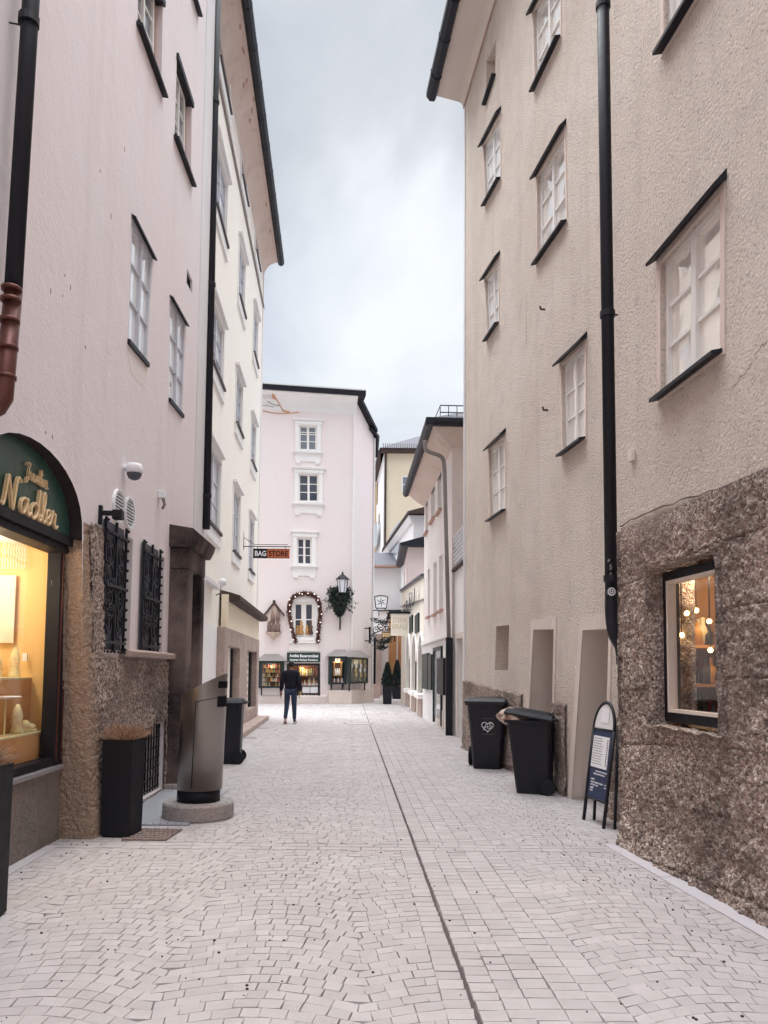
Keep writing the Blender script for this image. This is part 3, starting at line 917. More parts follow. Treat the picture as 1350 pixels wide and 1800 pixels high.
def script_word(word, s, z, ux, uz, r, slope=0.0):
    mb = MB(); x = 0
    for ch in word:
        g = GL[ch]
        pts = catmull([(x + px, py) for px, py in g], 5)
        mb.tube([J.P(s + p[0] * ux, .10, z + p[1] * uz + slope * p[0] * ux) for p in pts], r, 6)
        mb.tube([J.P(s + p[0] * ux, .085, z + p[1] * uz + slope * p[0] * ux) for p in pts], r * .95, 6)
        if ch == 'i': mb.ball(J.P(s + (x + .3) * ux, .10, z + 1.5 * uz), r * 1.1, 6, 4)
        x += max(p[0] for p in g) - .06
    return mb
sN, zN = J.hit(2, 884, .10); s2, _ = J.hit(103, 921, .10)
script_word('Nadler', sN, zN, (s2 - sN) / 6.7, .12, .0115).build('lettering', m_gold, fa, smooth=True)
sJ, zJ = J.hit(46, 838, .10); s2, _ = J.hit(88, 858, .10)
script_word('Juwelier', sJ, zJ, (s2 - sJ) / 7.4, .06, .0048).build('small_lettering', m_gold, fa, smooth=True)
# display interior
m_disp = plaster('warm_display_wall', (232, 198, 138), (228, 190, 130), 60, .05, .003)
mb = MB()
mb.box(J, AS1 + .22, AS1 + .25, -1.3, -.11, .68, 2.62)         # far side wall
mb.box(J, AS0 - .1, AS1 + .25, -1.33, -1.3, .6, 2.62)           # back wall
mb.box(J, AS0 - .1, AS0 - .07, -1.3, -.11, .6, 2.62)
di = mb.build('display_wall', m_disp, pink)
MB().box(J, AS0 - .1, AS1 + .25, -1.3, -.125, 2.62, 2.66).build('display_ceiling', m_white, pink)
MB().box(J, AS0 - .1, AS1 + .22, -1.3, -.11, .60, .70).build('display_floor', wood('cherry_floor', (120, 78, 56), (96, 60, 44), 1), pink)
mb = MB()

m_box = wood('display_wood', (226, 172, 112), (212, 152, 96), 0)
m_cloth = plaster('display_cloth', (232, 224, 180), (224, 214, 168), 80, .1, .003)
def block(px0, px1, pyt, zb, n0, n1, label):
    a, zt = J.hit(px0, pyt, n1); b, _ = J.hit(px1, pyt, n1)
    root = thing('display_block', J.P((a + b) / 2, (n0 + n1) / 2, zb), label, 'display block')
    MB().box(J, a, b, n0, n1, zb, zt - .015).build('body', m_box, root, bevel=.004)
    MB().box(J, a - .004, b + .004, n0, n1 + .004, zt - .015, zt).build('top', m_cloth, root)
    return a, b, zt
bx0, bx1, bzt = block(-60, 80, 1193, .70, -.95, -.30, 'tall cherry wood display block with jewellery stands on top')
cx0, cx1, czt = block(-60, 72, 1310, .70, -.28, -.12, 'low cherry wood display block in front behind the glass')
def bust(s, n, z, h, lab):
    root = thing('jewellery_stand', J.P(s, n, z), lab, 'jewellery stand', 'jewellery stands in the shop window')
    MB().lathe(J.P(s, n, z), [(.05, 0), (.055, .02), (.03, h * .35), (.045, h * .6), (.03, h * .85), (.012, h)], 12).build('bust', m_cloth, root, smooth=True)
    mb = MB()
    for k in range(3):
        rr = .05 + .012 * k
        mb.tube([J.P(s + rr * math.cos(t), n + rr * .6 * math.sin(t), z + h * (.62 - .12 * k) - .02 * math.sin(t)) for t in [i * 2 * math.pi / 14 for i in range(15)]], .004, 5)
    mb.build('necklace', m_gold, root)
bust(bx1 - .30, -.45, bzt, .28, 'tallest cream jewellery bust on the tall wooden block')
bust(bx1 - .16, -.42, bzt, .15, 'short cream jewellery bust at the front edge of the tall block')
bust(bx1 - .44, -.55, bzt, .20, 'cream jewellery bust partly hidden at the far left on the tall block')
bust(cx1 - .30, -.2, czt, .24, 'slender cream jewellery stand on the low wooden block')
bust(cx1 - .14, -.2, czt, .10, 'lowest cream jewellery stand on the low wooden block')
bust(cx1 - .06, -.19, czt, .07, 'tiny cream jewellery stand at the right end of the low block')
bust(cx1 - .22, -.23, czt, .14, 'middle sized cream jewellery stand between others on the low block')
bust(bx1 - .08, -.5, bzt, .09, 'smallest cream jewellery stand at the right end of the tall block')
bust(bx1 - .24, -.72, bzt, .20, 'cream jewellery bust at the back of the tall wooden block')
c = J.P(J.hit(10, 1226, -.2)[0], -.2, J.hit(10, 1226, -.2)[1])
root = thing('display_dish', c, 'flat white oval dish hovering on a stem in the jewellery window', 'dish')
MB().lathe(c, [(.001, -.015), (.06, -.01), (.12, .004), (.115, .01), (.05, .0), (.001, -.004)], 20).build('dish', m_white, root, smooth=True)
MB().tube([Vector((c.x, c.y, czt)), c - Vector((0, 0, .012))], .008, 8).build('stem', m_cloth, root)
def lamp(name, loc, power, colr, size=.1):
    l = bpy.data.lights.new(name, 'POINT'); l.energy = power; l.color = colr; l.shadow_soft_size = size
    o = bpy.data.objects.new(name, l); o.location = loc; col.objects.link(o); return o
for k in range(5):
    pass
a, b = at(2, 1000, 6.80), at(44, 935, 6.80)
mb = MB(); FX = Frame((a.x, 6.80), (1, 0), (0, -1))
for k in range(9):
    x = (b.x - a.x) * k / 8
    for m in range(4):
        z = a.z + (b.z - a.z) * m / 4; mb.tube([FX.P(x, 0, z), FX.P(x + .012, 0, z + (b.z - a.z) / 8), FX.P(x + .004, 0, z + (b.z - a.z) / 4)], .0035, 4)
mb.build('lattice', m_white, di)
a, b = at(-6, 1130, 6.84), at(30, 1012, 6.84)
MB().box(FX, a.x - FX.o.x, b.x - FX.o.x, -.03, -.02, a.z, b.z).build('poster', plaster('poster', (226, 206, 186), (236, 222, 206), 6, .02, .002), di)
a, b = at(41, 1162, 6.84), at(50, 1148, 6.84)
MB().box(FX, a.x - FX.o.x, b.x - FX.o.x, -.03, -.015, a.z, b.z).build('socket', m_white, di)
lamp('shop_spot', J.P(6.35, -.6, 2.3), 13, (1, .84, .62), .12)
lamp('shop_spot', J.P(5.5, -.6, 2.3), 13, (1, .84, .62), .12)
mb = MB()
for s in (5.5, 6.35): mb.lathe(J.P(s, -.6, 2.60), [(.05, .02), (.05, -.02), (.035, -.03)], 12)
mb.build('ceiling_spot', m_white, pink)
# ================================================================ cream house (left, middle distance)
L2 = Frame((-2.523, 0), (-.063, 1), (1, .063))
s_end = L2.hit(457, 800)[0]
cream = thing('cream_house', (-3.6, 18, 0), 'tall cream plastered house with many plain windows between the pink house and the square', 'house')
s_st = 11.8
ztop = L2.hit(461, 458)[1] + .25
cols_ = {'near': [((374, 90), (403, 88), 0)], }
# window columns: (s-range from picture x at a given row), rows given by sill heights
def srange(x0, x1, y): return L2.hit(x0, y)[0], L2.hit(x1, y)[0]
A0, A1 = srange(370.5, 391, 690)
B0, B1 = srange(413, 426, 700)
C0, C1 = srange(440, 449, 780)
A0 -= .25
rows_ = []
zA = [L2.hit(391, 692)[1], L2.hit(397, 443)[1], L2.hit(402, 205)[1]]
zs3 = L2.hit(391, 694)[1]; zt3 = L2.hit(387, 566)[1]
zs4 = L2.hit(397, 443)[1]; zt4 = L2.hit(397, 318)[1]
zs5 = L2.hit(402, 205)[1]; zt5 = L2.hit(403, 88)[1]
zs2 = L2.hit(385, 948)[1]; zt2 = L2.hit(386, 812)[1]
SR = [(zs2, zt2), (zs3, zt3), (zs4, zt4), (zs5, zt5)]
wins = []
for (a, b) in ((A0, A1), (B0, B1), (C0, C1)):
    for k, (zs, zt) in enumerate(SR):
        wins.append([(a + .12, zs + .1), (b - .05, zs + .1), (b - .05, zt), (a + .12, zt)])
dz_top = L2.hit(390, 1105)[1]
mb = MB()
wall_poly(mb, L2, [(s_st, 0), (s_end, 0), (s_end, ztop), (s_st, ztop)], [(q, .14) for q in wins])
mb.add([L2.P(s_end, 0, 0), L2.P(s_end, -8, 0), L2.P(s_end, -8, ztop), L2.P(s_end, 0, ztop)], [(0, 1, 2, 3)])
mb.build('wall', m_yellow, cream)
m_sillb = paint('brown_sill', (92, 84, 86), .6, .3, .2)
for q in wins:
    fr = window(cream, L2, q, m_pane_y, m_grey_frame, 3, 2, -.03, .06, .07, .025)
    band(MB(), L2, q, .11, 0.0, .02, .02).build('casing', m_trim, fr)
    c = MB(); (s0, z0), (s1, z1) = q[0], q[1]
    c.box(L2, s0 - .14, s1 + .14, 0, .10, q[2][1] + .11, q[2][1] + .17)
    c.build('cornice', m_trim, fr)
    c = MB().box(L2, s0 - .02, s1 + .02, -.05, .085, z0 - .05, z0 + .01); c.build('sill', m_sillb, fr)
    c = MB().box(L2, s0 - .12, s1 + .12, 0, .045, z0 - .30, z0 - .06); c.build('apron', m_trim, fr)
# string course under the top row and cornice cove
mb = MB().box(L2, s_st, s_end + .02, 0, .05, zs5 - .42, zs5 - .34)
mb.build('string_course', plaster('string_grey', (150, 142, 140), (140, 132, 130)), cream)
mb = MB(); prof = [(0, ztop - .55)]
for k in range(7):
    a = math.pi / 2 * k / 6
    prof.append((.50 * (1 - math.cos(a)) , ztop - .55 + .55 * math.sin(a)))
prof += [(.50, ztop + .05), (-.2, ztop + .05), (-.2, ztop - .55)]
mb.prism(L2, prof, s_st, s_end + .02)
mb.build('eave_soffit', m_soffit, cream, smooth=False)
gut = [(.46, ztop - .02), (.53, ztop - .07), (.61, ztop - .06), (.66, ztop + .02), (.66, ztop + .10), (.46, ztop + .10)]
mb = MB().prism(L2, gut, s_st, s_end + .12)
for k in range(14): 
    s = s_end - .4 - k * 1.05
    mb.prism(L2, [(.455, ztop - .022), (.53, ztop - .077), (.613, ztop - .067), (.667, ztop + .02), (.667, ztop + .103), (.455, ztop + .103)], s, s + .03)
mb.build('gutter', m_metal, cream)
MB().prism(L2, [(.6, ztop + .104), (-4, ztop + 2.2), (-8.4, ztop + .1)], s_st, s_end + .1).build('roof', m_roof, cream)
rp_ = random.Random(17); mb = MB()
for px, py in ((427, 128), (437, 118), (436, 132), (441, 165), (444, 182), (446, 204), (468, 352), (475, 398), (420, 130)):
    s, _ = L2.hit(px, py, .36); n_ = rp_.uniform(.26, .44)
    k_ = 7; pts = []
    for i in range(k_):
        a = 2 * math.pi * i / k_; r_ = rp_.uniform(.03, .09); nn_ = min(.485, max(.1, n_ + r_ * .5 * math.sin(a)))
        th_ = math.acos(max(-1, min(1, 1 - nn_ / .50))); pts.append(L2.P(s + r_ * 1.6 * math.cos(a), nn_, ztop - .55 + .55 * math.sin(th_) - .012))
    mb.add(pts, [tuple(range(k_))])
mb.build('peeling_paint', m_brown_reveal, cream)
MB().box(L2, s_end - .13, s_end + .015, -.02, .03, 0, ztop - .5).build('corner_band', m_trim, cream)
# ground floor: smooth white piers, projecting shop front in brown stone under a fascia
fs0 = L2.hit(372, 1100)[0]
fz0, fz1 = L2.hit(400, 1108, .2)[1], L2.hit(400, 1050, .2)[1]
sh0, sh1 = L2.hit(395, 1150, .22)[0], L2.hit(455.5, 1150, .22)[0]
MB().box(L2, s_st, sh0, 0, .05, 0, fz0 + .05).build('pier', m_trim, cream)
MB().box(L2, L2.hit(384, 1095, 0)[0], sh1, .052, .20, fz0 + .055, fz1 + .08).build('shop_fascia', plaster('cream_fascia', (238, 226, 204), (232, 218, 196), 60, .1, .004), cream)
MB().box(L2, s_st, sh0 - .4, .003, .16, fz1 + .085, fz1 + .16).build('moulding', m_white_band, cream)
ca0, ca1 = L2.hit(386, 1045, .0)[0], L2.hit(470, 1076, .42)[0]
cz = L2.hit(386, 1046, .0)[1]
mb = MB().prism(L2, [(.21, cz - .14), (.36, cz - .13), (.44, cz - .09), (.44, cz + .0), (.25, cz + .06), (.003, cz + .12), (.003, cz - .1), (.205, cz - .1)], ca0, ca1)
mb.build('canopy', m_tile, cream)
ds = [sh0 + (sh1 - sh0) * t for t in (0, .07, .36, .50, .58, .92, 1)]
mb = MB()
mb.box(L2, ds[0], ds[1], -.1, .22, 0, fz0 + .05); mb.box(L2, ds[2], ds[4], -.1, .22, 0, fz0 + .05); mb.box(L2, ds[5], ds[6], -.1, .22, 0, fz0 + .05)
mb.box(L2, ds[1], ds[2], -.1, .215, fz0 - .33, fz0 + .05); mb.box(L2, ds[4], ds[5], -.1, .215, fz0 - .33, fz0 + .05)
mb.box(L2, ds[4], ds[5], -.1, .212, 0, .42)
sfm = mb.build('shop_frame', m_brownstone, cream, bevel=.012)
MB().box(L2, ds[0] - .1, ds[6], .225, .55, 0, .13).build('doorstep', m_brownstone, cream, bevel=.012)
mb = MB().box(L2, ds[1], ds[2], -.06, -.02, .1, fz0 - .33)
dr = mb.build('shop_door', m_pane_d, cream)
mb = MB().box(L2, ds[1], ds[1] + .3, -.02, .0, .1, fz0 - .33); mb.box(L2, ds[2] - .12, ds[2], -.02, .05, .1, fz0 - .33)
mb.build('door_frame', m_black, dr)
MB().box(L2, ds[1] + .02, ds[1] + .5, .0, .03, .15, fz0 - .36).build('door_leaf', m_white, dr)
mb = MB().box(L2, ds[4], ds[5], -.06, -.02, .42, fz0 - .33)
sw = mb.build('shop_window', m_pane_y, cream)
MB().box(L2, ds[5] - .25, ds[5], -.02, .06, .42, fz0 - .33).build('window_frame', m_black, sw)
rnd = random.Random(4)
mb = MB()
for k in range(9): 
    z = .5 + k * .2; mb.box(L2, ds[4] + .1, ds[5] - .4, -.018, .01, z, z + rnd.uniform(.06, .14))
mb.build('shelf_goods', m_brownstone, sw)
# projecting bag shop sign
sb, zb_ = L2.hit(428, 952)
Y_ = L2.P(sb, 0, 0).y
def SG(px, py): return at(px, py, Y_)
sg = thing('shop_sign', SG(478, 975), 'black and orange hanging board sign on a bracket from the cream house', 'sign')
mb = MB(); 
mb.tube([SG(428, 934), SG(428, 966)], .013, 6); mb.tube([SG(428, 960.5), SG(511, 961)], .013, 6); mb.tube([SG(428, 944), SG(446, 957)], .009, 6); mb.tube([SG(446, 957), SG(506, 957.5)], .008, 6)
for x in (453, 502): mb.tube([SG(x, 961), SG(x, 966)], .009, 6)
mb.build('bracket', m_black, sg)
a, b = SG(445, 980.5), SG(509, 965.5)
m_ = SG(470, 972).x
F0 = Frame((a.x, a.y), (1, 0), (0, -1))
MB().box(F0, 0, m_ - a.x, -.02, .02, a.z, b.z).build('board', m_black, sg)
MB().box(F0, m_ - a.x, b.x - a.x, -.02, .02, a.z, b.z).build('board', m_orange, sg)
h_ = b.z - a.z
mb = MB(); put_text(mb, 'BAG', h_ * .8, lambda x, y, d: F0.P((m_ - a.x) / 2 + x + .01, .0225, a.z + h_ * .22 + y), (m_ - a.x) * .80, .006)
mb.build('lettering', m_white, sg)
mb = MB(); put_text(mb, 'STORE', h_ * .8, lambda x, y, d: F0.P((m_ + b.x) / 2 - a.x + x, .0225, a.z + h_ * .22 + y), (b.x - m_) * .86, .004)
mb.build('lettering', m_black, sg)
mb = MB()
fr_t = .008
mb.box(F0, -.005, b.x - a.x + .005, -.024, .024, a.z - fr_t, a.z); mb.box(F0, -.005, b.x - a.x + .005, -.024, .024, b.z, b.z + fr_t)
mb.build('board_frame', m_black, sg)
# little figure light above the canopy
s, z = L2.hit(388, 1030, .1)
o = thing('wall_spotlight', L2.P(s, .1, z), 'small pale spotlight on a stalk above the dark canopy of the cream house', 'spotlight')
MB().tube([L2.P(s, .003, z - .2), L2.P(s, .1, z - .15), L2.P(s, .1, z)], .015, 6).build('stalk', m_pipe_grey, o)
MB().ball(L2.P(s, .13, z + .08), .09, 10, 6).build('head', m_white, o, smooth=True)

# ================================================================ pale pink corner house at the end of the street
pL, pR = at(455, 1200, 34.5), at(618, 1200, 35.2)
F1 = Frame((pL.x, pL.y), (pR.x - pL.x, pR.y - pL.y))
F1L = (pR - pL).to_2d().length
q2 = at(653.5, 1200, 37.6)
F2 = Frame((pR.x, pR.y), (q2.x - pR.x, q2.y - pR.y))
F2L = (q2 - pR).to_2d().length
corner = thing('corner_house', (-3, 36, 0), 'pale pink corner house closing the street, with ornate white window surrounds', 'house')
fz = F1.hit(618, 692)[1]
rz2 = F2.hit(653, 775)[1]
f_w1 = quad_px(F1, (526, 748), (557, 749), (557, 792), (526, 791))
f_w2 = quad_px(F1, (525, 833), (560, 834), (560, 882), (525, 882))
f_w3 = quad_px(F1, (522, 945), (548, 946), (548, 993), (522, 992))
f_w4 = quad_px(F1, (515, 1058), (553, 1058), (553, 1120), (515, 1120))
f_sh = quad_px(F1, (505, 1167), (562, 1167), (562, 1226), (505, 1226))
mb = MB()
wall_poly(mb, F1, [(-4, 0), (F1L, 0), (F1L, fz), (-4, fz)], [(f_w1, .10), (f_w2, .14), (f_w3, .14), (f_w4, .2), (f_sh, .02)])
mb.build('wall', m_face, corner)
# side face: gable slope down to a lower eave
mb = MB()
g_in = F2.hit(636, 705)
zc = F2.hit(653, 757)[1]
wall_poly(mb, F2, [(0, 0), (F2L, 0), (F2L, zc), (.35, fz - .25), (0, fz - .2)], [])
mb.add([F2.P(F2L, 0, 0), F2.P(F2L, -.01, 0) + Vector((-.2, 9, 0)), F2.P(F2L, -.01, zc) + Vector((-.2, 9, 0)), F2.P(F2L, 0, zc)], [(0, 1, 2, 3)])
mb.build('side_wall', m_face, corner)
cove = [(0, fz - 1.0)]
for k in range(7):
    a = math.pi / 2 * k / 6
    cove.append((.42 * (1 - math.cos(a)), fz - 1.0 + .72 * math.sin(a)))
cove += [(.42, fz - .24), (-.1, fz - .24), (-.1, fz - 1.0)]
MB().prism(F1, cove, -4, F1L + .10).build('cove', m_trim, corner)
ra, rb_ = F1.hit(635, 690, .5)
mb = MB().prism(F1, [(-.1, fz - .24), (.5, fz - .24), (.56, fz - .02), (.4, fz + .10), (-6, fz + 1.4), (-6, fz - .24)], -4, F1L + .45)
mb.build('roof', m_metal, corner)
# sloping verge of the side face
mb = MB()
v0, v1 = F2.hit(634, 700, .25), F2.hit(664, 757, .3)
mb.slab(F2, [(v0[0] - .2, v0[1] - .02), (v1[0], v1[1] - .08), (v1[0], v1[1] + .08), (v0[0] - .2, v0[1] + .16)], -.4, .3)
e0 = F2.hit(655, 800, .1)
mb.slab(F2, [(F2L + .02, e0[1]), (F2L + .25, v1[1] - .1), (v1[0], v1[1] - .02), (v1[0] - .5, v1[1] - .02), (F2L - .05, v1[1] - .2)], -2.5, .2)
mb.build('verge', m_metal, corner)
MB().tube([F2.P(F2L - .06, .05, 0.4), F2.P(F2L - .06, .05, zc - .3)], .05, 8).build('downpipe', m_white_band, corner)
MB().tube([F1.P(F1L - .02, .05, 1.8), F1.P(F1L - .02, .05, fz - 1)], .035, 8).build('corner_pipe', m_trim, corner)
def ornate(q, rows, pane, e=.19, top=.28, mt=None):
    fr = window(corner, F1, q, pane, m_frame, rows, 2, -.05, .07, .10, .035, muntin_top=mt)
    band(MB(), F1, q, e, 0.0, .05, .05).build('casing', m_trim, fr)
    a, b = q[0], q[1]; t = q[2][1] + e
    mb = MB().prism(F1, [(.0, t + .002), (.06, t + .002), (.11, t + .08), (.11, t + .12), (0, t + .14)], a[0] - e - .12, b[0] + e + .12)
    mb.box(F1, a[0] - e - .05, b[0] + e + .05, .051, .07, t - .14, t - .02)
    mb.build('cornice', m_trim, fr)
    zb = min(a[1], b[1]) - .055
    mb = MB().prism(F1, [(0, zb - .10), (.05, zb - .10), (.12, zb - .04), (.12, zb), (0, zb)], a[0] - e - .10, b[0] + e + .10)
    mb.box(F1, a[0] - e, b[0] + e, 0, .03, zb - .46, zb - .102)
    for s in (a[0] - e + .05, b[0] + e - .25): mb.box(F1, s, s + .2, 0, .05, zb - .56, zb - .462)
    mb.build('sill', m_trim, fr)
ornate(f_w1, 2, m_pane_m, mt=[.35, .68, .78]); ornate(f_w2, 3, m_pane_d); ornate(f_w3, 3, m_pane_d)
fr = window(corner, F1, f_w4, m_pane_d, m_frame, 2, 2, -.06, .12, .22, .05, muntin_top=[.5])
ring = [(p[0], p[1]) for p in arch_poly(f_w4[0][0] - .2, f_w4[1][0] + .2, f_w4[2][1] + .02, f_w4[2][1] + .5, f_w4[0][1] - .1)]
inn = f_w4
mb = MB(); band(mb, F1, f_w4, .16, .001, .04)
mb.box(F1, inn[0][0] - .2, inn[1][0] + .2, .0, .12, inn[0][1] - .26, inn[0][1] - .17); mb.box(F1, inn[0][0] - .16, inn[1][0] + .16, .0, .04, inn[0][1] - .62, inn[0][1] - .27)
mb.build('casing', m_trim, fr)
# figures seen standing behind the lower panes
rnd = random.Random(8)
m_warm = [paint('warm_goods', c, .6, .3, .3) for c in ((196, 150, 96), (150, 84, 58), (226, 206, 176), (96, 70, 58), (206, 120, 90), (210, 186, 110), (120, 132, 104))]
def figurine_mb(c, h, k=0):
    return MB().lathe(c, [(h * .20, 0), (h * .22, h * .05), (h * .14, h * .35), (h * .19, h * .6), (h * .07, h * .72), (h * .12, h * .84), (h * .09, h * .95), (.001, h)], 9)
def goods(W, rects, lab, cat, grp, name='figurine', mats=m_warm):
    for i, (s, n, z, h) in enumerate(rects):
        c = W.P(s, n, z)
        o = figurine_mb(c, h).build(name, rnd.choice(mats), origin=c, smooth=True)
        tag(o, lab, cat, grp)
w_ = f_w4
zz0 = w_[0][1] + .14
goods(F1, [(w_[0][0] + .2 + .16 * k, -.06 + .02 * (k % 2), zz0, rnd.uniform(.35, .62)) for k in range(2)] + [(w_[1][0] - .34 + .15 * k, -.06, zz0, rnd.uniform(.4, .68)) for k in range(2)],
      'small painted figure standing in the garlanded window', 'figurine', 'figures in the garlanded window', mats=[m_warm[0], m_warm[2], m_warm[3]])
# plinth
mb = MB().prism(F1, [(0, 0), (.07, 0), (.07, .32), (0, .36)], -4, F1L + .02); mb.build('plinth', plaster('plinth_beige', (222, 210, 204), (210, 196, 190), 40, .3, .01), corner)
pb0 = F1.hit(576, 1200)[0]
# angled bay at the foot of the corner
b_z = F2.hit(630, 1205)[1]
mb = MB()
P0, P1, P2 = F1.P(pb0, .02, 0), F1.P(F1L, .45, 0), F2.P(F2L, .12, 0)
base = [F1.P(pb0, .0, 0), F1.P(pb0 + .05, .30, 0), F1.P(F1L - .05, .42, 0), F2.P(F2L + .02, .12, 0), F2.P(F2L, -.05, 0)]
def up(p, z): return Vector((p.x, p.y, z))
zt_ = F1.hit(600, 1213, .35)[1]
k = len(base)
mb.add(base + [up(p, zt_) for p in base], [(i, (i + 1) % k, (i + 1) % k + k, i + k) for i in range(k)] + [tuple(range(k, 2 * k))])
mb.build('bay_base', plaster('bay_beige', (226, 214, 206), (214, 200, 192), 40, .3, .01, streak=(190, 172, 164)), corner)
# shop window of the ground floor with goods
m_wares_back = paint('display_backing', (104, 72, 56), .8, .2, .5)
MB().slab(F1, grow(f_sh, -.01), -.5, -.48).build('shop_back', m_wares_back, corner)
mb = MB(); q = f_sh
for a0, a1, b0, b1 in ((0, .04, 0, 1), (.96, 1, 0, 1), (.04, .96, 0, .04), (.04, .96, .95, 1), (.30, .33, .04, .95)): qbar(mb, F1, q, a0, a1, b0, b1, -.04, .03)
so = mb.build('shop_window', m_black, corner)
pm = MB(); qbar(pm, F1, q, .04, .96, .04, .95, -.02, -.012); pm.build('pane', m_clear, so)
mb = MB()
for b in (.33, .62): qbar(mb, F1, q, .33, .96, b, b + .02, -.44, -.06)
qbar(mb, F1, q, 0, 1, -.02, 0, -.5, 0); qbar(mb, F1, q, -.02, 0, 0, 1, -.48, 0); qbar(mb, F1, q, 1, 1.02, 0, 1, -.48, 0); qbar(mb, F1, q, 0, 1, 1, 1.02, -.5, 0)
mb.build('shelf', m_wares_back, so)
def row(q, a0, a1, b, n, k, h0, h1):
    out = []
    for i in range(k):
        s, z = bil(q, a0 + (a1 - a0) * (i + .5) / k, b); out.append((s, n + rnd.uniform(-.05, .05), z, rnd.uniform(h0, h1)))
    return out
goods(F1, row(q, .36, .94, .645, -.2, 8, .28, .48) + row(q, .36, .94, .353, -.2, 8, .2, .36) + row(q, .36, .94, .045, -.2, 5, .15, .28), 'small warm lit craft figure on the shelves behind the walking man', 'figurine', 'figures in the ground floor shop window')
# two pale striped baskets with white rods
for t, lab in ((.58, 'round pale patterned box in the shop window low behind the walking man'), (.83, 'pale box of white striped sticks in the shop window low on the right')):
    s, z = bil(q, t, .13); c = F1.P(s, -.12, z)
    root = thing('goods_box', c, lab, 'box')
    MB().box(F1, s - .17, s + .17, -.2, -.05, z, z + .26).build('box', m_white, root, bevel=.02)
    mb = MB()
    for k in range(6): mb.tube([F1.P(s - .14 + .055 * k, -.1, z + .2), F1.P(s - .16 + .065 * k, -.1, z + .44)], .016, 6)
    mb.build('stick', m_trim, root)
lamp('window_lamp', F1.P((q[0][0] + q[1][0]) / 2, -.12, q[2][1] - .12), 16, (1, .72, .42), .1)
# green sign
sq = quad_px(F1, (504.5, 1147), (563, 1147), (563, 1164), (504.5, 1164), .06)
root = thing('shop_nameboard', F1.P(sq[0][0], .06, sq[0][1]), 'dark green board with two lines of white letters over the shop window', 'sign')
MB().slab(F1, sq, .001, .06).build('board', m_green, root)
w_s = sq[1][0] - sq[0][0]; h_s = sq[3][1] - sq[0][1]
mb = MB(); put_text(mb, 'Antike Bauernmöbel', h_s * .42, lambda x, y, d: F1.P((sq[0][0] + sq[1][0]) / 2 + x, .063, sq[0][1] + h_s * .54 + y), w_s * .86, .006)
put_text(mb, 'Austrian Antique Furniture', h_s * .32, lambda x, y, d: F1.P((sq[0][0] + sq[1][0]) / 2 + x, .063, sq[0][1] + h_s * .16 + y), w_s * .84, .003)
mb.build('lettering', m_white, root)
# display cases
m_case = paint('case_green', (30, 46, 48), .5, .4, .2)
def case(W, tl, tr, br, bl, dep, name_lab, hip0=.25, hip1=.25, wall_n=0.0, frame_m=m_case):
    q = quad_px(W, tl, tr, br, bl, wall_n + dep)
    root = thing('display_case', W.P(q[0][0], wall_n, q[0][1]), name_lab, 'display case')
    s0, s1, z0, z1 = q[0][0], q[1][0], (q[0][1] + q[1][1]) / 2, (q[2][1] + q[3][1]) / 2
    mb = MB()
    mb.box(W, s0, s1, wall_n + .002, wall_n + .02, z0, z1)
    mb.box(W, s0, s0 + .06, wall_n + .021, wall_n + dep, z0, z1); mb.box(W, s1 - .06, s1, wall_n + .021, wall_n + dep, z0, z1)
    mb.box(W, s0 + .06, s1 - .06, wall_n + .021, wall_n + dep, z0, z0 + .06); mb.box(W, s0 + .06, s1 - .06, wall_n + .021, wall_n + dep, z1 - .06, z1)
    mb.build('cabinet', frame_m, root)
    mb = MB()
    for a, b, c, d in ((s0, s0 + .1, z0, z1), (s1 - .1, s1, z0, z1), (s0 + .1, s1 - .1, z0, z0 + .08), (s0 + .1, s1 - .1, z1 - .08, z1)):
        mb.box(W, a, b, wall_n + dep + .001, wall_n + dep + .03, c, d)
    mb.build('door_frame', frame_m, root)
    MB().box(W, s0 + .1, s1 - .1, wall_n + dep + .004, wall_n + dep + .010, z0 + .08, z1 - .08).build('pane', m_clear, root)
    mb = MB(); P = W.P; o = .14; h = .33
    mb.add([P(s0 - o, wall_n, z1 + .02), P(s1 + o, wall_n, z1 + .02), P(s1 + o, wall_n + dep + o, z1 + .02), P(s0 - o, wall_n + dep + o, z1 + .02),
            P(s0 + hip0, wall_n, z1 + h), P(s1 - hip1, wall_n, z1 + h)],
           [(3, 2, 1, 0), (0, 4, 3), (3, 4, 5, 2), (2, 5, 1), (0, 1, 5, 4)])
    mb.build('roof', m_pipe_grey, root)
    mb = MB()
    for a in (s0 + .12, s1 - .16): mb.prism(W, [(wall_n + .001, z0 - .35), (wall_n + .06, z0 - .3), (wall_n + .05, z0 - .12), (wall_n + dep - .03, z0 - .001), (wall_n + .001, z0 - .001)], a, a + .05)
    mb.build('bracket', m_black, root)
    lamp('case_lamp', P((s0 + s1) / 2, wall_n + dep - .05, z1 - .2), 7, (1, .82, .6), .1)
    return s0, s1, z0, z1
s0, s1, z0, z1 = case(F1, (454, 1163), (499, 1162), (499, 1208), (454, 1211), .28, 'wide glazed display case full of painted figures at the left end of the corner house')
mats_c = m_warm + [paint('pale_goods', (228, 214, 190), .6, .3, .3), paint('red_goods', (182, 92, 76), .6, .3, .3), paint('gold_goods', (214, 178, 104), .5, .4, .3)]
lst = []
for r_ in range(5):
    for k in range(11): lst.append((s0 + .2 + (s1 - s0 - .4) * k / 10, .14 + .04 * (r_ % 2), z0 + .09 + r_ * (z1 - z0 - .2) / 5, rnd.uniform(.14, .24)))
goods(F1, lst, 'small painted figure in the wide display case at the left end', 'figurine', 'figures in the wide display case', mats=mats_c)
mb = MB()
for r_ in range(5): mb.box(F1, s0 + .07, s1 - .07, .03, .24, z0 + .07 + r_ * (z1 - z0 - .2) / 5, z0 + .085 + r_ * (z1 - z0 - .2) / 5)
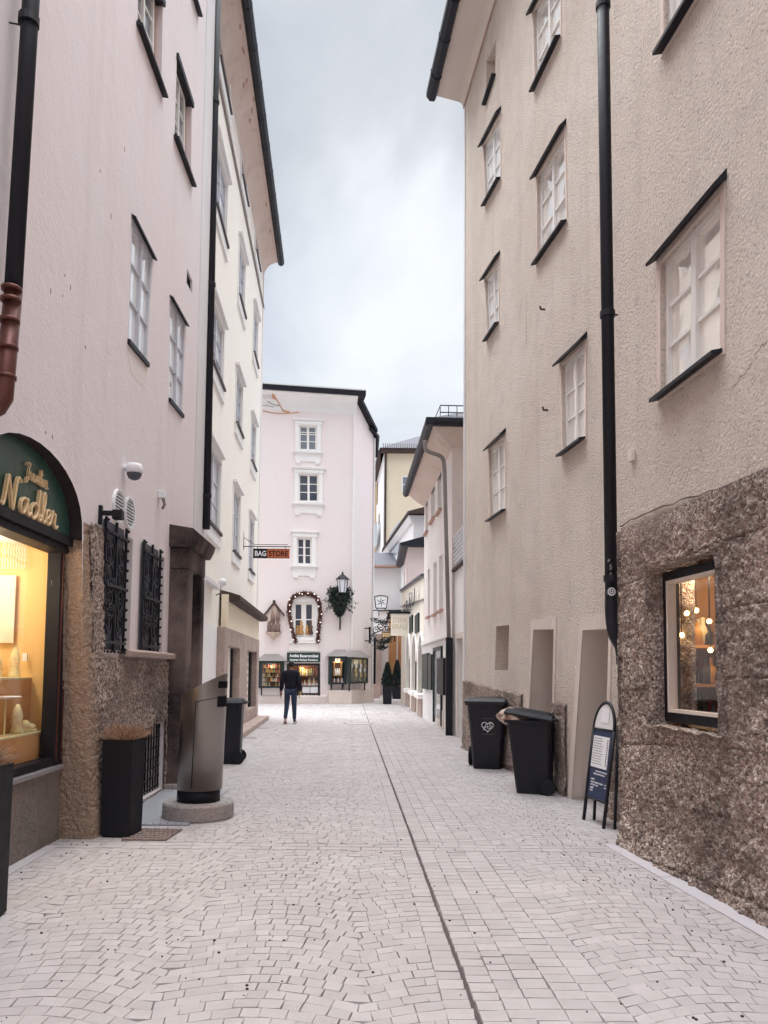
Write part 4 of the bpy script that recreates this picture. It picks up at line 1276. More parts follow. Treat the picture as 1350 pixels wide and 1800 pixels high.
o = mb.build('case_shelves', m_wares_back, origin=F1.P(s0, .1, z0)); tag(o, 'brown shelves inside the wide display case of painted figures', 'shelves')
# corner display: front part on the first face, plates part round the corner
s0, s1, z0, z1 = case(F1, (578, 1155), (609, 1154), (609, 1202), (578, 1204), .38, 'dark green corner display case with a lit miniature house inside', .3, .02, .02)
root = thing('miniature_house', F1.P((s0 + s1) / 2, .2, z0 + .4), 'lit wooden miniature house inside the corner display case', 'toy house')
mb = MB(); c0, c1 = s0 + .22, s1 - .2
mb.box(F1, c0, c0 + .05, .1, .3, z0 + .42, z0 + .98); mb.box(F1, c1 - .05, c1, .1, .3, z0 + .42, z0 + .98); mb.box(F1, c0, c1, .1, .31, z0 + .38, z0 + .42); mb.box(F1, c0 - .04, c1 + .04, .1, .31, z0 + .98, z0 + 1.03)
mb.build('frame', m_warm[0], root)
MB().box(F1, c0 + .05, c1 - .05, .06, .09, z0 + .42, z0 + .98).build('back', m_warm[3], root)
goods(F1, [(s0 + .18 + (s1 - s0 - .36) * k / 5, .2, z0 + .08, rnd.uniform(.18, .3)) for k in range(6)] + [(c0 + .1 + (c1 - c0 - .2) * k / 3, .2, z0 + 1.035, rnd.uniform(.14, .22)) for k in range(4)] + [(c0 + .1 + (c1 - c0 - .2) * k / 2, .2, z0 + .425, .3) for k in range(3)],
      'little carved figure round the lit miniature house in the corner case', 'figurine', 'figures in the corner display case', mats=[m_warm[2], m_white, m_warm[1]])
F3o = F1.P(F1L - .02, .44, 0); F3e = F2.P(F2L, .30, 0)
F3 = Frame((F3o.x, F3o.y), (F3e.x - F3o.x, F3e.y - F3o.y))
s0, s1, z0, z1 = case(F3, (615, 1156), (646, 1156), (646, 1200), (615, 1203), .12, 'dark display case of round painted plates at the right corner of the house', .02, .5, -.10)
pl = None; k_ = 0
for r_ in range(5):
    for c_ in range(4):
        s = s0 + .22 + (s1 - s0 - .44) * c_ / 3 + (.05 if r_ % 2 else 0); z = z0 + .2 + r_ * (z1 - z0 - .36) / 4
        c = F3.P(s, -.05, z)
        if pl is None or k_ % 5 == 0:
            mb = MB(); rr = .115; kk = 14
            for r1, r2, n1, n2 in ((.001, .6, 0, 0), (.6, 1, 0, .025)):
                for i in range(kk):
                    a0, a1 = 2 * math.pi * i / kk, 2 * math.pi * (i + 1) / kk
                    mb.add([c + F3.D * (rr * r * math.cos(a)) + F3.N * n + Vector((0, 0, rr * r * math.sin(a))) for r, a, n in ((r1, a0, n1), (r2, a0, n2), (r2, a1, n2), (r1, a1, n1))], [(0, 1, 2, 3)])
            pl = mb.build('plate', rnd.choice([m_warm[2], m_white, m_warm[5], mats_c[-3], m_warm[6]]), origin=c)
            o = pl
        else:
            o = pl.copy(); col.objects.link(o); o.location = c
        k_ += 1
        tag(o, 'round painted plate hanging in the right hand corner display case', 'plate', 'plates in the corner display case')
# relief shrine
sr, zr = F1.hit(481, 1090)
root = thing('relief_shrine', F1.P(sr, 0, zr), 'small wall shrine with a carved relief under a pointed roof', 'shrine')
hw, hh = .36, .56
m_shr = plaster('shrine_stone', (224, 206, 196), (190, 168, 158), 12, .5, .02)
MB().slab(F1, [(sr - hw * .8, zr - hh), (sr + hw * .8, zr - hh), (sr + hw * .8, zr + hh * .5), (sr, zr + hh * 1.25), (sr - hw * .8, zr + hh * .5)], .001, .08).build('niche', m_shr, root)
mb = MB()
mb.slab(F1, [(sr - hw * 1.2, zr + hh * .3), (sr, zr + hh * 1.32), (sr, zr + hh * 1.5), (sr - hw * 1.25, zr + hh * .42)], .0, .2); mb.slab(F1, [(sr + hw * 1.3, zr + hh * .3), (sr + hw * 1.35, zr + hh * .42), (sr, zr + hh * 1.5), (sr, zr + hh * 1.32)], .0, .2)
mb.ball(F1.P(sr, .1, zr + hh * 1.5), .07, 8, 5)
mb.build('roof', m_tile, root)
mb = MB().lathe(F1.P(sr, .02, zr - hh), [(.02, -.34), (.10, -.26), (.24, -.12), (.36, -.04), (.38, 0)], 14); mb.build('corbel', plaster('corbel_stone', (206, 190, 172), (190, 172, 156), 30, .3, .01), root, smooth=True)
mb = MB()
for dx, dz, h in ((-.2, -.6, .55), (.0, -.6, .5), (.2, -.58, .6), (-.05, -.1, .55), (.18, .0, .5)): figurine_mb(F1.P(sr + dx, .12, zr + dz), h); mb.lathe(F1.P(sr + dx, .11, zr + dz), [(h * .2, 0), (h * .15, h * .4), (h * .18, h * .6), (h * .06, h * .74), (h * .11, h * .86), (.001, h)], 8)
mb.build('figure', plaster('relief_figures', (176, 150, 140), (84, 66, 66), 20, .2, .01), root, smooth=True)
# faded fresco under the roof: soft ochre figures and a scroll on the cove, worked as thin relief
mb = MB()
def fres(px, py): 
    s, z = F1.hit(px, py, .0); return s, z
def cove_n(z):
    t = min(1, max(0, (z - (fz - 1.0)) / .72)); return .42 * (1 - math.cos(math.asin(t))) + .012
def ribbon(pts, w, mb, dn=0):
    pts = [fres(*p) for p in pts]
    pts = [(p.x, p.y) for p in catmull([(a, b) for a, b in pts], 4)]
    for (a, b), (c, d) in zip(pts, pts[1:]):
        mb.add([F1.P(a, cove_n(b - w) + dn, b - w), F1.P(c, cove_n(d - w) + dn, d - w), F1.P(c, cove_n(d + w) + dn, d + w), F1.P(a, cove_n(b + w) + dn, b + w)], [(0, 1, 2, 3)])
ribbon([(483, 700), (489, 708), (494, 716), (498, 722), (509, 725)], .05, mb); ribbon([(478, 698), (484, 701)], .09, mb); ribbon([(462, 722), (480, 726), (500, 727), (526, 725)], .025, mb)
root = tag(mb.build('fresco', plaster('fresco_ochre', (206, 160, 128), (186, 138, 112), 20, .05, .003), origin=F1.P(0, 0, fz)), 'faded ochre figure painted under the roof of the corner house', 'fresco')
mb = MB()
for k in range(5): ribbon([(461 + 4 * k, 703), (463 + 4 * k, 697), (465 + 4 * k, 703)], .02, mb, .003)
ribbon([(470, 706), (482, 712), (492, 713)], .022, mb, .003); ribbon([(462, 713), (472, 714), (482, 716)], .015, mb, .003)
mb.build('scroll', plaster('fresco_grey', (150, 144, 150), (168, 160, 164), 20, .05, .003), root)
# garland round the window
gp = [(520, 1129), (512, 1100), (508, 1075), (511, 1056), (522, 1046), (536, 1043), (550, 1046), (560, 1056), (563, 1075), (561, 1100), (558, 1128)]
path = catmull([F1.P(*[F1.hit(*p, .12)[0], .12, F1.hit(*p, .12)[1]]) for p in gp], 14)
root = thing('garland', path[0], 'reddish brown garland with white lights round the window of carved figures', 'garland')
rr_ = random.Random(2); mb = MB()
for p in path:
    for _ in range(26):
        d = Vector((rr_.gauss(0, .04), rr_.gauss(0, .04), rr_.gauss(0, .04)))
        mb.leaf(p + d, .06, rr_)
mb.build('foliage', leafmat('dry_garland', (92, 62, 60), (122, 84, 76)), root)
mb = MB()
for i in range(3, len(path), 8): mb.ball(path[i] + F1.N * .09 + Vector((rr_.uniform(-.09, .09), 0, rr_.uniform(-.05, .05))), .030, 8, 5)
mb.build('bulb', glow('bulb_white', (255, 248, 236), .6), root, smooth=True)
# lantern with evergreen wreath
lc = F1.hit(602, 1030, .55)
LC = F1.P(lc[0], .55, lc[1])
root = thing('wall_lantern', LC, 'black wall lantern with frosted glass above an evergreen bunch', 'lantern')
mb = MB()
mb.lathe(LC, [(.20, .30), (.30, .28), (.32, .31), (.24, .38), (.13, .48), (.05, .52), (.04, .60), (.001, .68)], 6)
mb.lathe(LC, [(.10, -.36), (.17, -.34), (.17, -.30), (.10, -.29)], 6)
for k in range(6):
    a = 2 * math.pi * k / 6
    mb.tube([LC + Vector((.165 * math.cos(a), .165 * math.sin(a), -.30)), LC + Vector((.255 * math.cos(a), .255 * math.sin(a), .30))], .014, 5)
mb.build('cage', m_black, root)
MB().lathe(LC, [(.15, -.30), (.24, .29)], 6).build('glass', glass('frosted_glass', (206, 206, 214), 1.5, .3), root)
mb = MB().tube(catmull([LC + Vector((0, 0, -.36)), LC + Vector((-.02, .05, -.7)), LC + Vector((-.1, .3, -1.2)), LC + Vector((-.12, .52, -1.75)), LC + Vector((-.12, .5, -1.95))], 6), .035, 8)
mb.build('arm', m_black, root)
wc = F1.hit(597, 1057, .35); WC = F1.P(wc[0], .35, wc[1])
root = thing('evergreen_bunch', WC, 'dark evergreen bunch with twigs hung under the wall lantern', 'evergreen bunch')
mb = MB(); r2 = random.Random(12)
for _ in range(3200):
    t = r2.random(); z = .62 - 1.25 * t
    w = .58 * (1 - t) ** .45 if t > .25 else .42 + .5 * t
    a = r2.random() * 2 * math.pi; q_ = math.sqrt(r2.random()) * w * (1 + .45 * noise.noise((a * 1.3, z * 2.2, 4)))
    x, y = q_ * math.cos(a), q_ * math.sin(a) * .45
    if z > .42 and abs(x - .10) < .17: continue
    if noise.noise((x * 4.5, z * 4.5, 7)) < -.18 and q_ > .3: continue
    mb.leaf(WC + Vector((x, y, z + r2.gauss(0, .05))), .075, r2)
for _ in range(30):
    a = r2.uniform(-.9, math.pi + .9); L = r2.uniform(.5, .84)
    d = Vector((math.cos(a), r2.uniform(-.2, .2), math.sin(a) * .9))
    if 1.0 < a < 1.9: continue
    for k in range(16):
        mb.leaf(WC + d * (L * (.45 + .6 * k / 16)) + Vector((r2.gauss(0, .03), r2.gauss(0, .03), r2.gauss(0, .03))), .055, r2)
mb.build('foliage', m_leaf, root)
mb = MB()
for _ in range(8):
    a = r2.uniform(-.2, math.pi + .2); mb.tube([WC, WC + Vector((math.cos(a) * .66, 0, math.sin(a) * .62))], .012, 5)
mb.build('twig', m_tile, root)
# wrought iron guild sign on the right corner
def GS(px, py, Y=36.6): return at(px, py, Y)
root = thing('guild_sign', GS(668, 1120), 'ornate wrought iron hanging sign with a garland on the corner of the pale house', 'sign')
mb = MB()
mb.tube([GS(650, 1102), GS(650, 1131)], .05, 8); mb.tube([GS(641, 1104.5), GS(650, 1104.5)], .03, 6); mb.tube([GS(641, 1126.5), GS(650, 1126.5)], .03, 6)
for cx, cy, r_, sg_ in ((657, 1122, 6, 1), (661, 1108, 7, -1), (669, 1101, 7, 1), (658, 1115, 4, 1), (677, 1099, 4, -1), (681, 1104, 5, 1)):
    mb.tube([GS(cx + r_ * (1 - .8 * t / 22) * math.cos(sg_ * t * .42), cy + r_ * (1 - .8 * t / 22) * math.sin(sg_ * t * .42)) for t in range(23)], .022, 5)
mb.tube([GS(650, 1119), GS(660, 1112), GS(672, 1108), GS(690, 1107)], .025, 6)
mb.build('ironwork', m_black, root)
mb = MB(); r3 = random.Random(9)
for a, b in (((664, 1127), (690, 1118)), ((662, 1136), (680, 1136)), ((655, 1088), (684, 1092)), ((668, 1130), (686, 1124))):
    for k in range(170):
        t = r3.random(); p = GS(a[0] + (b[0] - a[0]) * t, a[1] + (b[1] - a[1]) * t + 3 * math.sin(t * math.pi))
        mb.leaf(p + Vector((r3.gauss(0, .07), r3.gauss(0, .07), r3.gauss(0, .05))), .07, r3)
mb.build('foliage', m_leaf, root)
mb = MB(); Fg = Frame(GS(671, 1118)[:2], (1, 0), (0, -1)); a, b = GS(671, 1122), GS(689, 1110)
mb.box(Fg, 0, b.x - a.x, -.04, .04, a.z, b.z); mb.build('panel', m_wares_back, root)
mb = MB()
for k in range(5): mb.box(Fg, .04 + k * .09, .10 + k * .09, .041, .05, a.z + .05 + .02 * (k % 2), b.z - .06)
mb.build('gilding', m_gold, root)
c = GS(683, 1087)
mb = MB().lathe(c, [(.05, .28), (.13, .24), (.05, .2), (.08, .1), (.13, -.02), (.10, -.04)], 8)
mb.build('lantern_cap', m_black, root)
# ================================================================ roughcast house on the right
R1 = Frame((2.83, 0), (-.1036, 1), (-1, -.1036))
R2 = Frame((3.28, 0), (-.111, 1), (-1, -.111))
tan = thing('roughcast_house', (2.4, 8, 0), 'large tan roughcast house on the right with a rubble stone base and hooded windows', 'house')
r1_end = 6.88
STZ = 2.76
rw = quad_px(R1, (1162, 462), (1268, 340), (1268, 612), (1162, 694))
rwu = quad_px(R1, (1168, -190), (1283, -390), (1283, -110), (1168, 82))
mb = MB()
wall_poly(mb, R1, [(-16, STZ - .3), (r1_end, STZ - .3), (r1_end, 13), (-16, 13)], [(rw, .16), (rwu, .16)])
mb.add([R1.P(r1_end, 0, 0), R1.P(r1_end, -1.5, 0), R1.P(r1_end, -1.5, 13), R1.P(r1_end, 0, 13)], [(0, 1, 2, 3)])
mb.build('wall', m_tan, tan)
# rubble base, really displaced
so_ = quad_px(R1, (1141, 1008), (1274, 982), (1274, 1300), (1146, 1268), .03)
so_ = [(so_[0][0], (so_[0][1] + so_[1][1]) / 2), (so_[1][0], (so_[0][1] + so_[1][1]) / 2), (so_[1][0], so_[2][1] + .02), (so_[0][0], so_[2][1] + .02)]
def blocks(u, v):
    row = math.floor(v / .46 + .2 * math.sin(u)); off = (row * .37) % 1
    bx = math.floor(u / .78 + off)
    return .03 * noise.noise((bx * 3.7, row * 5.1, 2.2)), min(abs(((v / .46 + .2 * math.sin(u)) % 1) - 0), abs(((u / .78 + off) % 1)))
def rub(u, v):
    b, e = blocks(u, v)
    d = .03 + b + .016 * nz(u, v, 1.6, 1) + .018 * nz(u, v, 7, 2) + .017 * nz(u, v, 21, 3) + .032 * (.45 - peb(u, v, 26)) + .012 * (.45 - peb(u + 5, v, 55))
    if e < .03: d -= .018
    # erosion near the window and foot
    if so_[0][0] - .10 < u < so_[1][0] + .12 and so_[0][1] - .2 < v < so_[2][1] + .05: d -= .01
    if v < .25: d += .05 * (1 - v / .25)
    if v > STZ - .22: k = (STZ - v) / .22; d = max(.004, d * k + .022 * (1 - k))
    return d
def keep_st(u, v):
    return not (so_[0][0] < u < so_[1][0] and so_[0][1] < v < so_[2][1])
mb = rough_grid(lambda u, v, d: R1.P(u, d if u < r1_end - .03 else d * .6, v), 2.6, r1_end, 0, STZ, .0115, rub, keep_st)
mb.build('stone_base', m_stone, tan, smooth=True)
mb = rough_grid(lambda u, v, d: R1.P(u, d, v), -16, 2.6, 0, STZ, .07, rub)
mb.build('stone_base', m_stone, tan, smooth=True)
mb = rough_grid(lambda u, v, d: R1.P(r1_end + (d - .05) * .6, .05 - u, v), 0, .5, 0, STZ, .02, lambda u, v: rub(u + 9, v))
mb.build('stone_base', m_stone, tan, smooth=True)
# stone window: rough reveals, deep dark frame, white trim, lit shop behind
sa, sb_, za, zb = so_[0][0], so_[1][0], so_[0][1], so_[2][1]
mb = MB()
def rv(P2, u0, u1, v0, v1):
    g = rough_grid(P2, u0, u1, v0, v1, .02, lambda u, v: .018 * nz(u, v, 9, 4) + .014 * (.45 - peb(u + 3, v, 26))); k = len(mb.v)
    mb.v += g.v; mb.f += [tuple(i + k for i in f) for f in g.f]
rv(lambda u, v, d: R1.P(sb_ - .0 - d, -u + .05, v), -.03, .40, za, zb); rv(lambda u, v, d: R1.P(sa + d, -u + .05, v), -.03, .40, za, zb)
rv(lambda u, v, d: R1.P(v, -u + .05, za + d), -.03, .40, sa, sb_); rv(lambda u, v, d: R1.P(v, -u + .05, zb - d), -.03, .40, sa, sb_)
mb.build('window_reveal', m_stone, tan, smooth=True)
q = [(sa - .05, za), (sb_ + .02, za), (sb_ + .02, zb), (sa - .05, zb)]
DN = -.07
def qf(mb, e0, e1, n0, n1):
    a, b, c, d = sa - .05, sb_ - .02, za + .03, zb - .02
    for s0, s1, z0, z1 in ((a + e0, a + e1, c + e0, d - e0), (b - e1, b - e0, c + e0, d - e0), (a + e1, b - e1, c + e0, c + e1), (a + e1, b - e1, d - e1, d - e0)):
        mb.box(R1, s0, s1, n0, n1, z0, z1)
    return mb
fr = qf(MB(), 0, .075, DN - .1, DN).build('shop_window', m_black, tan)
qf(MB(), .075, .10, DN - .06, DN + .012).build('window_trim', paint('cream_trim', (222, 210, 200), .5), fr)
MB().box(R1, sa + .0, sb_ - .1, DN - .05, DN - .044, za + .10, zb - .10).build('pane', m_clear, fr)
mb = MB()
SF = 6.74
mb.box(R1, sa - .05, SF, -1.7, -1.67, za - .4, zb + .3); mb.box(R1, SF, SF + .02, -1.7, DN - .1, za - .4, zb + .3); mb.box(R1, sa - .08, sa - .05, -1.7, DN - .1, za - .4, zb + .3)
mb.box(R1, sa - .05, SF, -1.67, DN - .1, za - .3, za - .2); mb.box(R1, sa - .05, SF, -1.67, DN - .1, zb + .1, zb + .3)
mb.build('shop_interior', paint('brown_interior', (158, 116, 76), .8, .2, .4), tan)
mb = MB()
for z in (-.02, .30, .62): mb.box(R1, 6.30, SF, -.9, DN - .12, za + z, za + z + .025)
mb.build('shop_shelf', m_box, tan)
rg = random.Random(21)
shopm = [paint('ware_' + n, c, .5, .4, .3) for n, c in (('green', (88, 112, 84)), ('amber', (206, 150, 70)), ('red', (150, 66, 54)), ('cream', (222, 206, 170)), ('blue', (92, 120, 140)), ('dark', (60, 52, 50)))]
for k in range(60):
    lay = rg.choice((0, 1, 2)); zz = za + (.006, .326, .646)[lay]
    s = rg.uniform(6.35, 6.66); n = rg.uniform(-.62, -.24)
    c = R1.P(s, n, zz); h = rg.uniform(.1, .24)
    o = MB().lathe(c, [(h * .2, 0), (h * .24, h * .1), (h * .24, h * .55), (h * .09, h * .72), (h * .09, h * .94), (h * .11, h)], 10).build('jar', rg.choice(shopm), origin=c, smooth=True)
    tag(o, 'small coloured jar on a shelf behind the stone framed window', 'jar', 'jars in the stone framed window')
for k, (t, n, z) in enumerate(((6.36, -.30, .86), (6.4, -.36, .50), (6.22, -.22, .72), (6.30, -.5, .84), (6.25, -.28, .90), (6.32, -.40, .93), (6.28, -.33, .52), (6.2, -.45, .60), (6.33, -.24, .56))):
    c = R1.P(t, n, za + z)
    root = thing('hanging_bulb', c, 'small glowing warm bulb hanging inside the stone framed window', 'bulb', 'warm bulbs in the stone framed window')
    MB().ball(c, .022, 8, 6).build('globe', glow('warm_bulb', (255, 214, 140), 6), root, smooth=True)
    MB().tube([c + Vector((0, 0, .02)), Vector((c.x, c.y, zb + .098))], .004, 5).build('cord', m_black, root)
lamp('shop_lamp', R1.P(6.15, -.45, zb + .0), 15, (1, .76, .46), .06)
# the big upper windows of the near part
def cwin(W, q, hood_, rows=3, inset=.0, pane=None, dep=.12, sill_=True, hx=.09, eh=.075):
    fr = window(tan, W, q, pane or m_pane_r, m_frame, rows, 2, -.04, .05, .07, .024)
    band(MB(), W, q, .055, .0, .010, .06).build('casing', m_reveal, fr)
    a, b = q[0], q[1]
    P = W.P; s = MB()
    s.hexa([P(a[0] - .03, -.06, a[1] - .02), P(b[0] + .03, -.06, b[1] - .02), P(b[0] + .03, .09, b[1] - .06), P(a[0] - .03, .09, a[1] - .06),
            P(a[0] - .03, -.06, a[1] + .005), P(b[0] + .03, -.06, b[1] + .005), P(b[0] + .03, .09, b[1] - .03), P(a[0] - .03, .09, a[1] - .03)])
    s.build('sill', m_metal, fr)
    if hood_:
        h = quad_px(W, *hood_, .0) if len(hood_) == 4 else None
        a, b = h if h else (q[3], q[2])
    a, b = q[3], q[2]
    s = MB(); t = .075
    s.hexa([P(a[0] - eh, 0, a[1] + .06), P(b[0] + eh, 0, b[1] + .06), P(b[0] + eh, hx, b[1] + .0), P(a[0] - eh, hx, a[1] + .0),
            P(a[0] - eh, 0, a[1] + .06 + t), P(b[0] + eh, 0, b[1] + .06 + t), P(b[0] + eh, hx + .01, b[1] + .02), P(a[0] - eh, hx + .01, a[1] + .02)])
    s.build('hood', m_metal, fr)
    return fr
cwin(R1, rw, None); cwin(R1, rwu, None)
def crack(W, pts, r, n=.0):
    q = catmull([(*W.hit(*p), 0) for p in pts], 5); rc = random.Random(len(pts) + int(pts[0][0]))
    path = [W.P(a.x + rc.gauss(0, .008), n, a.y + rc.gauss(0, .008)) for a in q]
    return MB().tube(path, [r * rc.uniform(.4, 1.3) for _ in path], 4)
m_crack = paint('crack_dark', (112, 98, 90), .9, .1)
crack(R1, [(1284, 692), (1296, 668), (1310, 655), (1322, 636), (1338, 612), (1349, 600)], .0022).build('crack', m_crack, tan)
crack(R1, [(1092, 925), (1130, 906), (1200, 880), (1280, 856), (1349, 832)], .006, .012).build('crack', m_crack, tan)
# ------ part beyond the downpipe
c_s = R2.hit(816, 800)[0]
zc2 = R2.hit(812, 205)[1]
qa = quad_px(R2, (987, 642), (1028, 606), (1029, 766), (990, 795))
qb = quad_px(R2, (945, 312), (992, 232), (996, 386), (945, 459))
qc = quad_px(R2, (938, 22), (985, -70), (985, 62), (941, 154))
qd = quad_px(R2, (853, 492), (877, 457), (877, 565), (857, 595))
qe = quad_px(R2, (850, 256), (879, 204), (880, 311), (854, 357))
qf_ = quad_px(R2, (860, 792), (887, 768), (889, 893), (862, 912))
qg = quad_px(R2, (855, 108), (872, 70), (870, 132), (855, 178))
qh = quad_px(R2, (872, 1101), (895, 1098), (893, 1178), (870, 1178))
d1 = quad_px(R2, (939, 1107), (975, 1106), (968, 1360), (925, 1330))
d1 = [(d1[0][0], -.05), (d1[1][0], -.05), d1[2], d1[3]]
d2 = quad_px(R2, (1026, 1108), (1072, 1105), (1062, 1420), (1006, 1400))
d2 = [(d2[0][0], -.05), (d2[1][0], -.05), d2[2], d2[3]]
mb = MB()
wall_poly(mb, R2, [(6.8, 0.0), (c_s, 0.0), (c_s, zc2 + .9), (6.8, zc2 + .9)],
          [(q, .13) for q in (qa, qb, qc, qd, qe, qf_)] + [(qg, .22), (qh, .3), (d1, .0), (d2, .0)])
mb.add([R2.P(c_s, 0, 0), R2.P(c_s, -9, 0), R2.P(c_s, -9, zc2 + .9), R2.P(c_s, 0, zc2 + .9)], [(0, 1, 2, 3)])
mb.build('wall', m_tan, tan)
crack(R2, [(925, 515), (926, 545), (925, 575), (926, 612)], .0022).build('crack', m_crack, tan)
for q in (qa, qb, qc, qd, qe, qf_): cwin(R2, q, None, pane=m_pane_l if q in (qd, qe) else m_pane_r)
mb = MB()
for q, d in ((qg, .22), (qh, .3)): mb.slab(R2, grow(q, .02), -d - .03, -d)
mb.build('niche_back', m_tan_smooth, tan)
s_, z_ = qg[0]
MB().slab(R2, [(qg[0][0] - .05, qg[0][1] - .05), (qg[1][0] + .05, qg[1][1] - .05), (qg[1][0] + .05, qg[1][1] - .01), (qg[0][0] - .05, qg[0][1] - .01)], -.15, .08).build('niche_sill', m_metal, tan)
# doorways: smooth deep jambs and doors set well back
for q, dep in ((d1, .62), (d2, .70)):
    mb = MB(); o = q
    for i in range(4):
        a, b = o[i], o[(i + 1) % 4]
        mb.add([R2.P(a[0], .012, a[1]), R2.P(b[0], .012, b[1]), R2.P(b[0], -dep, b[1]), R2.P(a[0], -dep, a[1])], [(0, 1, 2, 3)])
    og = [(q[0][0] - .10, q[0][1]), (q[1][0] + .14, q[1][1]), (q[2][0] + .10, q[2][1] + .14), (q[3][0] - .08, q[3][1] + .14)]
    mb.slab(R2, [q[1], og[1], og[2], q[2]], .0, .012); mb.slab(R2, [q[2], og[2], og[3], q[3]], .0, .012); mb.slab(R2, [q[3], og[3], og[0], q[0]], .0, .012)
    dw = mb.build('doorway', m_tan_smooth, tan)
    MB().slab(R2, grow(q, .02), -dep - .05, -dep).build('door', wood('brown_door', (84, 66, 60), (66, 52, 50)), dw)
s, z = R2.hit(966, 1226, -.5)
MB().box(R2, s - .08, s + .03, -.62, -.52, z - .05, z + .05).build('door_handle', m_metal, tan)
# stone plinth pieces between the doors
def zpl(s):
    (sa1, za1), (sa2, za2) = R2.hit(822, 1197), R2.hit(1013, 1241)
    return za1 + (za2 - za1) * (s - sa1) / (sa2 - sa1)
pieces = [(d1[1][0] + .15, c_s + .01), (d2[1][0] + .15, d1[0][0] - .11), (7.0, d2[0][0] - .11)]
for a, b in pieces:
    mb = rough_grid(lambda u, v, d: R2.P(u, d - .01, v * zpl(u)), a, b, 0, 1, .03, lambda u, v: .5 * rub(u, v * 1.2) + .012)
    # denser vertical sampling
    mb = MB(); nu, nv = int((b - a) / .02), 60
    for j in range(nv + 1):
        for i in range(nu + 1):
            u = a + (b - a) * i / nu; v = zpl(u) * j / nv
            mb.v.append(R2.P(u, .5 * rub(u, v) + .012 if j < nv else .0, v))
    for j in range(nv):
        for i in range(nu):
            k = j * (nu + 1) + i; mb.f.append((k, k + 1, k + nu + 2, k + nu + 1))
    mb.build('plinth', m_stone, tan, smooth=True)
# corner strip, eaves, gutter
MB().box(R2, c_s - .10, c_s + .015, -.1, .015, 1.3, zc2).build('corner_band', m_white_band, tan)
prof = [(0, zc2 - .02)]
for k in range(6):
    a = math.pi / 2 * k / 5; prof.append((.18 * (1 - math.cos(a)), zc2 - .02 + .18 * math.sin(a)))
prof += [(.62, zc2 + .24), (.62, zc2 + .32), (-.2, zc2 + .32), (-.2, zc2 - .02)]
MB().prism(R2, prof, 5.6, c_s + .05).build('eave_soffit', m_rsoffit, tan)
gp_ = [(.58, zc2 + .24), (.62, zc2 + .16), (.72, zc2 + .16), (.79, zc2 + .25), (.79, zc2 + .36), (.58, zc2 + .36)]
mb = MB().prism(R2, gp_, 5.6, c_s + .12)
for k in range(10):
    s = c_s - .5 - k * .9
    mb.prism(R2, [(.57, zc2 + .235), (.615, zc2 + .148), (.725, zc2 + .148), (.80, zc2 + .245), (.80, zc2 + .365), (.57, zc2 + .365)], s, s + .04)
mb.build('gutter', m_metal, tan)
MB().prism(R2, [(.7, zc2 + .361), (-4, zc2 + 3), (-9, zc2 + .3)], 5.6, c_s + .1).build('roof', m_roof, tan)
MB().prism(R1, [(.3, 13.0), (-4, 14.5), (-9, 13.0)], -16, r1_end).build('roof', m_roof, tan)
MB().prism(R2, [(.02, zc2 - .03), (.035, zc2 - .03), (.035, zc2 + .0), (.02, zc2 + .0)], 5.6, c_s).build('eave_line', m_brown_reveal, tan)
# downpipe
YP = 7.03
pts = [at(1075, 1050, YP), at(1060, 0, YP)]
dv = pts[1] - pts[0]
dp = pipe([pts[0], pts[0] + dv * 1.5], .058, m_metal, tan, [(pts[0] + dv * .46, dv), (pts[0] + dv * .99, dv), (pts[0] + dv * .03, dv)])
b = pts[0]
mb = MB().tube(catmull([b + dv * .01, b - dv.normalized() * .18, b + Vector((.02, -.02, -.34)), b + Vector((.09, .02, -.46)), b + Vector((.12, .08, -.6))], 6), .060, 14)
mb.build('bend', m_metal, dp, smooth=True)
c = at(1075, 1040, YP - .062); mb = MB()
rings = [(.001, .022), (.022, .030), (.030, .040)]
def disc(mb, c, r0, r1, dy):
    k = 18
    for i in range(k):
        a0, a1 = 2 * math.pi * i / k, 2 * math.pi * (i + 1) / k
        mb.add([(c.x + r * math.cos(a), c.y + dy + .25 * (r * math.cos(a)) ** 2 / .06, c.z + r * math.sin(a)) for r, a in ((r0, a0), (r1, a0), (r1, a1), (r0, a1))], [(0, 1, 2, 3)])
disc(mb, c, .026, .038, -.004); disc(mb, c, .008, .018, -.004)
st = mb.build('sticker', m_white, dp)
mb = MB(); disc(mb, c, .001, .042, -.001); mb.build('sticker_ground', m_black, dp)
mb = MB(); r5 = random.Random(6)
for k in range(9):
    p = at(1071 + r5.uniform(-3, 4), 985 + 75 * r5.random() ** 1.3, YP - .060)
    w = r5.uniform(.006, .016)
    mb.add([p + Vector((-w, -.002, -w * 1.4)), p + Vector((w * .7, -.002, -w)), p + Vector((w, -.002, w * 1.3)), p + Vector((-w * .5, -.002, w))], [(0, 1, 2, 3)])
mb.build('paint_fleck', m_pipe_grey, dp)
p = pts[0] + dv * .46; MB().tube([p, p + Vector((.16, .02, .0))], .008, 6).build('pipe_clamp', m_metal, tan)
# small plaster boss and two dark hooks
s, z = R1.hit(1114, 802)
MB().box(R1, s - .04, s + .04, 0, .04, z - .05, z + .06).build('wall_boss', m_tan_smooth, tan, bevel=.01)
for px, py in ((958, 544), (963, 721)):
    s, z = R2.hit(px, py)
    o = MB().tube([R2.P(s, 0, z), R2.P(s, .06, z), R2.P(s, .07, z + .04)], .014, 6).build('wall_hook', m_tile, origin=R2.P(s, 0, z))
    tag(o, 'rusty wall hook above the middle right window of the roughcast house' if py < 600 else 'rusty wall hook left of the lower middle window of the roughcast house', 'hook')

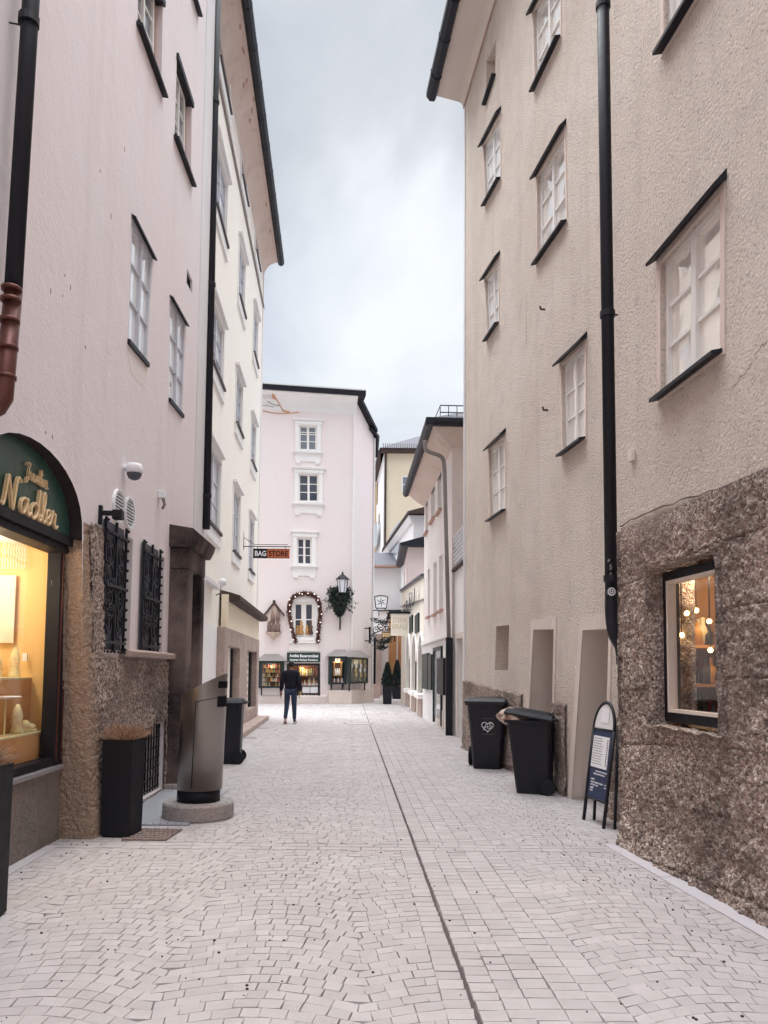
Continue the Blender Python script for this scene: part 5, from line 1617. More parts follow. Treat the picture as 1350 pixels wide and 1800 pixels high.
# ================================================================ white house further right with hipped eaves
R4 = Frame((2.50, 0), (-.048, 1), (-1, -.048))
sA, sB = R4.atY(18.3), R4.hit(745.5, 1000)[0]
white = thing('white_house', (1.9, 21, 0), 'pale pinkish white house on the right with a curved gutter pipe and narrow windows', 'house')
zt4 = at(783, 788, 18.3).z
wq = [quad_px(R4, (747.5, 872), (752, 862), (752.5, 932), (748, 935)), quad_px(R4, (757.5, 843), (764, 833), (764.5, 908), (758, 914)), quad_px(R4, (769, 826), (776, 815), (776.5, 893), (770, 900))]
lw = [quad_px(R4, (752, 1002), (756, 998), (756, 1082), (752, 1085)), quad_px(R4, (762, 990), (768, 985), (768, 1077), (762, 1080)), quad_px(R4, (772, 978), (779, 972), (779, 1070), (772, 1074))]
gz = R4.hit(780, 1121)[1]
mb = MB()
wall_poly(mb, R4, [(sA, 0), (sB, 0), (sB, zt4), (sA, zt4)], [(q, .12) for q in wq + lw])
mb.add([R4.P(sB, 0, 0), R4.P(sB, -4, 0), R4.P(sB, -4, zt4), R4.P(sB, 0, zt4)], [(0, 1, 2, 3)])
mb.build('wall', plaster('rosy_white', (230, 222, 221), (225, 214, 212), 40, .25, .01, streak=(196, 180, 176), sfac=.3), white)
mb = MB().add([R4.P(sA, 0, 0), R4.P(sA, -6, 0), R4.P(sA, -6, zt4), R4.P(sA, 0, zt4)], [(0, 1, 2, 3)])
mb.build('end_wall', roughcast('rosy_roughcast', (218, 206, 201), (208, 194, 189), 34, .6, .015, (160, 144, 138), None, 0, .3), white)
for q in wq + lw:
    fr = window(white, R4, q, m_pane_y, m_frame, 3, 2, -.05, .05, .05, .02)
    MB().box(R4, q[0][0] - .06, q[1][0] + .06, -.05, .09, min(q[0][1], q[1][1]) - .06, min(q[0][1], q[1][1]) - .005).build('sill', m_brown_reveal, fr)
EO = .56
# boxed eaves all round
def ring(o, z): return [R4.P(sA - o, o, z), R4.P(sB + .02, o, z), R4.P(sB + .02, -6, z), R4.P(sA - o, -6, z)]
mb = MB(); ev = ring(EO, zt4 + .42); wl_ = [R4.P(sA, 0, zt4), R4.P(sB + .02, 0, zt4), R4.P(sB + .02, -6, zt4), R4.P(sA, -6, zt4)]
mid = [R4.P(sA - .25, .25, zt4 + .16), R4.P(sB + .02, .25, zt4 + .16), R4.P(sB + .02, -6, zt4 + .16), R4.P(sA - .25, -6, zt4 + .16)]
mb.add(wl_ + mid + ev, [(0, 1, 5, 4), (3, 0, 4, 7), (4, 5, 9, 8), (7, 4, 8, 11)])
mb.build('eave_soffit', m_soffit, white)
z_g = zt4 + .40
mb = MB(); prof = [(EO - .05, z_g), (EO + .02, z_g - .06), (EO + .10, z_g - .05), (EO + .15, z_g + .03), (EO + .15, z_g + .12), (EO - .05, z_g + .12)]
mb.prism(R4, prof, sA - EO - .15, sB + .10)
RE = Frame(R4.P(sA, 0, 0)[:2], -R4.N.to_2d(), (-R4.D).to_2d())
mb.prism(RE, [(p[0] + .002, p[1] + .003) for p in prof], -EO - .15, 6)
gt = mb.build('gutter', m_metal, white)
rf = MB(); a = ring(EO + .08, z_g + .121); rr2 = [R4.P(sA + 1.6, -2.6, z_g + 1.5), R4.P(sB + .02, -2.6, z_g + 1.5)]
rf.add(a + rr2, [(0, 1, 5, 4), (3, 0, 4), (3, 2, 1, 0), (2, 3, 4, 5)]); rf.build('roof', m_roof, white)
mb = MB(); zr = z_g + .30
for k in range(2): mb.tube([RE.P(-.35, .42, zr + .04 + .17 * k), RE.P(5, .42, zr + .04 + .17 * k)], .014, 6)
for k in range(60): mb.tube([RE.P(-.35 + .2 * k, .42, zr - .2), RE.P(-.35 + .2 * k, .42, zr + .21)], .010, 5)
mb.tube([RE.P(-.35, .42, zr + .2), RE.P(-.5, .6, zr - .18)], .012, 5)
mb.build('snow_guard', m_black, white)
pp = catmull([at(747, 775, 17.75), at(748, 788, 17.76), at(754, 794, 17.8), at(770, 800, 18.0), at(778, 806, 18.15), at(781, 820, 18.2), at(782, 850, 18.2)], 5)
pe = at(789, 1121, 18.2)
dp = MB().tube(pp + [pe], .05, 10).build('downpipe', m_pipe_grey, white, smooth=True)
pb_ = at(790, 1288, 18.2)
MB().box(Frame((pb_.x, pb_.y), (1, 0), (0, -1)), -.09, .07, -.06, .07, 0, pe.z).build('pipe_casing', m_black, white)
# shop at street level: painted board band, posts, dark folded shutters and a glazed door
MB().prism(R4, [(.0, gz - .06), (.10, gz - .03), (.10, gz + .05), (0, gz + .08)], sA + .3, sB).build('moulding', m_trim, white)
tt = lambda x: R4.hit(x, 1190)[0]
MB().box(R4, sA + .2, sB, .002, .03, 0, gz - .07).build('shop_panel', m_trim, white)
mb = MB()
for x0, x1, y0, y1 in ((741.5, 750.5, 1150, 1212), (752, 757.5, 1151, 1213)):
    a = R4.hit(x1, y1, .12); b = R4.hit(x0, y0, .12); mb.box(R4, a[0], b[0], .035, .12, a[1], b[1])
mb.build('shutter', m_case, white)
mb = MB()
for x0, x1, y0, y1 in ((769, 780, 1158, 1222),):
    a = R4.hit(x1, y1, .12); b = R4.hit(x0, y0, .12); mb.box(R4, a[0], b[0], .035, .14, a[1], b[1])
mb.build('shutter', m_black, white)
a = R4.hit(776, 1250, .05); b = R4.hit(764, 1145, .05)
fr = MB().box(R4, a[0], b[0], .031, .05, .25, b[1]).build('shop_door', m_pane_y, white)
mb = MB(); mb.box(R4, b[0], b[0] + .12, .031, .09, .1, b[1] + .1); mb.box(R4, a[0], b[0], .051, .085, b[1], b[1] + .1); mb.box(R4, a[0] - .08, a[0], .031, .085, .1, b[1] + .1)
mb.build('door_frame', m_case, fr)
mb = MB()
for k in range(3): mb.box(R4, tt(783) + .0 + k * .5, tt(783) + .4 + k * .5, .031, .05, .05, .5)
mb.build('board', m_tan_smooth, white)
# ---------------- low white link wall with slatted screen between the two houses
R3 = Frame(R4.P(0, -.06, 0)[:2], R4.D[:2], R4.N[:2])
link = thing('link_building', (1.7, 16.8, 0), 'low white link building with a slatted balcony screen between the roughcast and white houses', 'building')
s0_, s1_ = R3.atY(14.6), sA - .01
zl0 = R3.hit(803, 1000)[1]
od = quad_px(R3, (804.5, 1123), (815.5, 1120), (815, 1300), (807, 1290)); od = [(od[0][0], -.02), (od[1][0], -.02), od[2], od[3]]
mb = MB(); wall_poly(mb, R3, [(s0_, .0), (s1_, .0), (s1_, zl0), (s0_, zl0)], [(od, .25)]); mb.build('wall', m_trim, link)
MB().slab(R3, grow(od, .02), -.29, -.25).build('door', wood('tan_door', (170, 150, 136), (150, 128, 116)), link)
mb = MB(); band(mb, R3, od, .12, .001, .03); mb.build('door_frame', m_tan_smooth, link)
o_ = R3.hit(795, 1200); MB().box(R3, o_[0] - .12, o_[0] + .12, .001, .03, 0, R3.hit(795, 1122)[1]).build('pilaster', m_brown_reveal, link)
mb = MB()
for k in range(8): mb.prism(R3, [(-.02, zl0 + .03 + k * .105), (.06, zl0 + .03 + k * .105), (.0, zl0 + .115 + k * .105), (-.02, zl0 + .115 + k * .105)], s0_, s1_ - .06)
mb.build('slat_screen', m_white, link)
MB().box(R3, s0_, s1_ - .05, -.03, .08, zl0 - .04, zl0 + .02).build('screen_rail', m_tile, link)
MB().box(R3, s0_, s1_ - .06, -5, -.021, zl0 - .2, zl0).build('roof', m_roof, link)
# ================================================================ restaurant front beyond the white house
rp0, rp1 = R4.P(sB + .02, .0, 0), at(705, 1180, 39.0)
R5 = Frame((rp0.x, rp0.y), (rp1.x - rp0.x, rp1.y - rp0.y), (-1, -.03))
R5L = (rp1 - rp0).to_2d().length
rest = thing('restaurant_house', (1.2, 31, 0), 'low cream restaurant building with pointed dark arches and raised dark letters', 'building')
zq = [R5.hit(745, 1013)[1], R5.hit(704, 1043)[1]]
archs = []
def pointed(x0, x1, ytop, yb):
    a, b = R5.hit(x1, 1150)[0], R5.hit(x0, 1150)[0]
    zt = R5.hit((x0 + x1) / 2, ytop)[1]; zs = zt - 1.0; m = (a + b) / 2
    pts = [(a, .75), (b, .75)]
    for k in range(6): t = k / 6; pts.append((b - (b - m) * (1 - math.cos(t * math.pi / 2)) , zs + (zt - zs) * math.sin(t * math.pi / 2)))
    pts.append((m, zt))
    for k in range(5, -1, -1): t = k / 6; pts.append((a + (m - a) * (1 - math.cos(t * math.pi / 2)), zs + (zt - zs) * math.sin(t * math.pi / 2)))
    return pts
A_ = [pointed(715.5, 720.5, 1118, 1225), pointed(725.5, 732.5, 1117, 1235), pointed(737, 744.5, 1117, 1240)]
mb = MB(); wall_poly(mb, R5, [(0, 0), (R5L, 0), (R5L, zq[1]), (0, zq[0])], [(a, .12) for a in A_])
mb.add([R5.P(R5L, 0, 0), R5.P(R5L, -2, 0), R5.P(R5L, -2, zq[1]), R5.P(R5L, 0, zq[1])], [(0, 1, 2, 3)])
mb.build('wall', plaster('cream_white', (236, 230, 218), (228, 220, 206), 40, .15, .01), rest)
for a in A_:
    fr = MB().slab(R5, a, -.14, -.10).build('arched_window', m_dark_void, rest)
    mb = MB()
    o = [(s + (s - (a[0][0] + a[1][0]) / 2) * .22, z + (.12 if z > 1 else 0)) for s, z in a]
    for i in range(1, len(a) - 1): mb.slab(R5, [a[i], a[i + 1], o[i + 1], o[i]], 0, .05)
    mb.build('arch_moulding', m_trim, fr)
    MB().box(R5, a[0][0] - .15, a[1][0] + .15, .0, .18, .60, .745).build('sill', m_trim, fr)
    MB().box(R5, a[0][0], a[1][0], .001, .06, .0, .59).build('apron', m_brownstone, fr)
mb = MB()
for t, w in ((.0, .06), (-.75, .05)): mb.slab(R5, [(0, zq[0] + t - .06), (R5L, zq[1] + t - .06), (R5L, zq[1] + t), (0, zq[0] + t)], .0, w)
mb.build('roof_moulding', m_metal if False else m_pipe_grey, rest)
MB().prism(R5, [(.12, 3.9), (.12, 3.94), (0, 4.0), (0, 3.9)], 0, 0.01)
mb = MB().slab(R5, [(0, zq[0] + .001), (R5L, zq[1] + .001), (R5L, zq[1] + .08), (0, zq[0] + .08)], -6, .1); mb.build('roof', m_roof, rest)
lz0 = R5.hit(727, 1072)[1]; l0, l1 = R5.hit(738, 1065)[0], R5.hit(715, 1065)[0]
mb = MB()
put_text(mb, 'BRÄU', 1.0, lambda x, y, d: R5.P((l0 + l1) / 2 - x, .16, lz0 + y * .78), (l1 - l0) * .95, .03)
mb.build('lettering', m_black, rest)
# dark wall pieces (menu boards) between letters and arches
mb = MB()
for x0, x1, y0, y1 in ((720, 725, 1086, 1110), (730, 736, 1083, 1110)):
    a = R5.hit(x1, y1, .03); b = R5.hit(x0, y0, .03); mb.box(R5, a[0], b[0], .001, .06, min(a[1], b[1]), max(a[1], b[1]))
mb.build('menu_board', m_case, rest)
# ------------- hanging restaurant signs on one long bar
root = thing('hanging_sign', at(702, 1097, 31), 'cream hanging board and star plate on a long black bar across the lane', 'sign')
YS = 31.0
S = lambda x, y, Y=YS: at(x, y, Y)
mb = MB(); mb.tube([S(655, 1073), S(746, 1072)], .022, 6); mb.tube([S(745, 1064), S(746, 1090)], .03, 6)
mb.build('bar', m_black, root)
Fs = Frame((S(687, 1100).x, YS), (1, 0), (0, -1))
a, b = S(687.5, 1117.5), S(718, 1079)
MB().box(Fs, 0, b.x - a.x, -.03, .03, a.z, b.z).build('board', paint('cream_board', (232, 224, 210), .6, .3, .05), root)
MB().box(Fs, -.1, b.x - a.x + .1, -.06, .06, b.z, b.z + .10).build('board_rail', m_black, root)
m_pale_let = paint('pale_letters', (206, 186, 156), .6)
mb = MB(); hh_ = b.z - a.z
put_text(mb, 'STERN', .3, lambda x, y, d: Fs.P((b.x - a.x) / 2 + x, .032, a.z + hh_ * .60 + y), (b.x - a.x) * .8); put_text(mb, 'BRÄU', .3, lambda x, y, d: Fs.P((b.x - a.x) / 2 + x, .032, a.z + hh_ * .30 + y), (b.x - a.x) * .8)
mb.build('lettering', m_pale_let, root)
a, b = S(658, 1069), S(682, 1047); w = b.x - a.x; h = b.z - a.z
Ft = Frame((a.x, YS), (1, 0), (0, -1))
outl = [(w * .12, 0), (w * .88, 0), (w, h * .9), (w * .75, h * .98), (w * .5, h), (w * .25, h * .98), (0, h * .9)]
MB().slab(Ft, [(s, a.z + z) for s, z in outl], -.015, .0).build('star_plate', m_white, root)
mb = MB()
for i in range(len(outl)):
    p, q = outl[i], outl[(i + 1) % len(outl)]; mb.tube([Ft.P(p[0], -.0, a.z + p[1]), Ft.P(q[0], 0, a.z + q[1])], .02, 5)
c = (w / 2, h * .48)
for k in range(6):
    an = math.pi / 2 + k * math.pi / 3; rr = h * .42
    t1 = (c[0] + rr * math.cos(an), c[1] + rr * math.sin(an)); l_ = (c[0] + rr * .36 * math.cos(an + .5), c[1] + rr * .36 * math.sin(an + .5))
    r_ = (c[0], c[1])
    mb.add([Ft.P(t1[0], .004, a.z + t1[1]), Ft.P(l_[0], .004, a.z + l_[1]), Ft.P(r_[0], .004, a.z + r_[1])], [(0, 1, 2)])
mb.tube([Ft.P(w * .2, 0, a.z - .1), Ft.P(w * .2, 0, a.z)], .02, 5); mb.tube([Ft.P(w * .8, 0, a.z - .1), Ft.P(w * .8, 0, a.z)], .02, 5)
mb.build('star_frame', m_black, root)
# ------------- the lane end: white and orange walls
def flat_house(name, label, px0, px1, py_top, Y, mat, depth=4, cat='building'):
    a, b = at(px0, py_top, Y), at(px1, py_top, Y)
    root = thing(name, (a.x, Y, 0), label, cat)
    F = Frame((a.x, Y), (1, 0), (0, -1))
    MB().box(F, 0, b.x - a.x, -depth, 0, 0, a.z).build('wall', mat, root)
    return root, F, b.x - a.x, a.z
og_, Fo, wo, zo = flat_house('orange_house', 'orange washed wall with a slit window at the bend of the lane', 683, 712, 1075, 50, plaster('orange_wash', (214, 168, 120), (204, 152, 104), 30, .2, .01))
MB().box(Fo, wo * .35, wo * .42, -.05, .03, 3.4, 4.6).build('slit', m_dark_void, og_)
MB().box(Fo, -.1, wo + .1, -4.1, .12, zo, zo + .12).build('roof', m_roof, og_)
mb = MB(); ap = [(wo * .55 + .5 * math.cos(t), 0) for t in ()]
mb.slab(Fo, [(wo * .48, 0), (wo * .60, 0), (wo * .58, 3.0), (wo * .54, 4.6), (wo * .50, 3.0)], .001, .08); mb.build('buttress', m_trim, og_)
lw_, Fl, wl2, zl = flat_house('lane_wall', 'pale wall standing left of the orange wall in the lane', 667, 683.5, 1075, 49, m_trim, 5, 'wall')
MB().box(Fl, -.1, wl2, -5.1, .1, zl, zl + .1).build('coping', m_pipe_grey, lw_)
bw, Fb, wb, zb2 = flat_house('brown_gate', 'narrow dark gateway at the left edge of the lane behind the corner house', 652, 661, 1120, 47, m_dark_void, 3, 'gate')
MB().box(Fb, wb, wb + .35, -3, .02, 0, zb2 + .2).build('post', m_brownstone, bw)
mb = MB()
a, b = at(652, 1215, 42), at(668, 1215, 42)
Fs2 = Frame((a.x, 42), (1, 0), (0, -1))
for k in range(6): mb.box(Fs2, -.6, b.x - a.x, -.5 * (k + 1), -.5 * k, 0, .12 * (k + 1))
o = mb.build('lane_steps', m_brownstone, origin=(a.x, 42, 0)); tag(o, 'worn brown stone steps climbing into the lane beside the corner house', 'steps')
# ------------- white back building with grey roof
wb_, Fw, ww, zw = flat_house('white_back_house', 'plain white back building with a grey sheet roof over the lane', 640, 709, 998, 53, m_trim, 6, 'house')
mb = MB(); mb.prism(Fw, [(.35, zw), (.35, zw + .14), (-6, zw + 2.0), (-6, zw)], -.5, ww + .2); mb.build('roof', m_roof, wb_)
MB().prism(Fw, [(.36, zw - .02), (.5, zw + .02), (.5, zw + .14), (.36, zw + .16)], -.5, ww + .1).build('gutter', m_brown_reveal, wb_)
a = at(708.5, 1000, 52.9); b = at(717, 990, 44); 
Fc = Frame((a.x, a.y), (b.x - a.x, b.y - a.y), (-1, -.1))
Lc = (b - a).to_2d().length
zc_ = at(708, 998, 52.9).z
mb = MB().box(Fc, 0, Lc, -5, 0, 0, zc_); mb.build('side_wall', plaster('rosy_side', (226, 212, 208), (214, 198, 194), 40, .2, .01), wb_)
MB().prism(Fc, [(-5, zc_), (.4, zc_), (.5, zc_ + .16), (-3, zc_ + 1.2), (-5, zc_ + .4)], -.2, Lc + .5).build('side_roof', m_metal, wb_)
sw_, zw_ = Fc.hit(718, 1021); MB().box(Fc, sw_ - .25, sw_ + .25, .001, .03, zw_ - .55, zw_ + .55).build('window', m_pane_d, wb_)
# ------------- tiled white house and yellow house behind
a, b = at(679, 948, 62), at(727, 903, 47)
Ft2 = Frame((b.x, b.y), (a.x - b.x, a.y - b.y), (-1, 0))
Lt = (a - b).to_2d().length; zt2_ = b.z
th = thing('tiled_house', (b.x, b.y, 0), 'white gabled house with scalloped dark roof tiles in front of the yellow house', 'house')
mb = MB().box(Ft2, 0, Lt, -6, 0, 0, zt2_ - .1); mb.build('wall', m_trim, th)
mb = MB().prism(Ft2, [(.35, zt2_ - .05), (.35, zt2_ + .06), (-3, zt2_ + 1.0), (-6.2, zt2_ - .05)], -.4, Lt + .2); rf_ = mb.build('roof', m_tile, th)
mb = MB()
for k in range(int(Lt / .35)): mb.tube([Ft2.P(k * .35, .37, zt2_ + .07), Ft2.P(k * .35, -1.2, zt2_ + .5)], .09, 6)
mb.build('tile_row', m_tile, rf_)
MB().prism(Ft2, [(.0, zt2_ - .55), (.12, zt2_ - .5), (.3, zt2_ - .1), (0, zt2_ - .1)], 0, Lt).build('moulding', m_trim, th)
for x0, x1, y0, y1 in ((688, 691, 962, 990), (696.5, 700, 955, 990), (706, 710, 949, 990), (716, 720, 941, 990)):
    s0, z0 = Ft2.hit(x1, y1); s1, z1 = Ft2.hit(x0, y0)
    q = [(s0, z1 - 2.2), (s1, z1 - 2.2), (s1, z1), (s0, z1)]
    window(th, Ft2, q, m_pane_m, m_grey_frame, 3, 2, .03, .08, .08, .03, dep=.025)
ye, Fy, wy, zy = flat_house('yellow_house', 'tall yellow house with a low hipped roof rising behind the tiled house', 677, 760, 797, 66, plaster('ochre_plaster', (228, 214, 190), (220, 204, 180), 40, .15, .01), 14, 'house')
mb = MB(); mb.box(Fy, -.4, wy + .5, -14, .4, zy, zy + .35); mb.build('gutter', m_tile, ye)
mb = MB(); mb.add([Fy.P(-.5, .5, zy + .351), Fy.P(wy + .5, .5, zy + .351), Fy.P(wy + .5, -14, zy + .351), Fy.P(-.5, -14, zy + .351), Fy.P(wy * .75, -6, zy + 3.4), Fy.P(wy, -6, zy + 3.4)], [(0, 1, 5, 4), (0, 4, 3), (3, 4, 5, 2)])
mb.build('roof', m_roof, ye)
mb = MB()
for k in range(24): mb.box(Fy, -.2 + k * .19, -.13 + k * .19, .3, .36, zy + .4, zy + .8)
mb.build('snow_guard', m_pipe_grey, ye)
for x0, x1, y0, y1 in ((706, 733, 837, 866), (709, 722, 905, 935)):
    (s0, z0), (s1, z1) = Fy.hit(x0, y1), Fy.hit(x1, y0)
    q = [(s0, z0), (s1, z0), (s1, z1), (s0, z1)]
    fr = window(ye, Fy, q, m_pane_m, m_frame, 2, 2, .04, .10, .10, .05, dep=.035)
a = at(677, 800, 66); MB().tube([Vector((a.x + .05, 65.9, 0)), Vector((a.x + .05, 65.9, zy))], .09, 8).build('downpipe', m_tile, ye)
# cream side wall of the yellow house running back
b = at(664, 830, 76); Fy2 = Frame((a.x - .1, 66), (b.x - a.x, 10), (-1, -.05))
MB().box(Fy2, 0, 10, -1, 0, 0, zy - .01).build('side_wall', m_trim, ye)
MB().box(Fy2, 0, 10, -1, .5, zy, zy + .3).build('side_gutter', m_tile, ye)
for k, (x, y0, y1) in enumerate(((667, 850, 885), (669, 905, 920))):
    s, z0 = Fy2.hit(x, y1); _, z1 = Fy2.hit(x, y0)
    MB().box(Fy2, s - .7, s + .7, .001, .05, min(z0, z1), max(z0, z1)).build('window', m_pane_m, ye)
oc, Fq, wq_, zq_ = flat_house('ochre_house', 'narrow strip of an ochre house far behind beside the corner house', 645, 665, 838, 80, plaster('deep_ochre', (208, 180, 138), (198, 168, 126), 40, .15, .01), 8, 'house')
MB().prism(Fq, [(.5, zq_), (.5, zq_ + .3), (-8, zq_ + 4.0), (-8, zq_)], -.3, wq_ + .3).build('roof', m_roof, oc)
# ------------- two potted conifers before the restaurant
def conifer(px0, px1, pyt, pyp, pyb, lab, seed):
    c = ground((px0 + px1) / 2, pyb); c.y += .3
    zt = at(680, pyt, c.y).z; zp = at(680, pyp, c.y).z; w = (at(px1, pyb, c.y) - at(px0, pyb, c.y)).x
    root = thing('potted_conifer', c, lab, 'potted tree', 'potted conifers in front of the restaurant')
    F = Frame((c.x, c.y), (1, 0), (0, -1)); h = w * .46
    mb = MB().hexa([F.P(-h * .88, -h * .88, 0), F.P(h * .88, -h * .88, 0), F.P(h * .88, h * .88, 0), F.P(-h * .88, h * .88, 0), F.P(-h, -h, zp), F.P(h, -h, zp), F.P(h, h, zp), F.P(-h, h, zp)])
    mb.build('pot', m_black, root, bevel=.02)
    MB().tube([c + Vector((0, 0, zp - .05)), c + Vector((0, 0, zt - .4))], .04, 7).build('trunk', m_tile, root)
    r = random.Random(seed); mb = MB()
    for _ in range(3400):
        t = r.random() ** .8; z = zp + (zt - zp) * t
        rad = w * .56 * (1 - t) ** .75 + .03
        if t < .12: rad *= .75 + t * 2
        a = r.random() * 6.283; q = rad * (r.random() ** .35) * (1 + .12 * math.sin(a * 5 + z * 9))
        mb.leaf(c + Vector((q * math.cos(a), q * math.sin(a), z)), .06, r)
    mb.build('crown', m_leaf2, root)
conifer(671.5, 690, 1165, 1206, 1238, 'slim potted conifer in front, nearer the viewer and further left', 3)
conifer(688, 708, 1161, 1207, 1229, 'broader potted conifer standing behind, close to the restaurant wall', 5)
# ================================================================ street furniture
# steel litter bin on a round concrete foot
fc = ground(333, 1448); C0 = Vector((fc.x, fc.y + .35, 0))
root = thing('litter_bin', C0, 'tall brushed steel cylinder bin with a slanted top on a round concrete foot', 'litter bin')
MB().lathe(C0, [(.345, 0), (.355, .02), (.355, .145), (.34, .165)], 40).build('foot', m_conc, root, smooth=False)
MB().lathe(C0, [(.215, .166), (.215, .29)], 36).build('base_ring', m_black, root, smooth=True)
n = 48
def drum(r, z0, ztop, lean):
    mb = MB()
    for k in range(n):
        a = 2 * math.pi * k / n; mb.v.append(C0 + Vector((r * math.cos(a) + lean * z0, r * math.sin(a), z0)))
    for k in range(n):
        a = 2 * math.pi * k / n; z = ztop(a); mb.v.append(C0 + Vector((r * math.cos(a) + lean * z, r * math.sin(a), z)))
    mb.f += [(k, (k + 1) % n, (k + 1) % n + n, k + n) for k in range(n)]
    return mb
sl = lambda a: 1.34 + .12 * math.cos(a) - .0 * math.sin(a)
LE = .028
mb = drum(.226, .285, sl, LE); mb.f.append(tuple(range(n))[::-1])
dr_ = mb.build('drum', m_steel, root, smooth=False)
for p in dr_.data.polygons: p.use_smooth = len(p.vertices) == 4
mb = drum(.214, .9, lambda a: sl(a) - .012, LE); mb.f.append(tuple(range(n, 2 * n))); mb.build('lid', m_steel, root)
# door seam, top joint and dark slots
mb = MB()
a = R(262); mb.tube([C0 + Vector((.2275 * math.cos(a) + LE * z, .2275 * math.sin(a), z)) for z in (.32, .8, 1.18)], .004, 5)
mb.tube([C0 + Vector((.2275 * math.cos(R(t)) + LE * 1.2, .2275 * math.sin(R(t)), 1.18 + .05 * math.cos(R(t)))) for t in range(262, 372, 6)], .004, 5)
mb.build('door_seam', m_black, root)
def slot(a0, a1, z0, z1):
    mb = MB(); k = 8
    for i in range(k):
        b0, b1 = R(a0 + (a1 - a0) * i / k), R(a0 + (a1 - a0) * (i + 1) / k)
        mb.add([C0 + Vector((.2285 * math.cos(b) + LE * z, .2285 * math.sin(b), z)) for b, z in ((b0, z0), (b1, z0), (b1, z1), (b0, z1))], [(0, 1, 2, 3)])
    return mb
slot(318, 372, 1.31, 1.38).build('opening', m_dark_void, root)
slot(318, 365, 1.12, 1.23).build('ashtray_slot', m_dark_void, root)
mb = MB()
# planters
def planter(cx, cy, w, h, yaw, lab, grass, tapered=.94, seed=1, feet=True):
    root = thing('planter', (cx, cy, 0), lab, 'planter')
    F = Frame((cx, cy), (math.cos(yaw), math.sin(yaw)))
    b = w * tapered / 2; t = w / 2; z0 = .012
    mb = MB().hexa([F.P(-b, -b, z0), F.P(b, -b, z0), F.P(b, b, z0), F.P(-b, b, z0), F.P(-t, -t, h), F.P(t, -t, h), F.P(t, t, h), F.P(-t, t, h)])
    mb.build('pot', m_black, root, bevel=.006)
    mb = MB(); o, i = t, t - .018
    for s0, s1, n0, n1 in ((-o, o, i, o), (-o, o, -o, -i), (-o, -i, -i, i), (i, o, -i, i)): mb.box(F, s0, s1, n0, n1, h + .0005, h + .012)
    mb.build('rim', m_black, root)
    MB().box(F, -i, i, -i, i, h + .001, h + .006).build('soil', m_tile, root)
    r = random.Random(seed); mb = MB()
    for _ in range(560):
        s, n_ = r.uniform(-t, t) * .85, r.uniform(-t, t) * .85
        d = Vector((r.gauss(0, .5), r.gauss(0, .4), 1)).normalized(); L = grass * r.uniform(.5, 1.2)
        if s * 0 + r.random() < .5: d = (d + (F.D * s + F.N * n_) * 5).normalized()
        p = F.P(s, n_, h)
        side = d.cross(Vector((r.gauss(0, 1), r.gauss(0, 1), .1))).normalized() * .0028
        m_ = p + d * L * .6; e = p + d * L + Vector((0, 0, -L * .22)) + d * .02
        mb.add([p - side, p + side, m_ + side, m_ - side, e], [(0, 1, 2, 3), (3, 2, 4)])
    mb.build('dry_grass', leafmat('dry_grass_' + str(seed), (150, 118, 98), (176, 146, 122)), root)
    if feet:
        mb = MB()
        for s, n_ in ((-b, -b), (b, -b), (b, b), (-b, b)): mb.lathe(F.P(s * .85, n_ * .85, 0), [(.014, 0), (.014, .02)], 8)
        mb.build('foot', m_black, root)
p0 = ground(172, 1474); p1 = ground(213, 1475)
w_p = .285
planter(p0.x + .155, p0.y + .16, w_p, .85, R(-6), 'black square planter of dry grass standing at the rough jamb of the arch', .18, .93, 1)
pl_ = ground(14, 1605)
planter(pl_.x - .15, pl_.y - .15, .30, .90, R(0), 'black square planter cut by the left picture edge in front of the shop window', .17, .97, 2)
mb = MB(); c = pl_ + Vector((-.045, -.06, 0)); mb.lathe(c, [(.035, 0), (.035, .008), (.012, .012), (.012, .05), (.03, .055)], 12)
o = mb.build('foot_post', m_black, origin=c); tag(o, 'small black bolted foot in front of the left edge planter', 'post foot')
# cellar cover plate, step and worn brick grate by the wall
a, b, c, d = ground(229, 1452), ground(331, 1452), ground(345, 1395), ground(282, 1388)
mb = MB()
P4 = [Vector((L1.P(a.y, .06, 0).x, a.y, 0)), Vector((b.x, b.y, 0)), Vector((b.x - .05, 9.6, 0)), Vector((L1.P(9.6, .06, 0).x, 9.6, 0))]
mb.add([p + Vector((0, 0, .003)) for p in P4] + [p + Vector((0, 0, .014)) for p in P4], [(4, 5, 6, 7), (0, 1, 5, 4), (1, 2, 6, 5), (2, 3, 7, 6), (3, 0, 4, 7)])
N = NT('chequer_plate'); w_ = N.vor(60, 'F1'); pm_ = N.out(N.mix(N.noise(3, 4), lin((170, 172, 180)), lin((138, 138, 146))), .45, N.bump(w_, .4, .004), .5)
o = mb.build('cellar_plate', pm_, origin=P4[0]); tag(o, 'grey metal chequer plate over the cellar beside the steel bin', 'metal plate')
mb = MB()
for k in range(12):
    t = k / 11; p = P4[0].lerp(P4[1], t); mb.ball(p + Vector((0, .03, .014)), .008, 6, 4)
mb.build('rivet', m_pipe_grey, o)
a, b, c, d = ground(212, 1478), ground(292, 1479), ground(322, 1459), ground(234, 1457)
mb = MB(); mb.add([p + Vector((0, 0, .002)) for p in (a, b, c, d)] + [p + Vector((0, 0, .006)) for p in (a, b, c, d)], [(4, 5, 6, 7), (0, 1, 5, 4), (1, 2, 6, 5), (2, 3, 7, 6), (3, 0, 4, 7)])
o = mb.build('floor_grate', paint('grate_bed', (112, 96, 94), .9, .2, .4), origin=a)
mb = MB(); r = random.Random(3)
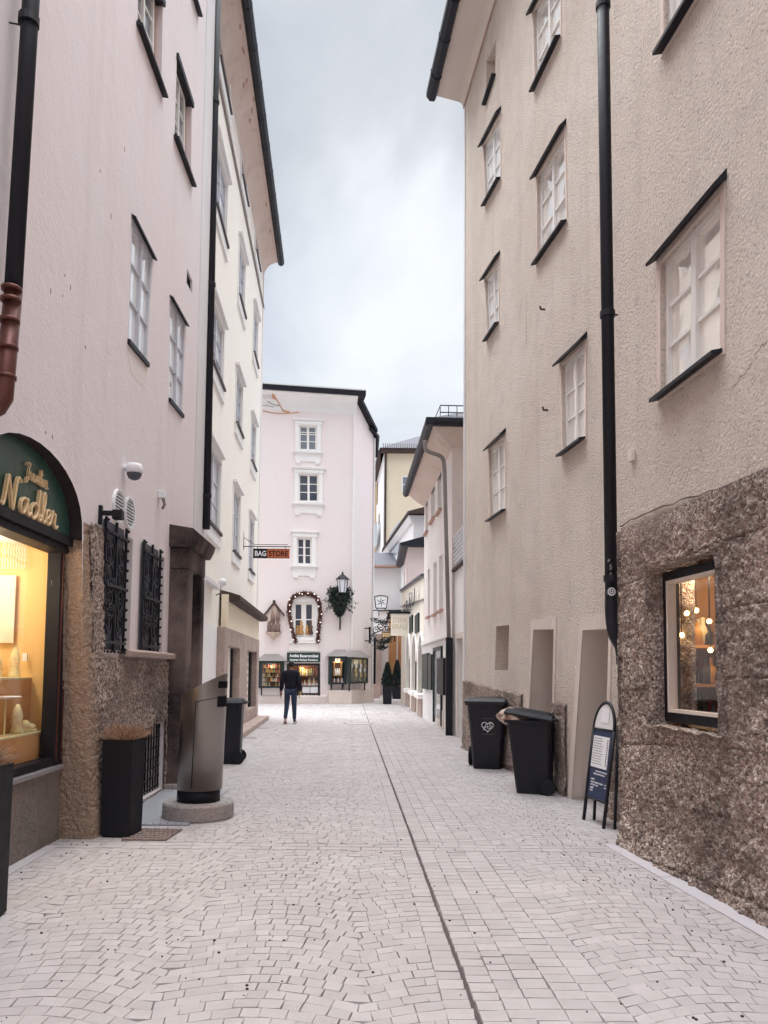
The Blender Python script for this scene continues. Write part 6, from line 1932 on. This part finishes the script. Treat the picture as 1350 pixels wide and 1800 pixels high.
for i in range(6):
    for j in range(11):
        u0, u1, v0, v1 = (j + .08 + .3 * (i % 2)) / 11.4, (j + .92 + .3 * (i % 2)) / 11.4, (i + .1) / 6, (i + .9) / 6
        B = lambda u, v: (a * (1 - u) + b * u) * (1 - v) + (d * (1 - u) + c * u) * v
        q = [B(u0, v0), B(u1, v0), B(u1, v1), B(u0, v1)]; z = .012 + r.uniform(0, .003)
        mb.add([p + Vector((0, 0, .005)) for p in q] + [p + Vector((0, 0, z)) for p in q], [(4, 5, 6, 7), (0, 1, 5, 4), (1, 2, 6, 5), (2, 3, 7, 6), (3, 0, 4, 7)])
mb.build('brick', paint('worn_brick', (150, 132, 128), .9, .2, .4), o)
tag(o, 'small patch of worn brownish bricks beside the black planter', 'grate')
# edging strip along the right wall and left shop
def kerb(W, s0, s1, w, n0, lab):
    mb = MB(); s = s0; r = random.Random(int(s0 * 10))
    while s < s1:
        d = min(r.uniform(.5, .8), s1 - s); mb.box(W, s + .003, s + d - .003, n0, n0 + w, -.012, .006 + r.uniform(0, .003)); s += d
    o = mb.build('edging', m_edge, origin=W.P(s0, n0, 0)); tag(o, kind='structure')
m_edge = plaster('edging_stone', (196, 190, 194), (182, 176, 180), 60, .3, .004)
kerb(R1, 1.0, r1_end, .13, .06, ''); kerb(J, 4.0, AS1 - .06, .10, .002, '')

# ================================================================ wheelie bins
def bin_body(w, d, h, F, root, m, lid_open=0.0, lugs=True):
    """front towards -n, hinge and wheels at +n"""
    mb = MB()
    prof = [(.0, .70, .74), (.12, .74, .78), (h * .55, .86, .88), (h * .90, .97, .97), (h * .93, 1.0, 1.0)]
    k0 = len(mb.v); c = .14
    def ring(z, a, b):
        hw, hd = w / 2 * a, d / 2 * b; cx, cy = hw * c, hd * c
        back = d / 2
        pts = [(-hw + cx, -hd), (hw - cx, -hd), (hw, -hd + cy), (hw, hd - cy), (hw - cx, hd), (-hw + cx, hd), (-hw, hd - cy), (-hw, -hd + cy)]
        sh = (1 - b) * d / 2 * .6
        return [F.P(x, y + sh, z) for x, y in pts]
    for z, a, b in prof: mb.v += ring(z, a, b)
    for i in range(len(prof) - 1):
        for k in range(8):
            mb.f.append((i * 8 + k, i * 8 + (k + 1) % 8, (i + 1) * 8 + (k + 1) % 8, (i + 1) * 8 + k))
    mb.f.append(tuple(range(8))[::-1])
    body = mb.build('body', m, root, bevel=.008)
    mb = MB()
    k = 8; r1, r2 = ring(h * .925, 1.06, 1.06), ring(h * .965, 1.08, 1.08); r3 = ring(h * .966, .95, .95)
    mb.add(r1 + r2 + r3, [(i, (i + 1) % k, (i + 1) % k + k, i + k) for i in range(k)] + [(i + k, (i + 1) % k + k, (i + 1) % k + 2 * k, i + 2 * k) for i in range(k)] + [tuple(range(k))[::-1]])
    mb.build('rim', m, root, bevel=.006)
    return body
def bin_lid(w, d, h, F, root, m, ang=0.0):
    mb = MB(); piv = d / 2 * 1.02
    def L(x, y, z):
        dy = y - piv; zz = z
        return F.P(x, piv + dy * math.cos(ang) + 0, h * .972 + zz * math.cos(ang) - dy * math.sin(ang))
    xs = [-1.1, -.95, -.5, 0, .5, .95, 1.1]
    pts, nx, ny = [], 7, 6
    ys = [-1.12, -1.0, -.4, .3, .85, 1.02]
    for j, y in enumerate(ys):
        for i, x in enumerate(xs):
            e = 0 if (i in (0, 6) or j == 0) else (.045 if i in (1, 5) or j in (1, 5) else .07)
            pts.append(L(x * w / 2, y * d / 2, e))
    top = [(j * nx + i, j * nx + i + 1, (j + 1) * nx + i + 1, (j + 1) * nx + i) for j in range(ny - 1) for i in range(nx - 1)]
    k = len(pts); pts2 = [L(x * w / 2, y * d / 2, -.022) for y in ys for x in xs]
    mb.add(pts + pts2, top + [tuple(i + k for i in f)[::-1] for f in top] +
           [(i, i + 1, i + 1 + k, i + k) for i in range(nx - 1)] + [((ny - 1) * nx + i, (ny - 1) * nx + i + 1, (ny - 1) * nx + i + 1 + k, (ny - 1) * nx + i + k) for i in range(nx - 1)] +
           [(j * nx, (j + 1) * nx, (j + 1) * nx + k, j * nx + k) for j in range(ny - 1)] + [(j * nx + nx - 1, (j + 1) * nx + nx - 1, (j + 1) * nx + nx - 1 + k, j * nx + nx - 1 + k) for j in range(ny - 1)])
    mb.build('lid', m, root)
    mb = MB().tube([L(-.42 * w, d / 2 * 1.2, .0), L(.42 * w, d / 2 * 1.2, .0)], .018, 8)
    for x in (-.4, -.0, .4): mb.tube([L(x * w, d / 2 * .95, .0), L(x * w, d / 2 * 1.2, .0)], .016, 8)
    mb.build('handle', m, root, smooth=True)
def wheels(w, d, F, root, r=.145, out=.0):
    for sx in (-1, 1):
        x = sx * (w * .44 + out)
        mb = MB()
        prof = [(.03, -.03), (.09, -.03), (r * .95, -.028), (r, -.012), (r, .012), (r * .95, .028), (.09, .03), (.03, .03)]
        kk = 22
        for q, (rr, t) in enumerate(prof):
            for k in range(kk):
                a = 2 * math.pi * k / kk; mb.v.append(F.P(x + t, d * .40 + rr * math.cos(a), r + rr * math.sin(a)))
        for q in range(len(prof) - 1):
            for k in range(kk): mb.f.append((q * kk + k, q * kk + (k + 1) % kk, (q + 1) * kk + (k + 1) % kk, (q + 1) * kk + k))
        wo_ = mb.build('wheel', m_rub, root, smooth=True)
        mb = MB()
        for t in (-.031, .031):
            for k in range(kk):
                a0, a1 = 2 * math.pi * k / kk, 2 * math.pi * (k + 1) / kk
                mb.add([F.P(x + t, d * .40, r)] + [F.P(x + t, d * .40 + .085 * math.cos(a), r + .085 * math.sin(a)) for a in (a0, a1)], [(0, 1, 2)])
        mb.build('hub', m_black, wo_)
m_rub = paint('rubber', (28, 28, 34), .8, .2, .2)
m_bin = paint('bin_plastic', (23, 24, 35), .45, .4, .12)
m_bin2 = paint('bin_plastic_dark', (19, 20, 30), .5, .35, .12)
# larger bin, front towards the viewer
g = ground(866, 1354)
W_, D_, H_ = .60, .72, 1.06
yaw = R(-12)
F = Frame((g.x - .03, g.y + .33), (math.cos(yaw), math.sin(yaw)), (-math.sin(yaw), math.cos(yaw)))
root = thing('wheelie_bin', F.P(0, 0, 0), 'large black wheelie bin with a white heart emblem and closed lid against the roughcast wall', 'wheelie bin', 'wheelie bins in the street')
bd = bin_body(W_, D_, H_, F, root, m_bin); bin_lid(W_, D_, H_, F, root, m_bin, R(1)); wheels(W_, D_, F, root, .15, .03)
# emblem follows the sloping front
def front(x, z):
    ts = [(0, .74), (.12, .78), (H_ * .55, .88), (H_ * .90, .97)]
    for (z0, b0), (z1, b1) in zip(ts, ts[1:]):
        if z <= z1: b = b0 + (b1 - b0) * (z - z0) / (z1 - z0); break
    return F.P(x, -D_ / 2 * b + (1 - b) * D_ / 2 * .6 - .004, z)
mb = MB(); zc3, xc3, hs = .66, .02, .085
def ln(p, r): mb.tube([front(*a) for a in p], r, 5)
heart = [(xc3 + hs * 1.05 * (16 * math.sin(t) ** 3) / 16, zc3 + hs * (13 * math.cos(t) - 5 * math.cos(2 * t) - 2 * math.cos(3 * t) - math.cos(4 * t)) / 16) for t in [i * 2 * math.pi / 40 for i in range(41)]]
ln(heart, .006)
ln([(xc3 - .06, zc3 - .06), (xc3 - .015, zc3 + .055), (xc3 + .005, zc3 - .035)], .006); ln([(xc3 - .06, zc3 - .012), (xc3 + .03, zc3 - .0)], .005)
ln(catmull([(xc3 + .075, zc3 + .045), (xc3 + .045, zc3 + .055), (xc3 + .03, zc3 + .03), (xc3 + .055, zc3 + .008), (xc3 + .05, zc3 - .02), (xc3 + .015, zc3 - .03)], 4), .006)
mb.build('emblem', m_white, root)
mb = MB()
put_text(mb, 'A.S CAFE', .02, lambda x, y, d: front(xc3 + x, zc3 + .105 + y), .14) if False else None
for k in range(11): ln([(xc3 - .09 + .018 * k, zc3 - .12), (xc3 - .08 + .018 * k, zc3 - .118)], .003)
for k in range(11): ln([(xc3 - .09 + .018 * k, zc3 + .12), (xc3 - .08 + .018 * k, zc3 + .122)], .0025)
mb.build('small_print', m_pipe_grey, root)
# smaller bin, side towards the viewer, over-full
g = ground(935, 1397)
W2, D2, H2 = .48, .55, .94
yaw = R(72)
F = Frame((g.x + .03, g.y + .20), (math.cos(yaw), math.sin(yaw)), (math.sin(yaw), -math.cos(yaw)))
root = thing('wheelie_bin', F.P(0, 0, 0), 'smaller black wheelie bin with its lid propped open by a bulging rubbish bag', 'wheelie bin', 'wheelie bins in the street')
bin_body(W2, D2, H2, F, root, m_bin2); bin_lid(W2, D2, H2, F, root, m_bin2, R(9)); wheels(W2, D2, F, root, .10, .0)
# bag
r = random.Random(4); bmq = bmesh.new(); bmesh.ops.create_icosphere(bmq, subdivisions=4, radius=1)
cb = F.P(.0, -.20, H2 * 1.0)
vs = []
for v in bmq.verts:
    p = v.co.copy(); nn = noise.noise(p * 2.2) * .22 + abs(noise.noise(p * 5)) * .12
    p = p * (1 + nn)
    vs.append(cb + F.D * (p.x * .24) + F.N * (p.y * .19 - .02) + Vector((0, 0, p.z * .10)))
mb = MB(); mb.add(vs, [tuple(v.index for v in f.verts) for f in bmq.faces]); bmq.free()
N = NT('bag_plastic'); bagm = N.out(N.mix(N.ramp(N.noise(9, 3), [(.42, (0, 0, 0)), (.56, (1, 1, 1))]), lin((196, 176, 162)), lin((150, 116, 96))), .3, N.bump(N.noise(22, 4), .6, .02), .5)
o = mb.build('rubbish_bag', bagm, origin=cb, smooth=True); tag(o, 'crumpled pale rubbish bag bulging out of the smaller wheelie bin', 'rubbish bag')
# narrow bin on the left beyond the steel bin
g = ground(413, 1345)
yaw = R(95)
F = Frame((g.x - .20, g.y + .27), (math.cos(yaw), math.sin(yaw)), (math.sin(yaw), -math.cos(yaw)))
root = thing('wheelie_bin', F.P(0, 0, 0), 'dark wheelie bin half hidden behind the steel litter bin on the left', 'wheelie bin', 'wheelie bins in the street')
bin_body(.48, .52, 1.0, F, root, m_bin); bin_lid(.48, .52, 1.0, F, root, m_bin, 0); wheels(.48, .52, F, root, .10, 0)

# ================================================================ pavement board
fl, fr_ = ground(1026, 1441), ground(1061, 1457)
v = (fr_ - fl); L = v.length
F = Frame((fl.x, fl.y), (v.x, v.y), (-1, -.1))
F.N = Vector((F.D.y, -F.D.x, 0)); F.N = F.N if F.N.x < 0 else -F.N
TL_ = .16
root = thing('pavement_board', (fl + fr_) / 2, 'slim black framed chalk board with an arched top leaning in the doorway by the downpipe', 'board sign')
HB = 1.22
def Bp(s, z, n=0): return F.P(s, -TL_ * z / HB + n, z)
mb = MB()
mb.tube([Bp(0, 0), Bp(.0, .93)], .018, 8); mb.tube([Bp(L, 0), Bp(L, .93)], .018, 8)
arcp = [Bp(L / 2 - L / 2 * math.cos(t), .93 + .27 * math.sin(t)) for t in [i * math.pi / 14 for i in range(15)]]
mb.tube(arcp, .016, 8); mb.tube([Bp(0, .24), Bp(L, .24)], .012, 6); mb.tube([Bp(0, .93), Bp(L, .93)], .012, 6)
for s in (0, L): mb.tube([F.P(s + .03, -.10, 0), F.P(s + .01, -.16, .95)], .016, 8)
mb.build('frame', m_metal, root, smooth=True)
def panel(z0, z1, mat, name, s0=.03, s1=None, n=.0):
    s1 = s1 if s1 is not None else L - .03
    return MB().hexa([Bp(s0, z0, -.006 + n), Bp(s1, z0, -.006 + n), Bp(s1, z0, .004 + n), Bp(s0, z0, .004 + n), Bp(s0, z1, -.006 + n), Bp(s1, z1, -.006 + n), Bp(s1, z1, .004 + n), Bp(s0, z1, .004 + n)]).build(name, mat, root)
m_chalk = paint('chalk_blue', (52, 62, 92), .7, .3, .3)
panel(.25, .92, m_chalk, 'chalk_panel')
panel(.55, .86, m_white, 'menu_sheet', .045, L - .06, .008)
k = 14
mb = MB(); rim = [(L / 2 - (L / 2 - .02) * math.cos(t), .935 + .245 * math.sin(t)) for t in [i * math.pi / k for i in range(k + 1)]]
mb.add([Bp(s, z, .004) for s, z in rim] + [Bp(s, z, -.006) for s, z in rim], [tuple(range(k + 1)), tuple(range(k + 1, 2 * k + 2))[::-1]] + [(i, i + 1, i + k + 2, i + k + 1) for i in range(k)])
mb.build('head_panel', m_white_band, root)
mb = MB().hexa([Bp(.16, 1.0, .006), Bp(.33, 1.0, .006), Bp(.33, 1.0, .010), Bp(.16, 1.0, .010), Bp(.16, 1.14, .006), Bp(.33, 1.14, .006), Bp(.33, 1.14, .010), Bp(.16, 1.14, .010)]); mb.build('notice', m_white, root)
mb = MB(); r = random.Random(14)
for j, (z, x0, x1) in enumerate(((.515, .16, .40), (.485, .12, .34), (.43, .08, .16), (.40, .08, .34), (.375, .08, .24), (.345, .08, .14), (.32, .08, .14))):
    x = x0
    while x < x1:
        w = r.uniform(.012, .03)
        mb.tube([Bp(x + w * t / 5, z + .009 * math.sin(t * 2.3 + j) , .006) for t in range(6)], .0022, 4); x += w + .007
for z in (.40, .375): 
    mb.tube([Bp(.38 + .012 * t, z + .007 * math.cos(t * 2), .006) for t in range(5)], .0022, 4)
mb.build('chalk_writing', m_white, root)
mb = MB()
for j in range(11):
    z = .835 - j * .025; mb.hexa([Bp(.06, z, .0125), Bp(.06 + .27 * r.uniform(.6, 1), z, .0125), Bp(.06 + .2, z, .0135), Bp(.06, z, .0135), Bp(.06, z + .006, .0125), Bp(.26, z + .006, .0125), Bp(.26, z + .006, .0135), Bp(.06, z + .006, .0135)])
mb.build('menu_print', m_pipe_grey, root)
mb = MB()
for j in range(12): mb.ball(Bp(L - .085, .83 - j * .022, .014), .007, 6, 4)
mb.build('menu_dot', paint('menu_red', (92, 48, 56), .7), root)

# ================================================================ the walking man, seen from behind
g = ground(510, 1272)
PX, PY = g.x, g.y
root = thing('person', (PX, PY, 0), 'man seen from behind in a dark jacket and blue jeans walking away down the street', 'person')
hgt = 1.77; k = hgt / 1.77
def B(x, y, z): return (x * k, y * k, z * k)
skin = paint('skin', (150, 112, 96), .6, .4, .1)
J_ = dict(pel=B(0, 0, .95), waist=B(0, 0, 1.08), chest=B(0, .02, 1.28), sh=B(0, .02, 1.42), neck=B(0, .04, 1.51), head=B(0, .06, 1.62), crown=B(0, .055, 1.735),
          lsh=B(-.18, .01, 1.41), lel=B(-.245, -.02, 1.13), lwr=B(-.275, .04, .90), lha=B(-.28, .06, .82),
          rsh=B(.18, .01, 1.41), rel=B(.235, -.04, 1.13), rwr=B(.235, .06, .90), rha=B(.23, .09, .82),
          lhip=B(-.09, 0, .90), lkn=B(-.10, -.02, .50), lan=B(-.115, -.20, .13), lto=B(-.125, -.08, .045),
          rhip=B(.09, 0, .90), rkn=B(.10, .06, .49), ran=B(.115, .05, .09), rto=B(.13, .20, .03))
order = list(J_); idx = {n_: i for i, n_ in enumerate(order)}
E = [('pel', 'waist'), ('waist', 'chest'), ('chest', 'sh'), ('sh', 'neck'), ('neck', 'head'), ('head', 'crown'), ('sh', 'lsh'), ('lsh', 'lel'), ('lel', 'lwr'), ('lwr', 'lha'), ('sh', 'rsh'), ('rsh', 'rel'), ('rel', 'rwr'), ('rwr', 'rha'),
     ('pel', 'lhip'), ('lhip', 'lkn'), ('lkn', 'lan'), ('lan', 'lto'), ('pel', 'rhip'), ('rhip', 'rkn'), ('rkn', 'ran'), ('ran', 'rto')]
rad = dict(pel=(.13, .10), waist=(.125, .09), chest=(.14, .10), sh=(.10, .07), neck=.052, head=(.078, .095), crown=(.055, .07), lsh=.06, lel=.042, lwr=.03, lha=.03, rsh=.06, rel=.042, rwr=.03, rha=.03,
           lhip=.08, lkn=.055, lan=.038, lto=.03, rhip=.08, rkn=.055, ran=.038, rto=.03)
# fingers on both hands
verts = [J_[n_] for n_ in order]; radii = [rad[n_] for n_ in order]; edges = [(idx[a], idx[b]) for a, b in E]
for side in ('l', 'r'):
    hx, hy, hz = J_[side + 'ha']; sg = -1 if side == 'l' else 1
    for f in range(4):
        i = len(verts); off = -.03 + .02 * f
        ln_ = (.075, .085, .08, .06)[f]
        verts += [(hx, hy + off, hz - .035), (hx + sg * .004, hy + off + .004, hz - .035 - ln_ * .55), (hx - sg * .012, hy + off + .012, hz - .035 - ln_)]
        radii += [.010, .009, .008]; edges += [(idx[side + 'ha'], i), (i, i + 1), (i + 1, i + 2)]
    i = len(verts); verts += [(hx - sg * .012, hy + .045, hz + .0), (hx - sg * .022, hy + .06, hz - .04)]; radii += [.011, .009]; edges += [(idx[side + 'ha'], i), (i, i + 1)]
body = skin_mesh('body', verts, edges, radii, skin, root, 2)
def sub_skin(name, names, scale, mat, extra=None, over=None):
    ns = names; ix = {n_: i for i, n_ in enumerate(ns)}
    es = [(ix[a], ix[b]) for a, b in E if a in ix and b in ix]
    rr = []
    for n_ in ns:
        v_ = (over or {}).get(n_, rad[n_]); v_ = v_ if isinstance(v_, tuple) else (v_, v_)
        rr.append((v_[0] * scale, v_[1] * scale))
    return skin_mesh(name, [(over or {}).get('@' + n_, J_[n_]) for n_ in ns], es, rr, mat, root, 2)
m_jacket = plaster('navy_jacket', (26, 27, 38), (34, 34, 46), 18, .4, .02)
m_jeans = plaster('dark_jeans', (46, 56, 76), (62, 74, 96), 26, .3, .01)
sub_skin('jacket', ['pel', 'waist', 'chest', 'sh', 'neck', 'lsh', 'lel', 'lwr', 'rsh', 'rel', 'rwr'], 1.0, m_jacket,
         over=dict(pel=(.185, .13), waist=(.185, .13), chest=(.205, .14), sh=(.15, .11), neck=.075, lsh=.092, lel=.072, lwr=.052, rsh=.092, rel=.072, rwr=.052, **{'@pel': B(0, 0, .90), '@neck': B(0, .035, 1.50)}))
sub_skin('jeans', ['pel', 'lhip', 'lkn', 'lan', 'rhip', 'rkn', 'ran'], 1.0, m_jeans, over=dict(pel=(.15, .12), lhip=.105, lkn=.074, lan=.054, rhip=.105, rkn=.074, ran=.054))
hd = J_['head']
mb = MB()
for j in range(9):
    for i in range(16):
        th, ph = math.pi * (j / 8) * .62, 2 * math.pi * i / 16
        r_ = .108 + .006 * noise.noise((i * 1.3, j * 1.1, 0))
        mb.v.append(Vector((PX, PY, 0)) + Vector(hd) + Vector((r_ * .82 * math.sin(th) * math.cos(ph), r_ * 1.02 * math.sin(th) * math.sin(ph) - .012, .02 + r_ * 1.12 * math.cos(th))))
for j in range(8):
    for i in range(16): mb.f.append((j * 16 + i, j * 16 + (i + 1) % 16, (j + 1) * 16 + (i + 1) % 16, (j + 1) * 16 + i))
mb.build('hair', paint('dark_hair', (28, 26, 32), .7, .3), root, smooth=True)
mb = MB()
for sg in (-1, 1): mb.ball(Vector((PX, PY, 0)) + Vector(hd) + Vector((sg * .082, .0, -.01)), .026, 8, 6, (.5, 1, 1.2))
mb.build('ear', skin, root, smooth=True)
# face (turned away from the viewer)
mb = MB(); O = Vector((PX, PY, 0)) + Vector(hd)
mb.ball(O + Vector((0, .098, -.02)), .018, 8, 6, (1, 1, 1.6)); mb.ball(O + Vector((0, .088, -.065)), .022, 8, 4, (1, 1, .4))
mb.build('nose', skin, root, smooth=True)
mb = MB()
for sg in (-1, 1): mb.ball(O + Vector((sg * .032, .085, .012)), .012, 8, 6)
mb.build('eye', m_white, root, smooth=True)
def shoe(name_pts, mat, sole):
    a, t = [Vector(J_[n_]) + Vector((PX, PY, 0)) for n_ in name_pts]
    d = (t - a); L_ = .27; d = Vector((d.x, d.y, d.z))
    d.normalize(); heel = a - d * .05 + Vector((0, 0, -.03))
    up_ = Vector((0, 0, 1)) - d * d.z; up_.normalize(); sd = d.cross(up_).normalized()
    mb = MB(); st = [(0, .034, .07), (.06, .038, .085), (.13, .043, .06), (.2, .046, .045), (.25, .036, .035), (.275, .015, .025)]
    for x, w, h in st:
        c = heel + d * x
        mb.v += [c - sd * w - up_ * .03, c + sd * w - up_ * .03, c + sd * w * .8 + up_ * (h - .03), c - sd * w * .8 + up_ * (h - .03)]
    for i in range(len(st) - 1):
        for q in range(4): mb.f.append((i * 4 + q, i * 4 + (q + 1) % 4, (i + 1) * 4 + (q + 1) % 4, (i + 1) * 4 + q))
    mb.f += [(0, 1, 2, 3), tuple(range(len(st) * 4 - 4, len(st) * 4))]
    s_ = mb.build('shoe', mat, root, bevel=.008)
    mb = MB()
    for x, w, h in st:
        c = heel + d * x; w += .004
        mb.v += [c - sd * w - up_ * .052, c + sd * w - up_ * .052, c + sd * w - up_ * .028, c - sd * w - up_ * .028]
    for i in range(len(st) - 1):
        for q in range(4): mb.f.append((i * 4 + q, i * 4 + (q + 1) % 4, (i + 1) * 4 + (q + 1) % 4, (i + 1) * 4 + q))
    mb.f += [(0, 1, 2, 3), tuple(range(len(st) * 4 - 4, len(st) * 4))]
    mb.build('sole', sole, s_)
shoe(('lan', 'lto'), paint('pale_brown_shoe', (150, 118, 108), .7), paint('pale_sole', (190, 160, 150), .7)); shoe(('ran', 'rto'), m_black, m_white)
# ================================================================ sky and light
w = bpy.data.worlds.new('World'); scn.world = w; w.use_nodes = True
t = w.node_tree; bg = t.nodes['Background']; bg.inputs['Strength'].default_value = 0.12
def wn(k, **kw):
    n_ = t.nodes.new(k)
    for a, b in kw.items(): setattr(n_, a, b)
    return n_
SUN_EL, SUN_AZ = R(66), R(305)         # azimuth clockwise from +Y
sky = wn('ShaderNodeTexSky', sky_type='NISHITA'); sky.sun_disc = False; sky.sun_elevation = SUN_EL; sky.sun_rotation = SUN_AZ
sky.air_density = 1.0; sky.dust_density = 3.0
tc = wn('ShaderNodeTexCoord')
sp_ = wn('ShaderNodeSeparateXYZ'); t.links.new(tc.outputs['Generated'], sp_.inputs[0])
# project clouds on a flat layer: xy / (z + .25)
dv_ = wn('ShaderNodeVectorMath', operation='DIVIDE'); ad = wn('ShaderNodeMath', operation='ADD'); ad.inputs[1].default_value = .22
t.links.new(sp_.outputs[2], ad.inputs[0]); cb_ = wn('ShaderNodeCombineXYZ')
for i in range(3): t.links.new(ad.outputs[0], cb_.inputs[i])
t.links.new(tc.outputs['Generated'], dv_.inputs[0]); t.links.new(cb_.outputs[0], dv_.inputs[1])
no = wn('ShaderNodeTexNoise'); no.inputs['Scale'].default_value = 1.5; no.inputs['Detail'].default_value = 6; no.inputs['Roughness'].default_value = .52; no.inputs['Distortion'].default_value = .4
mp = wn('ShaderNodeMapping'); mp.inputs['Location'].default_value = (3.1, 1.7, 0); mp.inputs['Scale'].default_value = (1, .55, 0)
t.links.new(dv_.outputs[0], mp.inputs['Vector']); t.links.new(mp.outputs[0], no.inputs['Vector'])
rp = wn('ShaderNodeValToRGB'); e = rp.color_ramp.elements
e[0].position = .40; e[0].color = (2.5, 2.78, 3.12, 1); e[1].position = .60; e[1].color = (4.35, 4.45, 4.52, 1)
t.links.new(no.outputs['Fac'], rp.inputs['Fac'])
# unseen overhead boost added to light walls; dimmer behind; pale band near the roofs
zb_r = wn('ShaderNodeMapRange'); zb_r.interpolation_type = 'SMOOTHSTEP'
for k_, v_ in (('From Min', .68), ('From Max', .86), ('To Min', 1.0), ('To Max', 11)): zb_r.inputs[k_].default_value = v_
t.links.new(sp_.outputs[2], zb_r.inputs['Value'])
hz = wn('ShaderNodeMapRange'); hz.interpolation_type = 'SMOOTHSTEP'
for k_, v_ in (('From Min', .47), ('From Max', .57), ('To Min', 1.24), ('To Max', 1.0)): hz.inputs[k_].default_value = v_
zn = wn('ShaderNodeMath', operation='MULTIPLY_ADD'); zn.inputs[1].default_value = -.8; t.links.new(no.outputs['Fac'], zn.inputs[0])
za_ = wn('ShaderNodeMath', operation='ADD'); za_.inputs[1].default_value = .40; t.links.new(sp_.outputs[2], za_.inputs[0]); t.links.new(za_.outputs[0], zn.inputs[2]); t.links.new(zn.outputs[0], hz.inputs['Value'])
by = wn('ShaderNodeMapRange'); by.interpolation_type = 'SMOOTHSTEP'
for k_, v_ in (('From Min', -.1), ('From Max', -.8), ('To Min', 1.0), ('To Max', .85)): by.inputs[k_].default_value = v_
t.links.new(sp_.outputs[1], by.inputs['Value'])
m1 = wn('ShaderNodeMath', operation='MULTIPLY'); t.links.new(zb_r.outputs[0], m1.inputs[0]); t.links.new(hz.outputs[0], m1.inputs[1])
m2 = wn('ShaderNodeMath', operation='MULTIPLY'); t.links.new(m1.outputs[0], m2.inputs[0]); t.links.new(by.outputs[0], m2.inputs[1])
vs_ = wn('ShaderNodeVectorMath', operation='SCALE'); wm = wn('ShaderNodeMapRange'); wm.interpolation_type = 'SMOOTHSTEP'
for k_, v_ in (('From Min', .66), ('From Max', .84)): wm.inputs[k_].default_value = v_
t.links.new(sp_.outputs[2], wm.inputs['Value'])
wc_ = wn('ShaderNodeMix', data_type='RGBA', blend_type='MULTIPLY'); wc_.inputs[7].default_value = (1.015, 1.0, .965, 1)
t.links.new(wm.outputs[0], wc_.inputs[0]); t.links.new(rp.outputs['Color'], wc_.inputs[6]); t.links.new(wc_.outputs[2], vs_.inputs[0]); t.links.new(m2.outputs[0], vs_.inputs['Scale'])
mx = wn('ShaderNodeMix', data_type='RGBA'); mx.inputs[0].default_value = .88
t.links.new(sky.outputs[0], mx.inputs[6]); t.links.new(vs_.outputs[0], mx.inputs[7]); t.links.new(mx.outputs[2], bg.inputs['Color'])
sl_ = bpy.data.lights.new('sun', 'SUN'); sl_.energy = 1.4; sl_.angle = R(45); sl_.color = (1, .975, .95)
so2 = bpy.data.objects.new('sun', sl_); col.objects.link(so2)
d_ = Vector((math.sin(SUN_AZ) * math.cos(SUN_EL), math.cos(SUN_AZ) * math.cos(SUN_EL), math.sin(SUN_EL)))
so2.rotation_euler = d_.to_track_quat('Z', 'Y').to_euler(); so2.location = (0, -5, 40)
vs2 = scn.view_settings; vs2.view_transform = 'Standard'; vs2.look = 'None'; vs2.exposure = 0.65; vs2.gamma = 1.0
scn.render.film_transparent = False
scn.cycles.max_bounces = 8; scn.cycles.diffuse_bounces = 5; scn.cycles.glossy_bounces = 4; scn.cycles.transparent_max_bounces = 8
scn.cycles.use_denoising = True; scn.cycles.sample_clamp_indirect = 6
